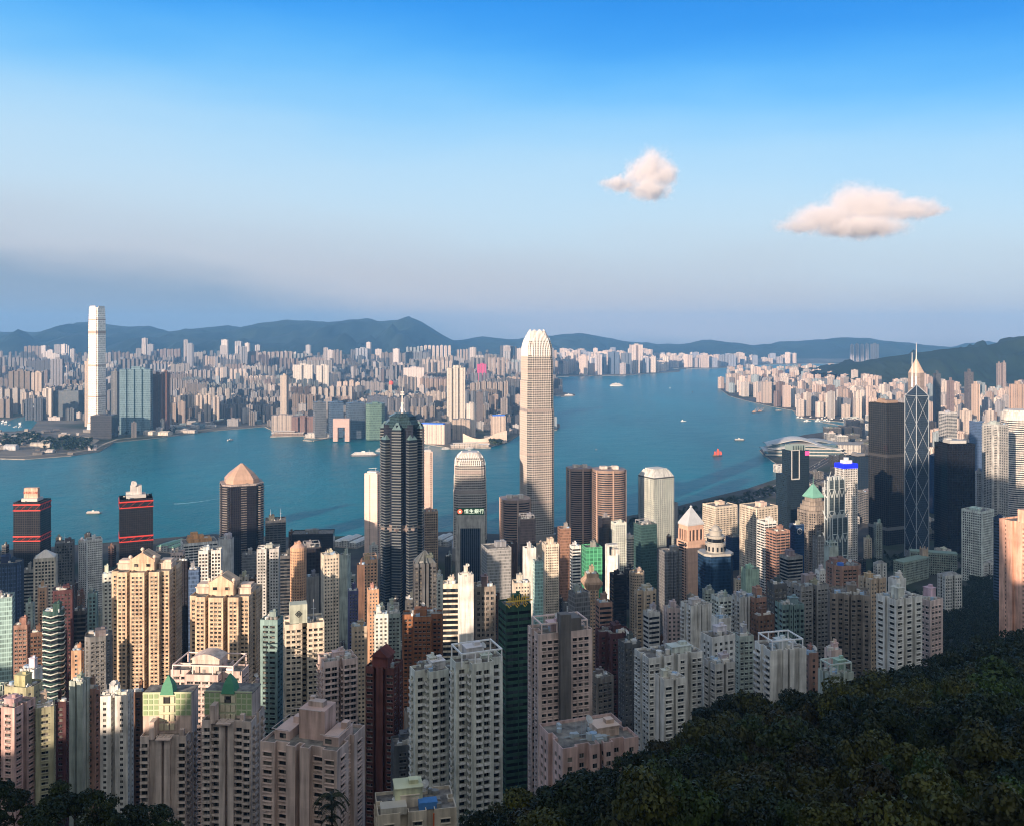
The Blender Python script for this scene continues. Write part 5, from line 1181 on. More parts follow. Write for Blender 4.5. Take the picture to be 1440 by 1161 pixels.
rows('''
623 645 820 640 bandt cr 4 b .9 | cream banded wing left of the blank white slab
644 666 808 630 plain wh 12 b .7 | blank white windowless slab with a dish on top | dish
666 697 823 645 grid gb 8 b .9 | beige framed wing right of the blank white slab
566 622 862 680 res ob 4 c .8 | orange-brown cross shaped apartment tower with stepped roof | dish
526 546 862 760 resq wg 10 b .9 | small white tower with dark window checks
545 563 862 775 res gg 10 b .9 | greenish grey block joined to the checked white tower
494 516 880 640 ress be 14 b .8 | thin beige tower with blank front left of the orange-brown one
516 533 828 810 ress pe 16 b 1 | slim peach tower beside the foot of the dark star tower
489 504 830 850 ress vi 14 b 1 | slim violet blue tower with a white roof dish | dish
451 477 779 800 ress cr 24 b .9 | tall cream tower with two lines of dark window slits
476 493 780 1000 plain gg -10 b 1 | pale green blank end wall of a tower behind the cream slits
502 513 794 900 plain br 10 b 1 | narrow brown party-wall tower
509 531 786 960 resq pe 14 b .9 | peach topped block catching the last sun | frame
581 614 790 800 res dg 10 s .9 | charcoal tower with a dark hipped cap at the foot of the star tower | pyr:9,.10,.11,.11
612 623 810 830 resq wg 6 b 1 | slip of a white tower right of the hip-capped charcoal one
570 583 842 830 res dg 6 b 1 | low dark block left of the hip-capped charcoal tower
408 431 770 1000 ress pe 20 r .9 | rounded peach tower with a cap like a helmet | pyr:6,.5,.32,.24
424 452 768 1060 glass bk 18 b .9 | black glass block with open roof rim | frame
431 449 810 900 plain mg 14 b 1 | blue-grey blank shaft before the black glass block
392 412 780 1010 bandt dg 10 b 1 | dark ribbed block right of the grey slotted tower
361 394 770 900 ress lg 10 m .9 | grey concrete tower split by a dark slot
340 363 778 1250 glass dg 16 b .9 | dark glass block under the pyramid-topped tower
410 471 748 1560 glass bk 6 b .5 | long black slab with brown roof edge at the waterside
373 402 730 1460 band dg 14 b .9 | charcoal banded tower with a pair of thin aerials | ant ant2
307 329 757 1200 plain lg 0 r 1 | pale blank drum-shaped tower under the pyramid-topped one
279 313 772 1000 grid wh 12 m .9 | white shaft with black glass centre behind the beige blocks
254 306 760 1260 band wh 26 b .7 | white block with an orange stepped roof near the water
240 260 776 1120 grid gp 10 b .9 | small pinkish block left of the white shaft
249 266 788 850 fin bk 10 b 1 | black finned tower pressed against the beige gabled block
265 282 800 840 glass bl 10 b 1 | dark blue glass sliver between the two beige gabled blocks
144 161 806 800 resq wg 16 b .9 | slender white and green tower left of the beige gabled block
123 138 834 900 grid te 16 b .9 | slim teal gridded tower in shade on the left
121 144 757 1260 ress wh 30 b .9 | white slender tower between the two red-banded towers
110 123 760 1320 ress lg 20 b 1 | small grey tower left of the white slender one
119 158 892 640 res mg 20 o .9 | slate grey faceted tower low beside the beige gabled block
100 118 914 690 resq pe 8 b .9 | small peach tower low at left
103 123 858 780 bandt dg 14 b .9 | low dark block with ribbon windows at left
74 104 828 765 ress ma 20 b .9 | dark plum tower behind the wavy-banded one
60 91 858 690 bandt tl 10 r .9 | rounded dark green glass tower with white wavy bands
19 43 878 720 res rs 12 b .9 | brownish rose block low at the left
40 63 888 745 res br 16 b .9 | brown block beside the wavy-banded tower
53 68 826 900 ress pe 16 b 1 | thin peach and white tower at far left
32 51 800 1000 band gr 16 b 1 | grey banded tower behind the glazed slope roof
36 49 848 880 res gg 10 b 1 | greenish grey slip of a tower at left
47 81 783 1000 grid cr 20 b .9 | cream framed tower with dark glass and a white sloping roof | pyr:7,.66,.58,.50
77 105 762 1200 grid dg 22 b .9 | charcoal gridded tower with a single aerial | ant
-8 33 790 900 fin bl 20 o .8 | blue-grey curved glass tower at the left edge
-14 21 838 760 glass te 20 b .9 | teal glass block cut by the left edge
28 60 940 560 balc wh -10 s .8 | white roof terraces behind the pink left-edge tower
''')
rows('''
595 616 718 1360 grid sa 10 b 1 | beige ribbed tower right of the dark star tower
677 719 768 1150 glass mg 16 b .9 | grey glass block right of the portal bank
728 753 728 1250 glass bk 10 b .9 | black glass tower in a white edge frame below the tallest tower | frame
735 754 770 1000 plain wh 16 b .9 | white blank tower low before the tallest tower
749 764 788 985 glass te 16 b .9 | small teal glass annex of the white blank tower
762 786 764 1100 ress cr 12 b .9 | cream block with few windows below the tallest tower
784 803 742 1250 glass br 12 b 1 | brown glass tower right of the cream few-windowed block
801 817 767 1060 band wh 14 b .9 | small white banded tower beside the green netting
841 859 727 1360 glass bk 18 b .9 | black glass tower with an aerial before the joined brown pair | ant
859 881 734 1350 grid wg 14 b .9 | pale green gridded tower right of the joined brown pair
879 894 754 1400 band cr 14 b .9 | thin cream block left of the porthole tower
891 924 736 1250 glass tg 24 b .8 | dark glass tower with a pale stepped frame before the porthole tower | frame
851 871 780 1060 plain wh 12 o .9 | white sculpted tower with a cut-out top
857 881 807 985 bandt bk 14 b .9 | dark banded office below the white sculpted tower
885 906 804 1000 ress be 10 r .9 | beige round-fronted block in the middle
925 959 774 1150 glass dg 18 s .9 | dark stepped office left of the pink loggia tower
920 953 706 1800 glass mg 26 b .9 | slate office behind the pink loggia tower by the shore
988 1037 709 1600 grid cr 26 b .8 | white square-windowed office block, nearer the pink loggia tower
1040 1094 710 1500 grid cr 28 b .9 | larger cream square-windowed office block, right of its twin
1020 1043 754 1560 glass nb 20 b .9 | blue glass block between the two square-windowed offices
1042 1068 799 1050 plain mn 10 b .8 | small mint green roof block
1064 1092 732 1300 band wh 22 b .9 | white banded office right of the larger cream office
1077 1111 745 1200 band rs 24 b .9 | brown and white banded office with a penthouse
1096 1129 781 1050 bandt gr 20 b .8 | low grey office with strong dark bands
1110 1131 737 1260 glass nb 16 b .9 | navy slab with a clock face on its top
1143 1159 754 1060 fin mg 16 b 1 | silver glass tower with vertical fins
1159 1179 768 1000 plain gg 14 b .9 | pale grey-green blank tower with roof sign frame | frame
1146 1164 802 900 ress wh 14 b .9 | white slim block below the silver finned tower
1352 1398 716 1370 grid wg 36 b .9 | white gridded block beside the dark park, below the black slab
1368 1381 663 1820 grid lg 10 b 1 | narrow white gridded tower right of the black slab
1397 1417 728 1150 band bl 30 b .9 | blue-grey banded block left of the salmon tower
1320 1346 580 2350 band lg 16 b .9 | white and navy striped tower behind the black slab
1363 1383 592 2250 glass bl 12 b .9 | dark blue tower between black slab and balcony tower
1305 1322 640 2050 glass nb 12 b .9 | dark office sliver right of the braced tower
1262 1290 720 2050 glass nb 12 b .9 | low dark office seen through the braced tower foot
1205 1235 690 1950 band mg 18 b .9 | dim grey block at the foot of the charcoal tower
''')
# the near pinkish block with broad storeys, a blank stair tower and roof terraces
def broad_pink():
    rt, X, k, hh, z0 = make_tower(366, 513, 1034, 335, 'resw', (.62, .48, .42), -16, 's', .75, 'broad dusty pink block with roof terraces and blank stair head, bottom centre left', 'bare', seed=31)
    b = MB(); z = hh + 1.1; w = .34*k; b.box(.03*k, .05*k, hh + .02, w, k*.3, 10.5); b.build('stair_head', M_WALL, rt, (.60, .42, .36)); b = MB()
    for x0, y0, x1, y1, h, zz in ((-.2, -.2, .2, -.2, 1.2, 10.5), (-.42, -.25, -.42, .2, 1.1, 3.2), (-.42, -.25, -.2, -.25, 1.1, 3.2), (.22, -.25, .44, -.25, 1.1, 3.2), (.44, -.25, .44, .2, 1.1, 3.2)):
        b.tube((x0*k, y0*k, hh + zz + h), (x1*k, y1*k, hh + zz + h), .12, n=4)
    b.build('terrace_rails', M_METAL, rt, (.5, .42, .38))
    for x in (-.31, .33): b = MB(); b.box(x*k, 0, hh + .02, .2*k, .4*k, 3.2); b.box(x*k + .05*k, .1*k, hh + 3.22, .08*k, .1*k, 2.2); b.build('roof_terrace', M_WALL, rt, (.60, .44, .38))
    b = MB(); b.box(.03*k, .05*k, hh + 10.52, .2*k, .1*k, 1.8); b.box(-.06*k, .1*k, hh + 10.52, .06*k, .06*k, 2.6); b.build('water_tank', M_WALL, rt, (.58, .46, .40))
    b = MB()
    for s in (-1, 1): b.box(s*.3*k, -.203*k, hh + .8, 2.4, .2, 1.6)
    b.build('terrace_windows', M_GLASS, rt, (.4, .4, .4))
broad_pink()
# emblem, spine, tarpaulin and other singular fittings on towers built above
def find(lbl): return next(o for o in COL.objects if o.get('label', '').startswith(lbl))
def zt_of(o): return max(v.co.z for c in o.children if c.name.startswith('wall') for v in c.data.vertices)
o = find('cream tower with emblem'); h = zt_of(o); b = MB(); b.box(-3.5, -4, h, 10, 8, 11); b.build('emblem_block', M_WALL, o, (.44, .48, .40))
b = MB(); b.boxes([[-3.5, -8.15, h + 5.5]], [[2.0, .25, 2.0]]); e = b.build('emblem', M_PAINT, o, (.04, .05, .05)); 
b = MB(); [b.tube((-3.5 + 1.9*dx, -8.2, h + 5.5 + 1.9*dz), (-3.5 + 1.9*ex, -8.2, h + 5.5 + 1.9*ez), .2, n=4) for dx, dz, ex, ez in ((-1,0,0,1),(0,1,1,0),(1,0,0,-1),(0,-1,-1,0))]; b.build('emblem_diamond', M_PAINT, o, (.04, .05, .05))
o = find('tall pinkish beige'); h = zt_of(o); b = MB(); b.box(-1.0, -8.2, 0, 5.2, 5, h + 9); b.box(3.5, -3, h - 1, 9, 9, 7); b.build('grey_spine', M_WALL, o, (.17, .16, .155))
o = find('low cream tenement'); h = zt_of(o); b = MB(); b.box(4, -4, h - .9, 6.5, 4, 2.4); b.build('blue_tarpaulin', M_PAINT, o, (.06, .20, .48)); b = MB(); b.box(6.5, -7.8, h - 9, 2.2, .6, 7.5); b.build('orange_panel', M_PAINT, o, (.48, .10, .03)); b = MB(); b.box(-8, -5, h - .9, 9, 5, 2.6); b.box(-3, 1, h - .9, 5, 5, 5.5); b.build('roof_hut', M_WALL, o, (.55, .52, .45))
o = find('tower wrapped in dark green'); h = zt_of(o); b = MB()
for i in range(9): b.box(-6 + i*1.5, -6 + (i % 3)*2, h - .5, .5, 6.5, .5); b.box(-5 + i*1.2, -5, h, .4, .4, 3.5 + (i % 3))
b.box(0, -7.5, h + 2.2, 15, .5, .6); b.box(2, 0, h + 1.6, 13, .5, .6); b.build('yellow_formwork', M_PAINT, o, (.62, .40, .06))
o = find('tan tower widening'); h = zt_of(o); b = MB(); P = poly_box(11, 10); b.loft([[(x, y, h - 14) for x, y in P], [(x*1.55, y*1.5, h - 9) for x, y in P], [(x*1.5, y*1.5, h - 7) for x, y in P], [(x*.9, y*.9, h - 3) for x, y in P]], True, base=True); b.build('flared_capital', M_WALL, o, (.52, .36, .25))
o = find('rounded dark green glass'); h = zt_of(o); b = MB(); P = poly_round(1, .9); k = max(v.co.x for c in o.children if c.name.startswith('wall') for v in c.data.vertices) * 2 + .9
for z in np.arange(h - 4, h - 75, -4.2):
    S = [[(x*k, y*k, z + .5*math.sin(5*math.atan2(y, x)) + dz) for x, y in P] for dz in (0, .8)]; b.loft([[(x*.97, y*.97, q) for x, y, q in S[0]], S[0], S[1], [(x*.97, y*.97, q) for x, y, q in S[1]]], False)
b.build('wavy_bands', M_PAINT, o, (.55, .58, .54))
o = find('navy slab with a clock'); h = zt_of(o); b = MB(); yk = min(v.co.y for c in o.children for v in c.data.vertices); b.tube((0, yk + .2, h - 9), (0, yk - .3, h - 9), 4.0, n=24); b.build('clock_face', M_PAINT, o, (.30, .34, .38)); b = MB(); b.tube((0, yk + .2, h - 9), (0, yk - .4, h - 9), 3.2, n=24); b.boxes([], [1, 1, 1]) if 0 else None; b.build('clock_dial', M_PAINT, o, (.02, .03, .06)); b = MB(); b.box(0, yk - .5, h - 9, .4, .2, 2.6); b.box(.9, yk - .5, h - 9.2, 1.8, .2, .4); b.build('clock_hands', M_PAINT, o, (.5, .52, .55))
o = find('salmon and white block'); h = zt_of(o); b = MB(); b.box(0, -1, h - 1, 15, 10, 7.5); b.loft([[(x, y, h + 6.5 + 2.6*math.cos(x/8.2*1.5708)) for x in np.linspace(-8.2, 8.2, 14)] + [(8.2, y, h + 6.2), (-8.2, y, h + 6.2)] for y in (-6.6, 4.6)], True, base=True); b.build('arched_lift_tower', M_WALL, o, (.66, .54, .47))
o = find('white block with an orange stepped'); h = zt_of(o); b = MB(); b.box(0, 0, h - 1, 30, 20, 4); b.box(-4, 2, h + 3, 20, 13, 3.5); b.box(-6, 3, h + 6.5, 9, 8, 4); b.build('stepped_roof', M_WALL, o, (.66, .36, .16))
o = find('white sculpted tower'); h = zt_of(o); b = MB(); b.box(-6, 0, h - 1, 2.5, 8, 12); b.box(5, 0, h - 1, 4, 9, 7); b.box(0, 0, h + 9.5, 12, 8, 2); b.build('cut_out_crown', M_WALL, o, (.64, .64, .60))
o = find('dark red brick tower'); h = zt_of(o); b = MB(); b.box(0, -2, h - 1, 8.5, 8, 6); b.loft([[(-5, -7, h + 5), (5, -7, h + 5), (0, -7, h + 9)], [(-5, 3, h + 5), (5, 3, h + 5), (0, 3, h + 9)]], True, base=True); b.build('gabled_roof_block', M_WALL, o, (.16, .05, .04))
o = find('dusky pink eight-sided'); h = zt_of(o); b = MB(); b.tube((-6, -6, h - 1), (-6, -6, h + 1.6), 2.6, n=14); b.build('blue_tank', M_PAINT, o, (.05, .15, .5))
# ------------------------------------------------------------------ far shore: distinct buildings first
def far_block(x0, x1, yt, D, rot, label, cat, col, poly='b', ar=.8, zb=2.5, m=None, extra=None, name='tower_block', group=None):
    r = R(rot); u = POLY[poly](1.0, ar); X, k = fit(u, x0, x1, D, r); hh = PZ(yt, D) - zb; P = [(x*k, y*k) for x, y in u]
    b = MB(); b.prism(P, 0, hh); b.box(0, 0, hh, k*.3, k*ar*.4, max(3, hh*.04)); b.box(k*.2, 0, hh, k*.15, k*ar*.2, max(2, hh*.03))
    o = b.build(name, m or M_FAR, None, col, loc=(X, D, zb)); o.rotation_euler = (0, 0, r); tag(o, label, cat, group); FARP.append((X, D, k*.6))
    if extra: extra(o, k, hh)
    return o
FARP = []
def blue_roof(o, k, hh): b = MB(); b.box(0, -k*.25, hh, k*.9, k*.25, 4); b.build('blue_roof', M_PAINT, o, (.04, .16, .62))
GP = dict(name='tower_block')
for a in [
 (127, 166, 583, 3480, 4, 'square charcoal building site block at the foot of the slim gold tower', 'office block', (.03, .032, .036), 'b', .9, 2.5, M_CURTF),
 (168, 215, 519, 3620, 6, 'wide grey-blue glass slab tower pierced by tall slots', 'apartment slab', (.085, .13, .15), 't', .3, 2.5, M_CURTF),
 (214, 228, 526, 3700, 10, 'dark bronze tower beside the turquoise slab', 'apartment tower', (.10, .05, .035), 'b', .9),
 (227, 239, 524, 3680, -18, 'reddish bronze tower right of its dark twin', 'apartment tower', (.20, .09, .06), 'm', .9),
 (119, 128, 508, 3900, 0, 'tan tower half hidden behind the slim gold tower', 'apartment tower', (.45, .34, .26), 'b', .9),
 (156, 168, 522, 3850, 0, 'dark block between slim gold tower and turquoise slab', 'apartment tower', (.06, .07, .08), 'b', .9),
 (12, 45, 522, 4600, 8, 'broad dark brown slab estate at the far left', 'apartment slab', (.16, .13, .11), 't', .3),
 (44, 62, 524, 4550, -6, 'tan slab estate right of the broad dark brown one', 'apartment slab', (.36, .28, .22), 'n', .4),
 (60, 75, 546, 4300, 6, 'small cream pair of blocks below the tan slab estate', 'apartment block', (.58, .50, .42), 'm', .6),
 (75, 117, 549, 4350, 4, 'low dark industrial shed block left of the slim gold tower', 'shed', (.08, .10, .11), 'b', .5),
 (48, 62, 524, 5200, 0, 'grey slab standing behind the tan slab estate', 'apartment slab', (.25, .24, .25), 'n', .5),
 (71, 90, 505, 5600, 0, 'dark tall estate slab on the far left shore', 'apartment slab', (.14, .14, .16), 't', .3),
 (394, 406, 528, 4000, -8, 'slim tan tower standing alone above lower blocks', 'apartment tower', (.36, .29, .23), 'b', .9),
 (440, 459, 565, 3500, 24, 'leftmost of three dark slate waterfront office blocks', 'office block', (.075, .085, .095), 'b', .9, 2.5, M_CURTF),
 (461, 483, 565, 3500, 24, 'middle of three dark slate waterfront office blocks', 'office block', (.05, .075, .11), 'b', .9, 2.5, M_CURTF),
 (486, 513, 566, 3480, 24, 'rightmost of three dark slate waterfront office blocks', 'office block', (.05, .07, .095), 'b', .9, 2.5, M_CURTF),
 (514, 541, 567, 3440, 12, 'green glass waterfront tower with chamfered corners', 'office tower', (.07, .11, .09), 'o', .8, 2.5, M_CURTF),
 (516, 545, 557, 3650, 6, 'blue ribbed office slab behind the green glass tower', 'office tower', (.07, .09, .13), 'b', .6),
 (628, 654, 517, 3800, 4, 'tall pale cream tower alone on the opposite shore', 'skyscraper', (.58, .52, .44), 'n', .7),
 (655, 669, 567, 3520, 10, 'white fluted hotel tower on the opposite waterfront', 'hotel', (.56, .50, .44), 'r', 1),
 (669, 679, 552, 3800, 5, 'dark thin block right of the white fluted hotel', 'office block', (.12, .10, .10), 'b', .9),
 (590, 634, 595, 3330, -14, 'low pale pink block with blue roof strip by the ferry piers', 'civic building', (.60, .47, .38), 'b', .8, 2.5, None, blue_roof),
 (636, 662, 589, 3450, 0, 'low beige block behind the ferry piers', 'civic building', (.42, .34, .27), 'b', .8),
 (690, 711, 584, 3500, 10, 'beige block with a bright blue roof on opposite waterfront', 'civic building', (.58, .46, .37), 'b', .8, 2.5, None, blue_roof),
 (382, 412, 583, 3680, 12, 'low pale brown wharf block left of the dark slate trio', 'wharf building', (.48, .40, .34), 'b', .6),
 (410, 441, 585, 3600, 12, 'low maroon wharf block next to the dark slate trio', 'wharf building', (.22, .13, .11), 'n', .6),
 (412, 441, 513, 6000, 4, 'bright white pair of slabs amid the far city, wider', 'apartment slab', (.64, .58, .50), 'm', .4),
 (445, 463, 514, 5900, 4, 'bright white slab amid the far city, right of the wider pair', 'apartment slab', (.64, .58, .50), 'm', .5),
 (671, 684, 512, 6300, 0, 'magenta pink block in the far city', 'office block', (.55, .05, .18), 'b', .8),
 (567, 596, 517, 6200, 6, 'low long white hall roof in the far city', 'hall', (.70, .60, .54), 'b', .5),
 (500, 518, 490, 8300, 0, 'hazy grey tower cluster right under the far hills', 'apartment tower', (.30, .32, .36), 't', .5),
 (885, 904, 485, 9200, 8, 'bulky white block catching sun on the far harbour corner', 'apartment block', (.70, .58, .50), 'h', .8),
 (838, 853, 498, 8600, 14, 'leftmost of three blue-grey office blocks on the far harbour corner', 'office block', (.16, .20, .27), 'n', .6),
 (855, 871, 495, 8600, 10, 'middle of three blue-grey office blocks on the far harbour corner', 'office block', (.12, .17, .25), 'm', .6),
 (873, 888, 497, 8600, 18, 'rightmost of three blue-grey office blocks on the far harbour corner', 'office block', (.20, .23, .28), 'n', .6),
 (1102, 1114, 520, 7200, 0, 'square blue glass block on the right-hand far shore', 'office block', (.02, .05, .12), 'b', .9, 2.5, M_CURTF),
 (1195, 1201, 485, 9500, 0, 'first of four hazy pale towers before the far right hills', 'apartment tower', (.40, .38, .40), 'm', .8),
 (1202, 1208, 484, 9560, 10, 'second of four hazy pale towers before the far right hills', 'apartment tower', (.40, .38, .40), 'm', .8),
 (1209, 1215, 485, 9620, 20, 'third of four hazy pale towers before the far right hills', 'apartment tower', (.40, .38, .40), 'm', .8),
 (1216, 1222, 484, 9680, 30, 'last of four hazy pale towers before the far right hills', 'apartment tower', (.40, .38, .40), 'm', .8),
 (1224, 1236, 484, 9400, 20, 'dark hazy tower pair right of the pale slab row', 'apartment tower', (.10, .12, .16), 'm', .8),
 (1312, 1323, 525, 3300, 6, 'dark thin tower standing before the dark right hill', 'office tower', (.05, .06, .075), 'b', .9),
 (1356, 1369, 523, 3200, 10, 'dark brown tower before the right hill', 'office tower', (.09, .08, .09), 'b', .9),
 (1331, 1342, 535, 3000, 12, 'pinkish dark tower in the right city below the hill', 'office tower', (.20, .15, .15), 'b', .9),
 (1401, 1408, 511, 4600, 4, 'left of two tall thin brown towers on the right hill', 'apartment tower', (.30, .23, .20), 'b', .9),
 (1408, 1415, 510, 4600, 4, 'right of two tall thin brown towers on the right hill', 'apartment tower', (.30, .23, .20), 'b', .9),
 (1419, 1442, 540, 2900, 16, 'broad tan residential slab at the right edge', 'apartment slab', (.46, .33, .26), 'n', .5),
 (1366, 1378, 540, 3100, 8, 'peach tower in the right-hand city', 'apartment tower', (.56, .42, .33), 'm', .9)]:
    far_block(*a)
def spire_tower():
    D = 2950; r = R(20); u = poly_oct(1, 1, .3); X, k = fit(u, 1277, 1300, D, r); z0 = 4; hh = PZ(524, D) - z0; root = empty('skyscraper', (X, D, z0), r, label='gold ribbed tower with pyramid top and tall spire behind the braced tower', cat='skyscraper')
    b = MB(); P = [(x*k, y*k) for x, y in u]; b.prism(P, 0, hh); b.build('curtain_wall', M_CURTW, root, (.16, .13, .11)); zt = PZ(505, D) - z0; b = MB(); b.loft([[(x, y, hh) for x, y in P], [(x*.72, y*.72, hh + 12) for x, y in P], [(x*.10, y*.10, zt) for x, y in P]]); b.build('pyramid_top', M_CLAD, root, (.46, .34, .25)); b = MB(); b.tube((0, 0, zt - 2), (0, 0, PZ(482, D) - z0), 1.5, .5, 6); b.build('spire', M_METAL, root, (.72, .66, .58)); FARP.append((X, D, k))
spire_tower()
# arch-shaped brown block
def arch_block():
    D = 3380; X = PX(480.5, D); w = 23 / F * D; hh = PZ(588, D) - 2.5; b = MB(); b.box(-w*.36, 0, 0, w*.28, 22, hh); b.box(w*.36, 0, 0, w*.28, 22, hh); b.box(0, 0, hh*.62, w*.44, 22, hh*.38)
    o = b.build('arch_building', M_CLAD, None, (.42, .30, .26), loc=(X, D, 2.5)); tag(o, 'square brown arch-shaped building with see-through opening at the far wharf', 'civic building')
arch_block()
# sweeping windowless culture hall
def sweep_hall():
    D = 3330; x0, x1 = PX(651, D), PX(713, D); w = x1 - x0; root = empty('concert_hall', ((x0 + x1)/2, D, 2.5), R(4), label='windowless pink hall with swooping roof line on the opposite waterfront', cat='concert hall'); b = MB(); n = 24
    xs = np.linspace(-w/2, w/2, n); hs = [34 - 24*math.sin(math.pi*min(1, (x + w/2)/(w*.75))) ** 1.0 * .8 if x < w*.25 else 34 + (x - w*.25)/(w*.25)*9 for x in xs]
    S0 = [(x, -6 + abs(x)*.14, 0) for x in xs]; S1 = [(x, -6 + abs(x)*.14, h) for x, h in zip(xs, hs)]; S2 = [(x, 20 - abs(x)*.1, h*.7) for x, h in zip(xs, hs)]; S3 = [(x, 20 - abs(x)*.1, 0) for x in xs]
    b.loft([S0, S1, S2, S3], False, closed=False)
    for i in (0, -1): b.ngon([S0[i], S1[i], S2[i], S3[i]])
    b.build('swooping_walls', M_CLAD, root, (.62, .48, .39)); b = MB(); b.box(0, -16, 0, w*.9, 10, 4); b.build('plinth', M_CLAD, root, (.45, .38, .32))
sweep_hall()
# clock tower and mast-like slim tower with red top
def red_topped():
    D = 4700; X = PX(549, D); z = 3; b = MB(); hh = PZ(541, D) - z; b.box(0, 0, 0, 16, 16, hh); o = b.build('apartment_tower', M_FAR, None, (.46, .36, .28), loc=(X, D, z)); tag(o, 'thin tan tower with a red ball-like sign on top', 'apartment tower'); b = MB(); b.ball((4, 0, hh + 8), 12, 12, 6); b.build('red_sign', M_PAINT, o, (.70, .10, .08))
red_topped()
# convention centre with curved wing roofs
def wing_hall():
    D = 3000; X = PX(1128, D); root = empty('convention_centre', (X, D, 2.5), R(-6), label='convention hall with layered wing-like pale roofs on the right shore', cat='convention centre'); w = 110 / F * D
    b = MB(); b.box(0, 0, 0, w*.9, 90, 24); b.box(0, 4, 24, w*.8, 76, 14); b.build('glass_hall', M_CURTW, root, (.05, .08, .09)); b = MB(); b.box(0, -45.6, 25, w*.92, 4, 3.5); b.box(0, -46.8, 15, w*.95, 6, 3); b.box(0, -48, 5, w*.98, 8, 3); b.build('terraces', M_CLAD, root, (.48, .46, .42))
    def wing(x0, x1, y0, y1, zc, ze, name, col):
        n = 40; A = []
        for j, y in enumerate(np.linspace(y0, y1, 8)):
            q = abs(j - 3.5) / 3.5; A.append([(x, y, zc + (ze - zc) * (abs(t) ** 1.7) - q*q*6 + 5*math.sin(2.6*t + .9)) for t, x in zip(np.linspace(-1, 1, n), np.linspace(x0, x1, n))])
        bb = MB(); bb.loft(A, False, closed=False); bb.loft([[(x, y, z - 1.6) for x, y, z in S] for S in A], False, closed=False)
        bb.loft([A[0], [(x, y, z - 1.6) for x, y, z in A[0]]], False, closed=False); bb.build(name, M_METAL, root, col)
    wing(-w*.52, w*.44, -54, 40, 38, 30, 'wing_roof', (.42, .42, .40)); wing(-w*.46, w*.20, -34, 60, 54, 43, 'wing_roof', (.46, .45, .42)); wing(-w*.25, w*.5, 10, 70, 46, 36, 'wing_roof', (.26, .28, .28))
    b = MB(); b.box(w*.62, 30, 0, w*.42, 90, 36); b.box(w*.62, -16, 6, w*.40, 2, 4); b.box(w*.62, -16, 20, w*.40, 2, 5); b.build('annex', M_FAR, root, (.50, .47, .42)); FARP.append((X, D, w*.55)); FARP.append((X + w*.6, D + 30, w*.25))
wing_hall()
# pier halls and liner on the opposite wharf
def pier_hall(px0, px1, py, L, label, col):
    D = GD(py); X = (PX(px0, D) + PX(px1, D)) / 2; w = PX(px1, D) - PX(px0, D); root = empty('pier_terminal', (X, D, 0), R(14), label=label, cat='pier terminal'); b = MB(); b.box(0, 0, -1, w, L, 4.5); b.build('pier_deck', M_QUAY, root); b = MB(); b.box(0, 2, 3.5, w*.92, L*.8, 9); b.box(-w*.1, 2, 12.5, w*.6, L*.6, 6); b.build('terminal_hall', M_FAR, root, col); b = MB(); b.box(0, 2, 12.52, w*.95, L*.84, 1.1); b.box(-w*.1, 2, 18.5, w*.63, L*.63, 1); b.build('roof', M_CLAD, root, (.66, .62, .56)); FARP.append((X, D, w*.5))
pier_hall(428, 482, 615, 52, 'long white cruise pier terminal sticking out before the dark slate trio', (.62, .58, .52))
pier_hall(381, 428, 613, 40, 'brown roofed wharf terminal left of the white pier', (.24, .17, .13))
pier_hall(632, 690, 630, 26, 'low ferry pier strip before the pink windowless hall', (.50, .43, .36))
# central ferry piers on the near shore
for (x0, x1, py, lb) in ((474, 515, 770, 'white stepped ferry terminal roofs beside the near water'), (612, 640, 768, 'low grey ferry pier right of the pale pink slab'), (228, 262, 777, 'green roofed ferry pier behind the white slender tower')):
    D = GD(py) + 20; X = (PX(x0, D) + PX(x1, D))/2; w = PX(x1, D) - PX(x0, D); root = empty('ferry_pier', (X, D, 0), R(-20), label=lb, cat='ferry pier'); b = MB(); b.box(0, 0, -1, w, 60, 4.4); b.build('pier_deck', M_QUAY, root); b = MB()
    for i, (a, h) in enumerate(((-.3, 8), (0, 11), (.3, 8))): b.box(w*a, 0, 3.4, w*.27, 50, h)
    b.build('pier_hall', M_FAR, root, (.45, .45, .42)); b = MB()
    for i, (a, h) in enumerate(((-.3, 8), (0, 11), (.3, 8))): b.loft([[(w*a - w*.145, -26, 3.4 + h), (w*a + w*.145, -26, 3.4 + h), (w*a + w*.145, 26, 3.4 + h), (w*a - w*.145, 26, 3.4 + h)], [(w*a - w*.05, -22, 6.4 + h), (w*a + w*.05, -22, 6.4 + h), (w*a + w*.05, 22, 6.4 + h), (w*a - w*.05, 22, 6.4 + h)]], True, base=True)
    b.build('roof', M_CLAD, root, (.60, .60, .56) if 'green' not in lb else (.20, .34, .24))

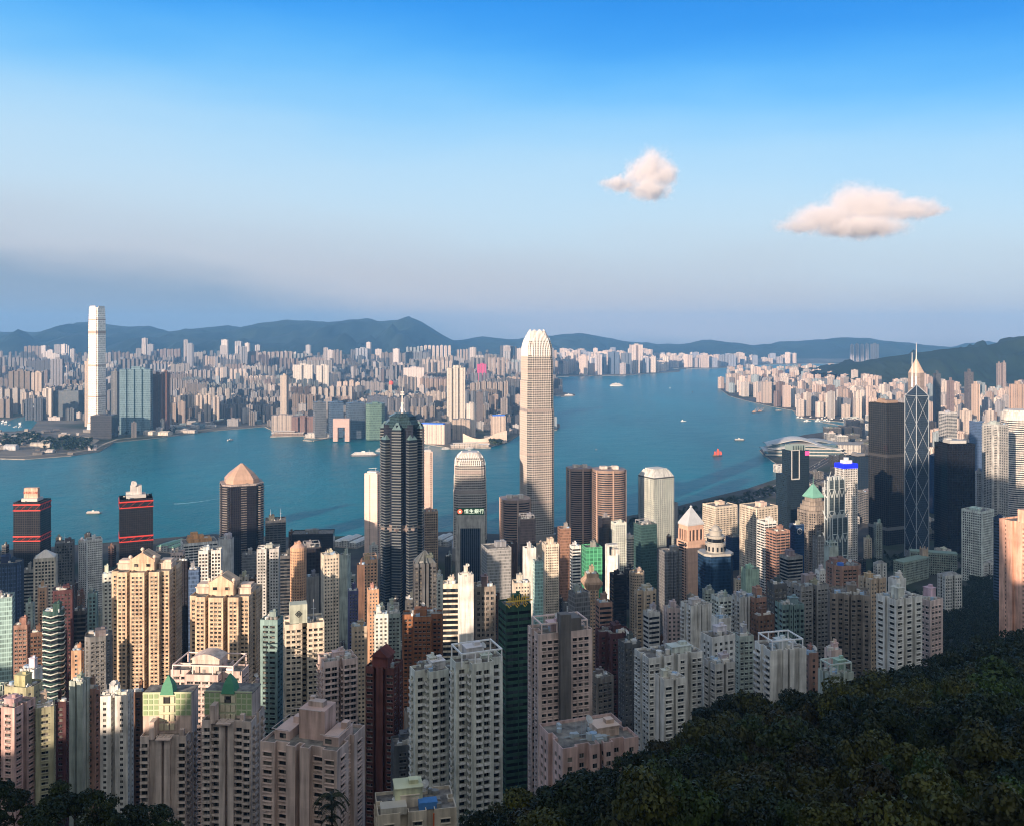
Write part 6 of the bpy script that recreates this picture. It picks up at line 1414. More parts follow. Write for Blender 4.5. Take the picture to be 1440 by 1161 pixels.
# ------------------------------------------------------------------ far shore: the mass of the city
def proto(kind):
    b = MB(); rg = random.Random(kind)
    if kind == 0: b.prism(poly_box(1, 1), 0, 1); b.box(0, 0, 1, .3, .35, .05)
    elif kind == 1: b.prism(poly_notch(1, 1, 2, .1, .2), 0, .97); b.box(-.2, 0, .97, .3, .4, .05); b.box(.25, 0, .97, .2, .3, .03)
    elif kind == 2: b.prism(poly_cross(1, 1), 0, .96); b.box(0, 0, .96, .36, .36, .06)
    elif kind == 3: b.prism(poly_box(1, 1), 0, .72); b.prism(poly_box(.72, .7), .72, .96); b.box(0, 0, .96, .3, .3, .05)
    elif kind == 4: b.prism(poly_notch(1, 1, 3, .06, .22), 0, .97); [b.box(x, 0, .97, .12, .4, .05) for x in (-.36, -.12, .12, .36)]
    elif kind == 5: b.prism(poly_oct(1, 1), 0, .95); b.prism(poly_oct(.6, .6), .95, 1.02)
    elif kind == 6: b.box(-.27, 0, 0, .44, 1, 1); b.box(.27, .05, 0, .44, .9, .88); b.box(0, 0, 0, .1, .5, .84); b.box(-.27, 0, 1, .2, .4, .04)
    elif kind == 7: b.prism(poly_notch(1, 1, 1, .2, .35, 1), 0, .98); b.box(0, .1, .98, .5, .3, .05)
    return b.mesh('tower_block', M_FAR)
PROT = [proto(i) for i in range(8)]
rg = random.Random(77)
PALO = None
PALF = [(.60, .50, .42), (.56, .44, .36), (.50, .46, .42), (.62, .56, .50), (.40, .36, .34), (.32, .31, .32), (.46, .37, .31), (.24, .24, .26), (.64, .54, .46), (.13, .15, .18), (.36, .27, .22), (.30, .36, .38), (.20, .14, .12)]
cand = []
def tryadd(px, D, w, d, h, rot, zone, zb, col=None, kind=None):
    X = PX(px, D)
    for (x, y, r_) in FARP:
        if abs(x - X) < (r_ + w*.55) and abs(y - D) < (r_ + d*.55): return False
    FARP.append((X, D, max(w, d)*.5)); cand.append((X, D, zb, w, d, h, rot, zone, col or rg.choice(PALF), rg.randrange(8) if kind is None else kind)); return True
def kin(px, D): return inpoly(KPOLY, PX(px, D), D)
def iin(px, D): return inpoly(IPOLY, PX(px, D), D)
def opp_ok(px, D):
    if px < 160 and D < 4150 or px < 40 and D < 4300: return False
    if 230 < px < 372 and D < 3900: return False
    return kin(px, D) and kin(px, D - 70)
for i in range(230):                                               # estates: rows of like towers
    D = 4000 + 4600 * rg.random(); px = rg.uniform(-90, 800); n_ = rg.randint(3, 8); c = tuple(q * rg.choice([.6, .8, 1]) for q in [1]) ; f_ = rg.choice([.3, .42, .58, .85]); c = tuple(q*f_ for q in rg.choice(PALF)); w = rg.uniform(18, 30); h = rg.uniform(60, 120) * (1.15 if D > 6500 else 1); ro = R(rg.uniform(-20, 25)); kd = rg.randrange(8); st = rg.uniform(1.12, 1.5) * w; dy = rg.uniform(-.5, .5)
    for k in range(n_):
        p2, D2 = px + (k * st) / D * F, D + k * st * dy
        if opp_ok(p2, D2): tryadd(p2, D2, w, rg.uniform(18, 24), h * rg.uniform(.95, 1.05), ro, 'opp', float(kground(0, D2)), c, kd)
for i in range(4200):                                              # opposite shore
    t_ = rg.random(); D = 3420 + 5300 * t_ ** 1.25; px = rg.uniform(-90, 800)
    if not opp_ok(px, D): continue
    h = rg.uniform(22, 62) if rg.random() < .75 else rg.uniform(60, 100)
    if D < 4000: h = rg.uniform(20, 62)
    w = rg.uniform(14, 32) * (1.7 if rg.random() < .15 else 1)
    if rg.random() < .22: w, h = rg.uniform(45, 100), rg.uniform(12, 26)
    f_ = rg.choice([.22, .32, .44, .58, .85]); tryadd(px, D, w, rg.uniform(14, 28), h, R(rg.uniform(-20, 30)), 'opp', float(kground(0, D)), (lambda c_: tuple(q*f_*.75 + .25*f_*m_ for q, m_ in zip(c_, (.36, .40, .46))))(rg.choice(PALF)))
for i in range(1000):                                               # far harbour corner
    px = rg.uniform(770, 1130); D = rg.uniform(8000, 11500)
    if not kin(px, D) or not kin(px, D - 200): continue
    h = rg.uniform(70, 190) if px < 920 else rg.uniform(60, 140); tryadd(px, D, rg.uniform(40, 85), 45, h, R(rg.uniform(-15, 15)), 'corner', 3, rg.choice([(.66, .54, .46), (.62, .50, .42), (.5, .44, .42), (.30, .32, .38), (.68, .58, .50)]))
for i in range(110):                                               # tall estates right below the far hills
    px = rg.choice([rg.uniform(170, 365), rg.uniform(170, 365), rg.uniform(430, 600), rg.uniform(60, 120), rg.uniform(640, 770)]); D = rg.uniform(7600, 8500); tryadd(px, D, rg.uniform(35, 60), 35, rg.uniform(150, 215) if 170 < px < 365 else rg.uniform(110, 175), R(rg.uniform(-10, 20)), 'opp', float(kground(0, D)), rg.choice([(.34, .33, .33), (.5, .45, .42), (.28, .28, .3), (.58, .52, .48)]))
for i in range(1900):                                              # right-hand far shore
    px = rg.uniform(1014, 1500); D = 2300 + 5600 * rg.random() ** .9
    if px < 1240 and D < 3800: continue
    if 1110 < px < 1225 and D < 4250: continue
    if not iin(px, D) or not iin(px, D - 60): continue
    hill = np.interp(px, [1190, 1240, 1330, 1440, 1600], [8000, 5600, 5300, 5000, 4500]) if px > 1190 else 9e9
    if D > hill: continue
    if D < 2300 + 600: h = rg.uniform(35, 95)
    elif px > 1200: h = rg.uniform(60, 150)
    else: h = rg.uniform(55, 125)
    if PZ(465, D) and (h + 3) > 330: continue
    w = rg.uniform(20, 36) if D < 4500 else rg.uniform(26, 50); c = rg.choice(PALF + [(.62, .48, .40)]*6 + [(.66, .56, .48)]*3); tryadd(px, D, w, rg.uniform(20, 32), h, R(rg.uniform(-10, 40)), 'right', 3, c)
ZL = {'opp': ('block in the packed far city across the harbour', 'far city blocks across the harbour'), 'corner': ('tower on the far corner of the harbour', 'towers on the far harbour corner'), 'right': ('tower on the curved right-hand shore below the dark hill', 'towers along the right-hand far shore')}
def tone(c):
    l = sum(c)/3; wmth = c[0] - c[2]
    if l > .5: return 'pale cream'
    if l > .38: return 'light beige' if wmth > .05 else 'light grey'
    if l > .26: return 'tan' if wmth > .06 else 'mid grey'
    return 'dark brown' if wmth > .03 else 'dark slate'
cand.sort(key=lambda c: -(c[3]*c[5]/c[1]**2)); stuff = cand[245:]
for c in cand[:245]:
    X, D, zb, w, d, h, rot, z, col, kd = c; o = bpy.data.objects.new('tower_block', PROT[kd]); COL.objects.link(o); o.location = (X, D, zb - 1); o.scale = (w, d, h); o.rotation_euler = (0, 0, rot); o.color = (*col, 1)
    sz = 'tall' if h > 85 else 'low' if h < 42 else 'mid-height'; tag(o, f'{sz} {tone(col)} {ZL[z][0]}', 'tower block', f'{sz} {tone(col)} {ZL[z][1]}')
b = MB(); cols = []
for X, D, zb, w, d, h, rot, z, col, kd in stuff:
    c, s = math.cos(rot), math.sin(rot); u = [poly_box, poly_notch, poly_cross, poly_box, poly_notch, poly_oct, poly_box, poly_notch][kd](w, d); n0 = len(b.lt)
    P = [(X + x*c - y*s, D + x*s + y*c) for x, y in u]; b.prism(P, zb - 1, zb + h); b.box(X, D, zb + h, w*.3, d*.3, 4, rot=rot); cols.append((col, sum(4*len(q) if q[0] == 4 else int(q.sum()) for q in b.lt[n0:])))
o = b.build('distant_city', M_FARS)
if o:
    at = o.data.attributes.new('paint', 'FLOAT_COLOR', 'POINT'); arr = np.concatenate([np.tile((*c, 1), (n, 1)) for c, n in cols]).astype(np.float32); at.data.foreach_set('color', arr.ravel()); tag(o, kind='stuff')

# ------------------------------------------------------------------ low blocks filling the near city
def infill():
    g = random.Random(5); n = 0
    SH = {}
    cols = {'white': PAL['wh'], 'cream': PAL['cr'], 'grey': PAL['gr'], 'dark': PAL['dg'], 'rose': PAL['rs'], 'brown': PAL['br'], 'pale green': PAL['gg']}
    def place(D, px, wpx, yt, style, cn, grp, lab):
        nonlocal n
        X = PX(px, D); rad = wpx / F * D * .62; dk = .5 if cn in ('grey', 'brown', 'rose', 'dark') else .8  # infill paint darkened to imitate the shade in gaps between towers
        for (x, y, r_) in FOOT:
            if (x - X)**2 + (y - D)**2 < (r_*.92 + rad)**2: return
        g0 = gz(X, D)
        if PZ(yt, D) - g0 < 14: return
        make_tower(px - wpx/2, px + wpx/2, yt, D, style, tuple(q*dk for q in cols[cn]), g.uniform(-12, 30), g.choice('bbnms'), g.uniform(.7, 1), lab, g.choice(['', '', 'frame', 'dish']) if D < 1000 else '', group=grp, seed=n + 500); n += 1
    for i in range(2600):
        D = g.uniform(560, 1680); px = g.uniform(-15, 1235)
        if px > 1090 and D < 700: continue
        if px > 1000 and D > 1650 or px > 1180 and D < 1300: continue
        h = g.uniform(22, 60) if D > 1100 else g.uniform(30, 70) if g.random() < .6 or D < 830 else g.uniform(70, 110)
        yt = HZ + F * (H - gz(PX(px, D), D) - h) / D; cn = g.choice(list(cols)); st = g.choice(['res', 'ress', 'resq', 'band', 'grid', 'bandt', 'resw'])
        zone = 'below the beige gabled blocks' if px < 380 else 'between the taller middle towers' if px < 760 else 'behind the white hillside complex'
        zone2 = 'near the waterfront towers' if D > 1150 else zone
        side = 'at left' if px < 380 else 'in the middle' if px < 760 else 'at right'
        hs = 'low' if h < 60 else 'thin mid-height'; lab = f'{hs} {cn} block wedged in the city {zone2} {side}' if D > 1150 else f'{hs} {cn} block wedged {zone}'
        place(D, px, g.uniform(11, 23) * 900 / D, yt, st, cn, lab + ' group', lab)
        if n > 235: break
    # low wide halls under the charcoal tower and along the right quay
    for i in range(420):
        D = g.uniform(1500, 3900); px = g.uniform(1100, 1345)
        if any((PX(px, D) - a)**2 + (D - c)**2 < (r_ + 30)**2 for a, c, r_ in FARP) or D > 2700 and px < 1165: continue
        if not iin(px, D + 60): continue
        cn = g.choice(['grey', 'dark', 'white']); h = g.uniform(10, 26) if D < 2600 else g.uniform(16, 52); lab = f'low {cn} podium block behind the convention hall' if D > 2600 else f'low {cn} podium block near the charcoal tower and quay'
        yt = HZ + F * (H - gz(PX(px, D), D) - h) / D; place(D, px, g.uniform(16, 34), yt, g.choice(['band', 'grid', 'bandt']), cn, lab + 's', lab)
        if n > 305: break
infill()
# ------------------------------------------------------------------ trees
def crown_quads(rng, r, h, n, leaf):
    """leaf faces scattered on many uneven lobes"""
    nr = np.random.RandomState(rng.randrange(1 << 30)); m = nr.randint(9, 14); C = []
    for i in range(m):
        a = nr.uniform(0, 6.283); q = r * .68 * math.sqrt(nr.uniform(0, 1)); z = h * nr.uniform(.25, .92) * (1 - .35 * (q / r) ** 2); C.append((q*math.cos(a), q*math.sin(a), z, r * nr.uniform(.26, .48)))
    C = np.array(C); idx = nr.randint(0, m, n); c = C[idx]; d = nr.normal(size=(n, 3)); d[:, 2] = np.abs(d[:, 2]) * .9 - .25; d /= np.linalg.norm(d, axis=1)[:, None]
    rr = c[:, 3] * (nr.uniform(.55, 1.12, n) ** .6); p = c[:, :3] + d * rr[:, None] * np.array([1, 1, .8])
    nv = d + nr.normal(size=(n, 3)) * .55; nv /= np.linalg.norm(nv, axis=1)[:, None]; t = np.cross(nv, nr.normal(size=(n, 3))); t /= np.linalg.norm(t, axis=1)[:, None]; bt = np.cross(nv, t)
    s = leaf * nr.uniform(.6, 1.3, n)[:, None]; l = s * .62
    return np.stack([p - t*s, p - bt*l, p + t*s, p + bt*l], 1)
def trunk_mesh(rng, h, r):
    b = MB(); b.tube((0, 0, -2), (0, 0, h*.45), r, r*.65, 7)
    for i in range(5):
        a = i*1.257 + rng.random(); e = (math.cos(a)*h*.28, math.sin(a)*h*.28, h*rng.uniform(.6, .85)); b.tube((0, 0, h*rng.uniform(.28, .45)), e, r*.5, r*.12, 5)
    return b.mesh('trunk', M_BARK)
tg = random.Random(31); TP = []
for i in range(7):
    r = tg.uniform(4.6, 6.4); h = tg.uniform(8, 11.5); b = MB(); b.quads(crown_quads(tg, r, h, 3600, .34) + np.array([0, 0, 1.5])); TP.append((trunk_mesh(tg, h, .32), b.mesh('crown', M_LEAF), r))
LC = {'dark green': (.015, .024, .007), 'deep green': (.009, .017, .007), 'olive': (.042, .046, .010), 'brown-tinged': (.030, .027, .009), 'fresh green': (.026, .048, .010)}
def plant_tree(X, Y, k, tone_, place, sc=1.0, z=None, group=None):
    tr, cr_, r = TP[k]; rt = empty('broadleaf_tree', (X, Y, gz(X, Y) - .3 if z is None else z), tg.uniform(0, 6.28), label=f'{tone_} broadleaf tree {place}', cat='tree', group=group or f'{tone_} trees {place}'); rt.scale = (sc*tg.uniform(.9, 1.12), sc*tg.uniform(.9, 1.12), sc*tg.uniform(.85, 1.2))
    link('trunk', tr, rt, (.05, .04, .03)); c = LC[tone_]; f = tg.uniform(.6, 1.45); link('crown', cr_, rt, tuple(q*f for q in c))
# the forest on the slope, lower right: nearest trees one by one
FB = [(560, 1175), (640, 1158), (700, 1140), (760, 1115), (800, 1098), (860, 1078), (905, 1062), (950, 1040), (985, 1000), (1000, 984), (1080, 984), (1130, 975), (1180, 960), (1230, 938), (1290, 924), (1330, 914), (1370, 890), (1440, 878), (1560, 865)]
spots = []; pts = []
gx = random.Random(8)
for i in range(26000):
    Y = 88 + 500 * gx.random() ** .8; px = gx.uniform(560, 1530); X = PX(px, Y); zt = gz(X, Y) + 4; py = HZ + F * (H - zt) / Y
    if py > 1215 or py < np.interp(px, *zip(*FB)) - 3: continue
    # stay on the slope above its brow
    if Y > np.interp(px, [560, 650, 760, 900, 1000, 1180, 1320, 1440, 1800], [172, 172, 212, 254, 325, 388, 458, 570, 610]) + 8: continue
    sp = 3.6 + Y / 62
    if any((X - a)**2 + (Y - c)**2 < sp*sp for a, c in pts): continue
    pts.append((X, Y)); spots.append((X, Y, px, py))
spots.sort(key=lambda s: s[1])
rest = []
for i, (X, Y, px, py) in enumerate(spots):
    nv = float(vnoise(X/26, Y/26, 3)) + gx.uniform(-.2, .2); tn = 'olive' if nv > .62 else 'brown-tinged' if nv > .57 else 'fresh green' if (px > 1330 and py > 1000 and nv > .35 or .47 < nv < .53) else 'dark green' if nv > .38 else 'deep green'
    sc_ = np.clip(.50 + Y / 420, .6, 1.2) * gx.uniform(.75, 1.4)
    room = PZ(np.interp(px, *zip(*FB)) - 3, Y) - gz(X, Y) - .5            # height left below the brow line of the forest
    sc_ = min(sc_, room / 12.5)
    if sc_ < .3: continue
    if i < 270: plant_tree(X, Y, gx.randrange(7), tn, 'in the shaded hillside forest', sc_)
    else: rest.append((X, Y, tn, sc_))
# lower left: a few trees before the white towers
for px, py, Y in ((-15, 1120, 170), (20, 1118, 178), (48, 1122, 168), (78, 1105, 190), (105, 1112, 182), (135, 1124, 170), (160, 1130, 176), (190, 1132, 186), (218, 1138, 178), (60, 1140, 150), (235, 1152, 172)):
    X = PX(px, Y); plant_tree(X, Y, gx.randrange(7), gx.choice(['dark green', 'deep green']), 'at the bottom left before the pale towers', .7, PZ(py, Y) - 7.4)
# dark park between the city and the salmon tower
for i in range(5000):
    Y = gx.uniform(640, 1480); px = gx.uniform(1318, 1475); X = PX(px, Y); py = HZ + F * (H - gz(X, Y) - 8) / Y
    if py < 772 or px < 1340 and Y < 700: continue
    if px > 1396 and 610 < Y < 720: continue
    if 1240 < px < 1365 and Y > 1290 or px > 1345 and Y > 1400: continue
    if any((X - a)**2 + (Y - c)**2 < 70 for a, c, *_ in rest[-420:]): continue
    rest.append((X, Y, gx.choice(['dark green', 'deep green', 'deep green']), .9))
for i in range(1500):                                             # greenery round the old government offices and the quay
    px = gx.uniform(1090, 1400); Y = gx.uniform(1180, 1640); X = PX(px, Y)
    if px < 1225 or any((X - a)**2 + (Y - c)**2 < (r_*.9)**2 for a, c, r_ in FOOT) or any((X - a)**2 + (Y - c)**2 < 90 for a, c, *_ in rest[-200:]): continue
    if vnoise(X/60, Y/60, 2) > .48: rest.append((X, Y, 'dark green', .8))
b = MB(); cl = []; lp = [crown_quads(tg, 5.6, 9.5, 420, .75) for _ in range(5)]; ln_ = [crown_quads(tg, 5.4, 9.5, 1500, .48) for _ in range(4)]
for X, Y, tn, s in rest:
    q = (gx.choice(ln_) if Y < 600 else gx.choice(lp)) * s * (gx.uniform(.85, 1.05)); a = gx.uniform(0, 6.28); ca, sa = math.cos(a), math.sin(a); q = np.stack([q[..., 0]*ca - q[..., 1]*sa + X, q[..., 0]*sa + q[..., 1]*ca + Y, q[..., 2] + gz(X, Y) + 1], -1); b.quads(q)
o = tag(b.build('forest', M_LEAF, None, (.012, .021, .007)), kind='stuff')
# palm-like tree in front of the broad pink block
def palm():
    Y = 150; X = PX(466, Y); zt = PZ(1118, Y); z0 = gz(X, Y) - .5; rt = empty('palm_tree', (X, Y, z0), 0, label='dark palm with drooping fronds standing before the broad pink block', cat='palm tree'); h = zt - z0; b = MB(); b.tube((0, 0, 0), (.3, 0, h*.6), .22, .18, 7); b.tube((.3, 0, h*.6), (0, 0, h), .18, .14, 7); b.build('trunk', M_BARK, rt, (.03, .025, .02))
    g = random.Random(3); b = MB()
    for lvl, n, L in ((h, 15, 2.9), (h - 1.6, 10, 2.4), (h - 3.6, 6, 1.8)):
        for i in range(n):
            a = i*6.283/n + g.random()*.5; up = g.uniform(.2, 1.0); P = [(math.cos(a)*L*t, math.sin(a)*L*t, lvl + up*L*.6*t*(1 - t)*2 - L*.55*t*t) for t in np.linspace(0, 1, 7)]
            for (p, q) in zip(P[:-1], P[1:]):
                for s in (-1, 1):
                    for k in range(3):
                        f = k / 3; m = [p[j] + (q[j] - p[j])*f for j in range(3)]; e = (m[0] - math.sin(a)*s*.55 + math.cos(a)*.25, m[1] + math.cos(a)*s*.55 + math.sin(a)*.25, m[2] - .30); w_ = .07; b.quads([[(m[0] - math.cos(a)*w_, m[1] - math.sin(a)*w_, m[2]), (m[0] + math.cos(a)*w_, m[1] + math.sin(a)*w_, m[2]), (e[0] + .03, e[1], e[2]), (e[0] - .03, e[1], e[2])]])
                b.tube(p, q, .03, n=3)
    b.build('fronds', M_LEAF, rt, (.018, .026, .016))
palm()
# wooded patches inside the far city, and shore greenery
b = MB(); q0 = [crown_quads(tg, 9, 12, 60, 3.0) for _ in range(4)]
def patch(pxa, pxb, pya, pyb, n, zh=0):
    for i in range(n):
        px, py = gx.uniform(pxa, pxb), gx.uniform(pya, pyb); D = GD(py, 3 + zh); q = gx.choice(q0) * gx.uniform(.8, 1.5); b.quads(q + np.array([PX(px, D), D, 3 + zh*gx.random()]))
patch(498, 545, 548, 556, 130, 22); patch(40, 118, 566, 578, 160, 0); patch(215, 270, 515, 520, 120, 40); patch(330, 352, 548, 552, 60, 0); patch(670, 730, 560, 585, 50, 0); patch(-10, 60, 612, 628, 60); patch(60, 130, 618, 633, 80); patch(150, 250, 604, 611, 30); patch(690, 705, 622, 625, 20); patch(1180, 1220, 566, 572, 60, 18); patch(575, 640, 560, 575, 30)
for i in range(260):
    px = gx.uniform(885, 1096); py = np.interp(px, [880, 940, 1000, 1050, 1092], [731, 721, 706, 694, 681]) + gx.uniform(0, 14); D = GD(py, 3); b.quads(gx.choice(q0) * .5 + np.array([PX(px, D), D, 3]))
tag(b.build('wooded_patches', M_LEAF, None, (.022, .038, .022)), kind='stuff')
# ------------------------------------------------------------------ boats and wakes
def boat(px, py, L, kind, rot, label, cat, hull=(.5, .5, .5), top=(.66, .64, .60)):
    D = GD(py); X = PX(px, D); rt = empty(kind, (X, D, 0), R(rot), label=label, cat=cat); B_ = L * .2; n = 9; S = []
    for zz, f in ((-.5, .85), (L*.055, 1.0)):
        P = []
        for t in np.linspace(-1, 1, n): P.append((t*L/2*f, -B_/2*(1 - max(0, t)**2.4)*f, zz + (L*.012*max(0, t)**2 if zz > 0 else 0)))
        for t in np.linspace(1, -1, n): P.append((t*L/2*f, B_/2*(1 - max(0, t)**2.4)*f, zz + (L*.012*max(0, t)**2 if zz > 0 else 0)))
        S.append(P)
    b = MB(); b.loft(S); b.build('hull', M_PAINT, rt, hull); h = L*.055; b = MB()
    if kind in ('ferry', 'cruise_ship', 'floating_restaurant'):
        k = 4 if kind == 'cruise_ship' else 3 if kind != 'ferry' else 2; hd = L*.032 if kind != 'ferry' else L*.06
        for i in range(k): b.box(-L*.03, 0, h + i*hd, L*(.82 - .10*i), B_*(.92 - .08*i), hd*.72); b.box(-L*.03, 0, h + i*hd + hd*.72, L*(.86 - .10*i), B_*(.98 - .08*i), hd*.27)
        b.box(-L*.05, 0, h + k*hd, L*.12, B_*.4, hd*1.1); b.tube((L*.15, 0, h + k*hd), (L*.15, 0, h + k*hd + L*.07), L*.006, n=4); b.build('deck_house', M_PAINT, rt, top)
        b = MB()
        for i in range(k): b.box(-L*.03, 0, h + i*hd + hd*.2, L*(.825 - .10*i), B_*(.93 - .08*i), hd*.32)
        b.build('deck_windows', M_OFFGLASS, rt, (.3, .3, .3))
    elif kind == 'junk':
        b.box(-L*.32, 0, h, L*.26, B_*.8, L*.09); b.box(-L*.05, 0, h, L*.25, B_*.6, L*.05); b.build('deck_house', M_PAINT, rt, (.20, .11, .06)); b = MB()
        for x, hh, w in ((-.28, .50, .20), (.02, .72, .30), (.32, .48, .20)):
            b.tube((x*L, 0, h), (x*L, 0, hh*L), L*.008, n=4); b.loft([[(x*L - w*L*.45, -.15, h + L*.08), (x*L + w*L*.55, -.15, h + L*.06), (x*L + w*L*.55, .15, h + L*.06), (x*L - w*L*.45, .15, h + L*.08)], [(x*L - w*L*.38, -.15, hh*L*.6), (x*L + w*L*.6, -.15, hh*L*.62), (x*L + w*L*.6, .15, hh*L*.62), (x*L - w*L*.38, .15, hh*L*.6)], [(x*L - w*L*.12, -.1, hh*L), (x*L + w*L*.30, -.1, hh*L*.94), (x*L + w*L*.30, .1, hh*L*.94), (x*L - w*L*.12, .1, hh*L)]], True, base=True)
        b.build('sails', M_PAINT, rt, (.60, .10, .06))
    else:
        b.box(-L*.18, 0, h, L*.30, B_*.7, L*.10); b.box(-L*.16, 0, h + L*.10, L*.18, B_*.55, L*.07); b.tube((-L*.1, 0, h + L*.17), (-L*.1, 0, h + L*.30), L*.01, n=4); b.build('deck_house', M_PAINT, rt, top)
        if kind == 'derrick_barge': b = MB(); b.tube((L*.05, 0, h), (L*.42, 0, L*.5), L*.014, n=5); b.tube((L*.05, 0, h), (L*.05, 0, L*.42), L*.016, n=5); b.tube((L*.05, 0, L*.42), (L*.42, 0, L*.5), L*.006, n=4); b.build('derrick', M_PAINT, rt, (.45, .30, .20))
    return rt
boat(867, 543, 105, 'cruise_ship', 4, 'white cruise ship crossing the far open harbour', 'cruise ship', (.66, .64, .60))
boat(1009, 641, 34, 'junk', 12, 'red-sailed junk on the open water', 'junk boat', (.06, .04, .03))
boat(1040, 619, 40, 'ferry', 0, 'dark hulled ferry heading for the convention hall', 'ferry', (.03, .04, .05), (.55, .55, .52))
boat(132, 722, 34, 'ferry', 6, 'pale ferry between the two red-banded towers', 'ferry', (.08, .10, .10), (.62, .56, .50))
boat(513, 641, 92, 'floating_restaurant', 8, 'tiered white excursion ship by the opposite wharf', 'excursion ship', (.14, .14, .15), (.66, .64, .60))
boat(540, 634, 60, 'cruise_ship', 30, 'white ship berthed behind the dark star tower top', 'cruise ship', (.62, .62, .60))
boat(627, 631.5, 32, 'ferry', 20, 'left of two small ferries at the low pier strip', 'ferry', (.5, .5, .46)); boat(660, 631, 34, 'ferry', 20, 'right of two small ferries at the low pier strip', 'ferry', (.5, .5, .46))
boat(1062, 580, 44, 'derrick_barge', 10, 'left of two brown barges off the right-hand shore', 'barge', (.10, .06, .04), (.40, .26, .18)); boat(1070, 579, 44, 'derrick_barge', 14, 'right of two brown barges off the right-hand shore', 'barge', (.10, .06, .04), (.42, .28, .20))
boat(961, 592, 26, 'motor_launch', 0, 'small white launch alone in the middle of the harbour', 'launch', (.62, .62, .60)); boat(839, 632, 12, 'motor_launch', 0, 'tiny dark launch right of the tallest tower', 'launch', (.10, .10, .10), (.2, .2, .2))
boat(974, 552, 26, 'motor_launch', 60, 'tiny dark boat far off before the right shore', 'launch', (.06, .07, .08), (.15, .16, .17)); boat(942, 546, 26, 'motor_launch', 90, 'tiny white boat far off in the open harbour', 'launch', (.6, .6, .6))
boat(1095, 578, 36, 'ferry', 0, 'dark ferry near the breakwater of the right shore', 'ferry', (.04, .05, .05), (.40, .38, .36)); boat(324, 619, 30, 'ferry', 60, 'pale ferry off the left opposite shore', 'ferry', (.5, .48, .46)); boat(800, 557, 60, 'ferry', 0, 'white ferry at the tip of the opposite point', 'ferry', (.6, .58, .55))
gq = random.Random(12)
for i in range(34):                                               # yachts in the shelter off the right shore
    px, py = gq.uniform(1122, 1205), gq.uniform(587, 593.5); boat(px, py, gq.uniform(20, 34), 'motor_launch', gq.uniform(-30, 60), 'small moored boat in the shelter off the right shore', 'launch', gq.choice([(.5, .48, .45), (.2, .18, .16), (.62, .6, .56)]))['group'] = 'moored boats in the right-hand shelter'
for i in range(12):
    px, py = gq.uniform(4, 42), gq.uniform(592, 604); boat(px, py, gq.uniform(26, 44), 'motor_launch', gq.uniform(-40, 60), 'small moored boat in the basin at far left', 'launch', gq.choice([(.3, .12, .08), (.4, .36, .3), (.15, .13, .12)]))['group'] = 'moored boats in the left basin'
M_FOAM = noise_material('wake_foam', (.10, .32, .40), (.30, .48, .52), .12)
def wake(pts, w0, w1):
    b = MB(); P = [Vector((*G(*p), .05)) for p in pts]; n = len(P); L = []
    for i, p in enumerate(P):
        d_ = (P[min(i+1, n-1)] - P[max(i-1, 0)]).normalized(); o_ = Vector((-d_.y, d_.x, 0)) * (w0 + (w1 - w0)*i/(n-1)) / 2; L.append((p - o_, p + o_))
    for (a, c), (e, f) in zip(L[:-1], L[1:]): b.quads([[tuple(a), tuple(e), tuple(f), tuple(c)]])
    tag(b.build('wake', M_FOAM), kind='stuff')
wake([(311, 700), (285, 704), (262, 707), (245, 708)], 3, 12); wake([(385, 680), (372, 683), (360, 686)], 3, 8); wake([(990, 543), (1000, 541), (1012, 540)], 4, 20)
# ------------------------------------------------------------------ low buildings of the reclaimed point at far left and the near quays
gq = random.Random(21)
def shed(px, py, w, d, h, rot, label, col, group, kind='shed'):
    D = GD(py, 2.5); X = PX(px, D); b = MB(); b.prism(poly_box(w, d), 0, h, False); b.loft([[(-w/2 - .5, -d/2 - .5, h), (w/2 + .5, -d/2 - .5, h), (w/2 + .5, d/2 + .5, h), (-w/2 - .5, d/2 + .5, h)], [(-w/2, -.6, h*1.35), (w/2, -.6, h*1.35), (w/2, .6, h*1.35), (-w/2, .6, h*1.35)]], True, base=True); o = b.build(kind, M_WALL, None, col, loc=(X, D, 2.5)); o.rotation_euler = (0, 0, R(rot)); tag(o, label, 'shed', group)
shed(58, 628, 66, 24, 12, 4, 'long cream shed on the green point at far left', (.56, .50, .42), None); shed(130, 632, 26, 22, 10, 20, 'white striped shed near the tip of the green point', (.62, .54, .52), None); shed(16, 632, 40, 24, 14, 0, 'white shed with dark base on the far left point', (.56, .56, .56), None); shed(115, 629, 34, 16, 8, 24, 'pale low shed beside the white striped one', (.5, .5, .48), None); shed(222, 611, 110, 30, 12, -16, 'long white work-site hall on the shore below the grey-blue glass slab', (.58, .52, .44), None); shed(262, 608, 80, 24, 9, -8, 'cream site shed right of the long white hall', (.52, .46, .40), None)
for i in range(60):
    px, py = gq.uniform(-20, 135), gq.uniform(606, 640)
    if (py > 634 and px > 100) or not inpoly(KPOLY, *G(px, py)): continue
    c = gq.choice([(.30, .26, .22), (.42, .38, .33), (.16, .15, .14), (.5, .46, .42)]); shed(px, py, gq.uniform(10, 36), gq.uniform(8, 20), gq.uniform(4, 9), gq.uniform(-30, 50), f'small {"dark" if sum(c) < .6 else "pale"} site shed scattered over the point at far left', c, f'{"dark" if sum(c) < .6 else "pale"} site sheds on the left point')
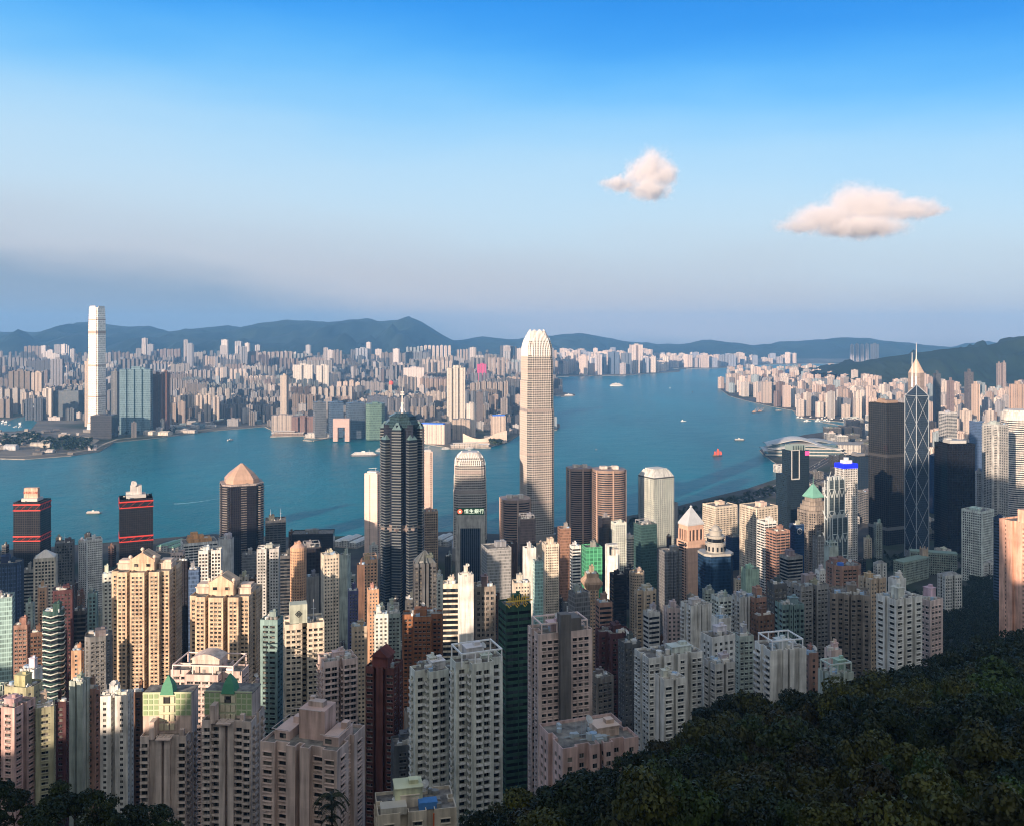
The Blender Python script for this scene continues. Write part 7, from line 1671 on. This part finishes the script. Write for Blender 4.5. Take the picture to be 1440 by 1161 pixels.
for i in range(40):
    px = gq.uniform(235, 400); py = np.interp(px, [230, 300, 380], [612, 603, 597]) - gq.uniform(2, 12)
    c = gq.choice([(.42, .38, .33), (.26, .24, .22), (.5, .46, .42), (.2, .26, .28)]); t_ = "dark" if sum(c) < .85 else "pale"; shed(px, py, gq.uniform(18, 50), gq.uniform(12, 24), gq.uniform(6, 16), gq.uniform(-20, 30), f'low {t_} quay shed along the opposite shore left of the wharf', c, f'{t_} quay sheds on the opposite shore')
# long sandy shore roads of the point
M_SAND = noise_material('pale_gravel', (.30, .26, .20), (.42, .36, .29), .04)
strip('path', [(-40, 641), (30, 642), (100, 637), (135, 631), (148, 624), (165, 618), (230, 612), (300, 603)], 10, 2.56, M_SAND); strip('path', [(-40, 632), (60, 622), (120, 612), (160, 607), (215, 604)], 12, 2.58, M_ASPH)
b = MB(); b.ngon([(*G(*p), 2.6) for p in [(112, 625), (132, 625), (140, 619), (130, 614), (112, 616)]]); tag(b.build('sand_ground', M_SAND), kind='structure')

# old government offices: long green-roofed wings round a small tower
def gov_offices():
    D = 1420; X = PX(1300, D); z0 = gz(X, D); rt = empty('office_wing', (X, D, z0 - 2), R(8), label='long low pale green office wings with a small tower in the park', cat='office building'); z1 = PZ(783, D) - z0 + 2
    for nm, P, h in (('wing', (-26, -8, 62, 17, 24), z1), ('wing', (28, 22, 66, 16, -26), z1 + 2)):
        b = MB(); x, y, w, d, a = P; ca, sa = math.cos(R(a)), math.sin(R(a)); q = [(x + px*ca - py*sa, y + px*sa + py*ca) for px, py in poly_box(w, d)]
        Bd = dict(wall=MB(), glass=MB(), trim=MB(), curt=MB(), balc=[], win=[], rng=random.Random(1))
        for i in range(4): facade(Bd, q[i], q[(i+1) % 4], 0, h, STY['grid'], 0)
        W = Bd['wall'].build('wing', M_WALL, rt, (.34, .40, .33)); g = MB(); g.quads(np.concatenate([v[0] for v in Bd['win']])); g.build('glazing', M_GLASS, W, (.5, .5, .5)); b = MB(); b.loft([[(*v, h) for v in inset(q, -.5)], [(*v, h + 1.2) for v in inset(q, -.5)]], True, base=True); b.build('flat_roof', M_PAINT, W, (.22, .30, .24))
    b = MB(); b.box(4, 8, 0, 9, 9, z1 + 11); [b.box(4 + sx*3.6, 8 + sy*3.6, z1 + 11, 1.3, 1.3, 3) for sx in (-1, 1) for sy in (-1, 1)]; b.build('small_tower', M_WALL, rt, (.50, .38, .27))
gov_offices()
for (x0, x1, yt, D, lb) in ((1318, 1353, 808, 1120, 'white mansion with grey hipped roof among the park trees'), (1228, 1247, 792, 1180, 'small white house left of the green office wings'), (1370, 1402, 790, 1360, 'white low villa roofs in the park right of the green wings')):
    rt, X, k, hh, z0 = make_tower(x0, x1, yt, D, 'grid', (.58, .58, .54), 14, 'm', .6, lb, 'bare', name='villa', cat='villa')
    b = MB(); b.loft([[(x*k, y*k*.6, hh + 1.2) for x, y in poly_box(.9, .9)], [(x*k*.5, y*k*.2, hh + 4) for x, y in poly_box(.9, .9)]], True, base=True); b.build('hipped_roof', M_WALL, rt, (.30, .30, .29))

# cars on the harbourfront roads
def car_mesh():
    b = MB(); b.box(0, 0, .3, 4.4, 1.8, .75); b.loft([[(-1.5, -.85, 1.05), (1.1, -.85, 1.05), (1.1, .85, 1.05), (-1.5, .85, 1.05)], [(-1.1, -.7, 1.55), (.5, -.7, 1.55), (.5, .7, 1.55), (-1.1, .7, 1.55)]])
    for x in (-1.4, 1.4):
        for y in (-.9, .9): b.tube((x, y - .1, .35), (x, y + .1, .35), .35, n=8, m=1)
    return b.mesh('car', [M_PAINT, M_ASPH])
CM = car_mesh(); gq = random.Random(91)
for pts in ([(1085,690),(1120,672),(1150,655),(1175,640),(1200,632),(1225,628)], [(1100,700),(1140,678),(1165,668),(1200,662),(1230,655)], [(1010,713),(1060,700),(1100,690),(1130,690)]):
    W_ = [Vector((*G(*p), 2.68)) for p in pts]
    for a, c in zip(W_[:-1], W_[1:]):
        d_ = (c - a).normalized(); n_ = Vector((-d_.y, d_.x, 0)); L = (c - a).length
        for i in range(int(L / 42)):
            s_ = gq.choice([-5.5, -2.5, 2.5, 5.5]); p = a + d_ * (i + gq.random()*.8) * 42 + n_ * s_; nm = gq.choice(['white', 'white', 'red', 'dark']); c_ = {'white': (.7, .7, .68), 'red': (.5, .04, .03), 'dark': (.05, .05, .06)}[nm]
            o = link('car', CM, None, c_, p); o.rotation_euler = (0, 0, math.atan2(d_.y, d_.x) + (math.pi if s_ > 0 else 0)); tag(o, f'small {nm} car on the harbourfront road', 'car', f'{nm} cars on the harbourfront roads')
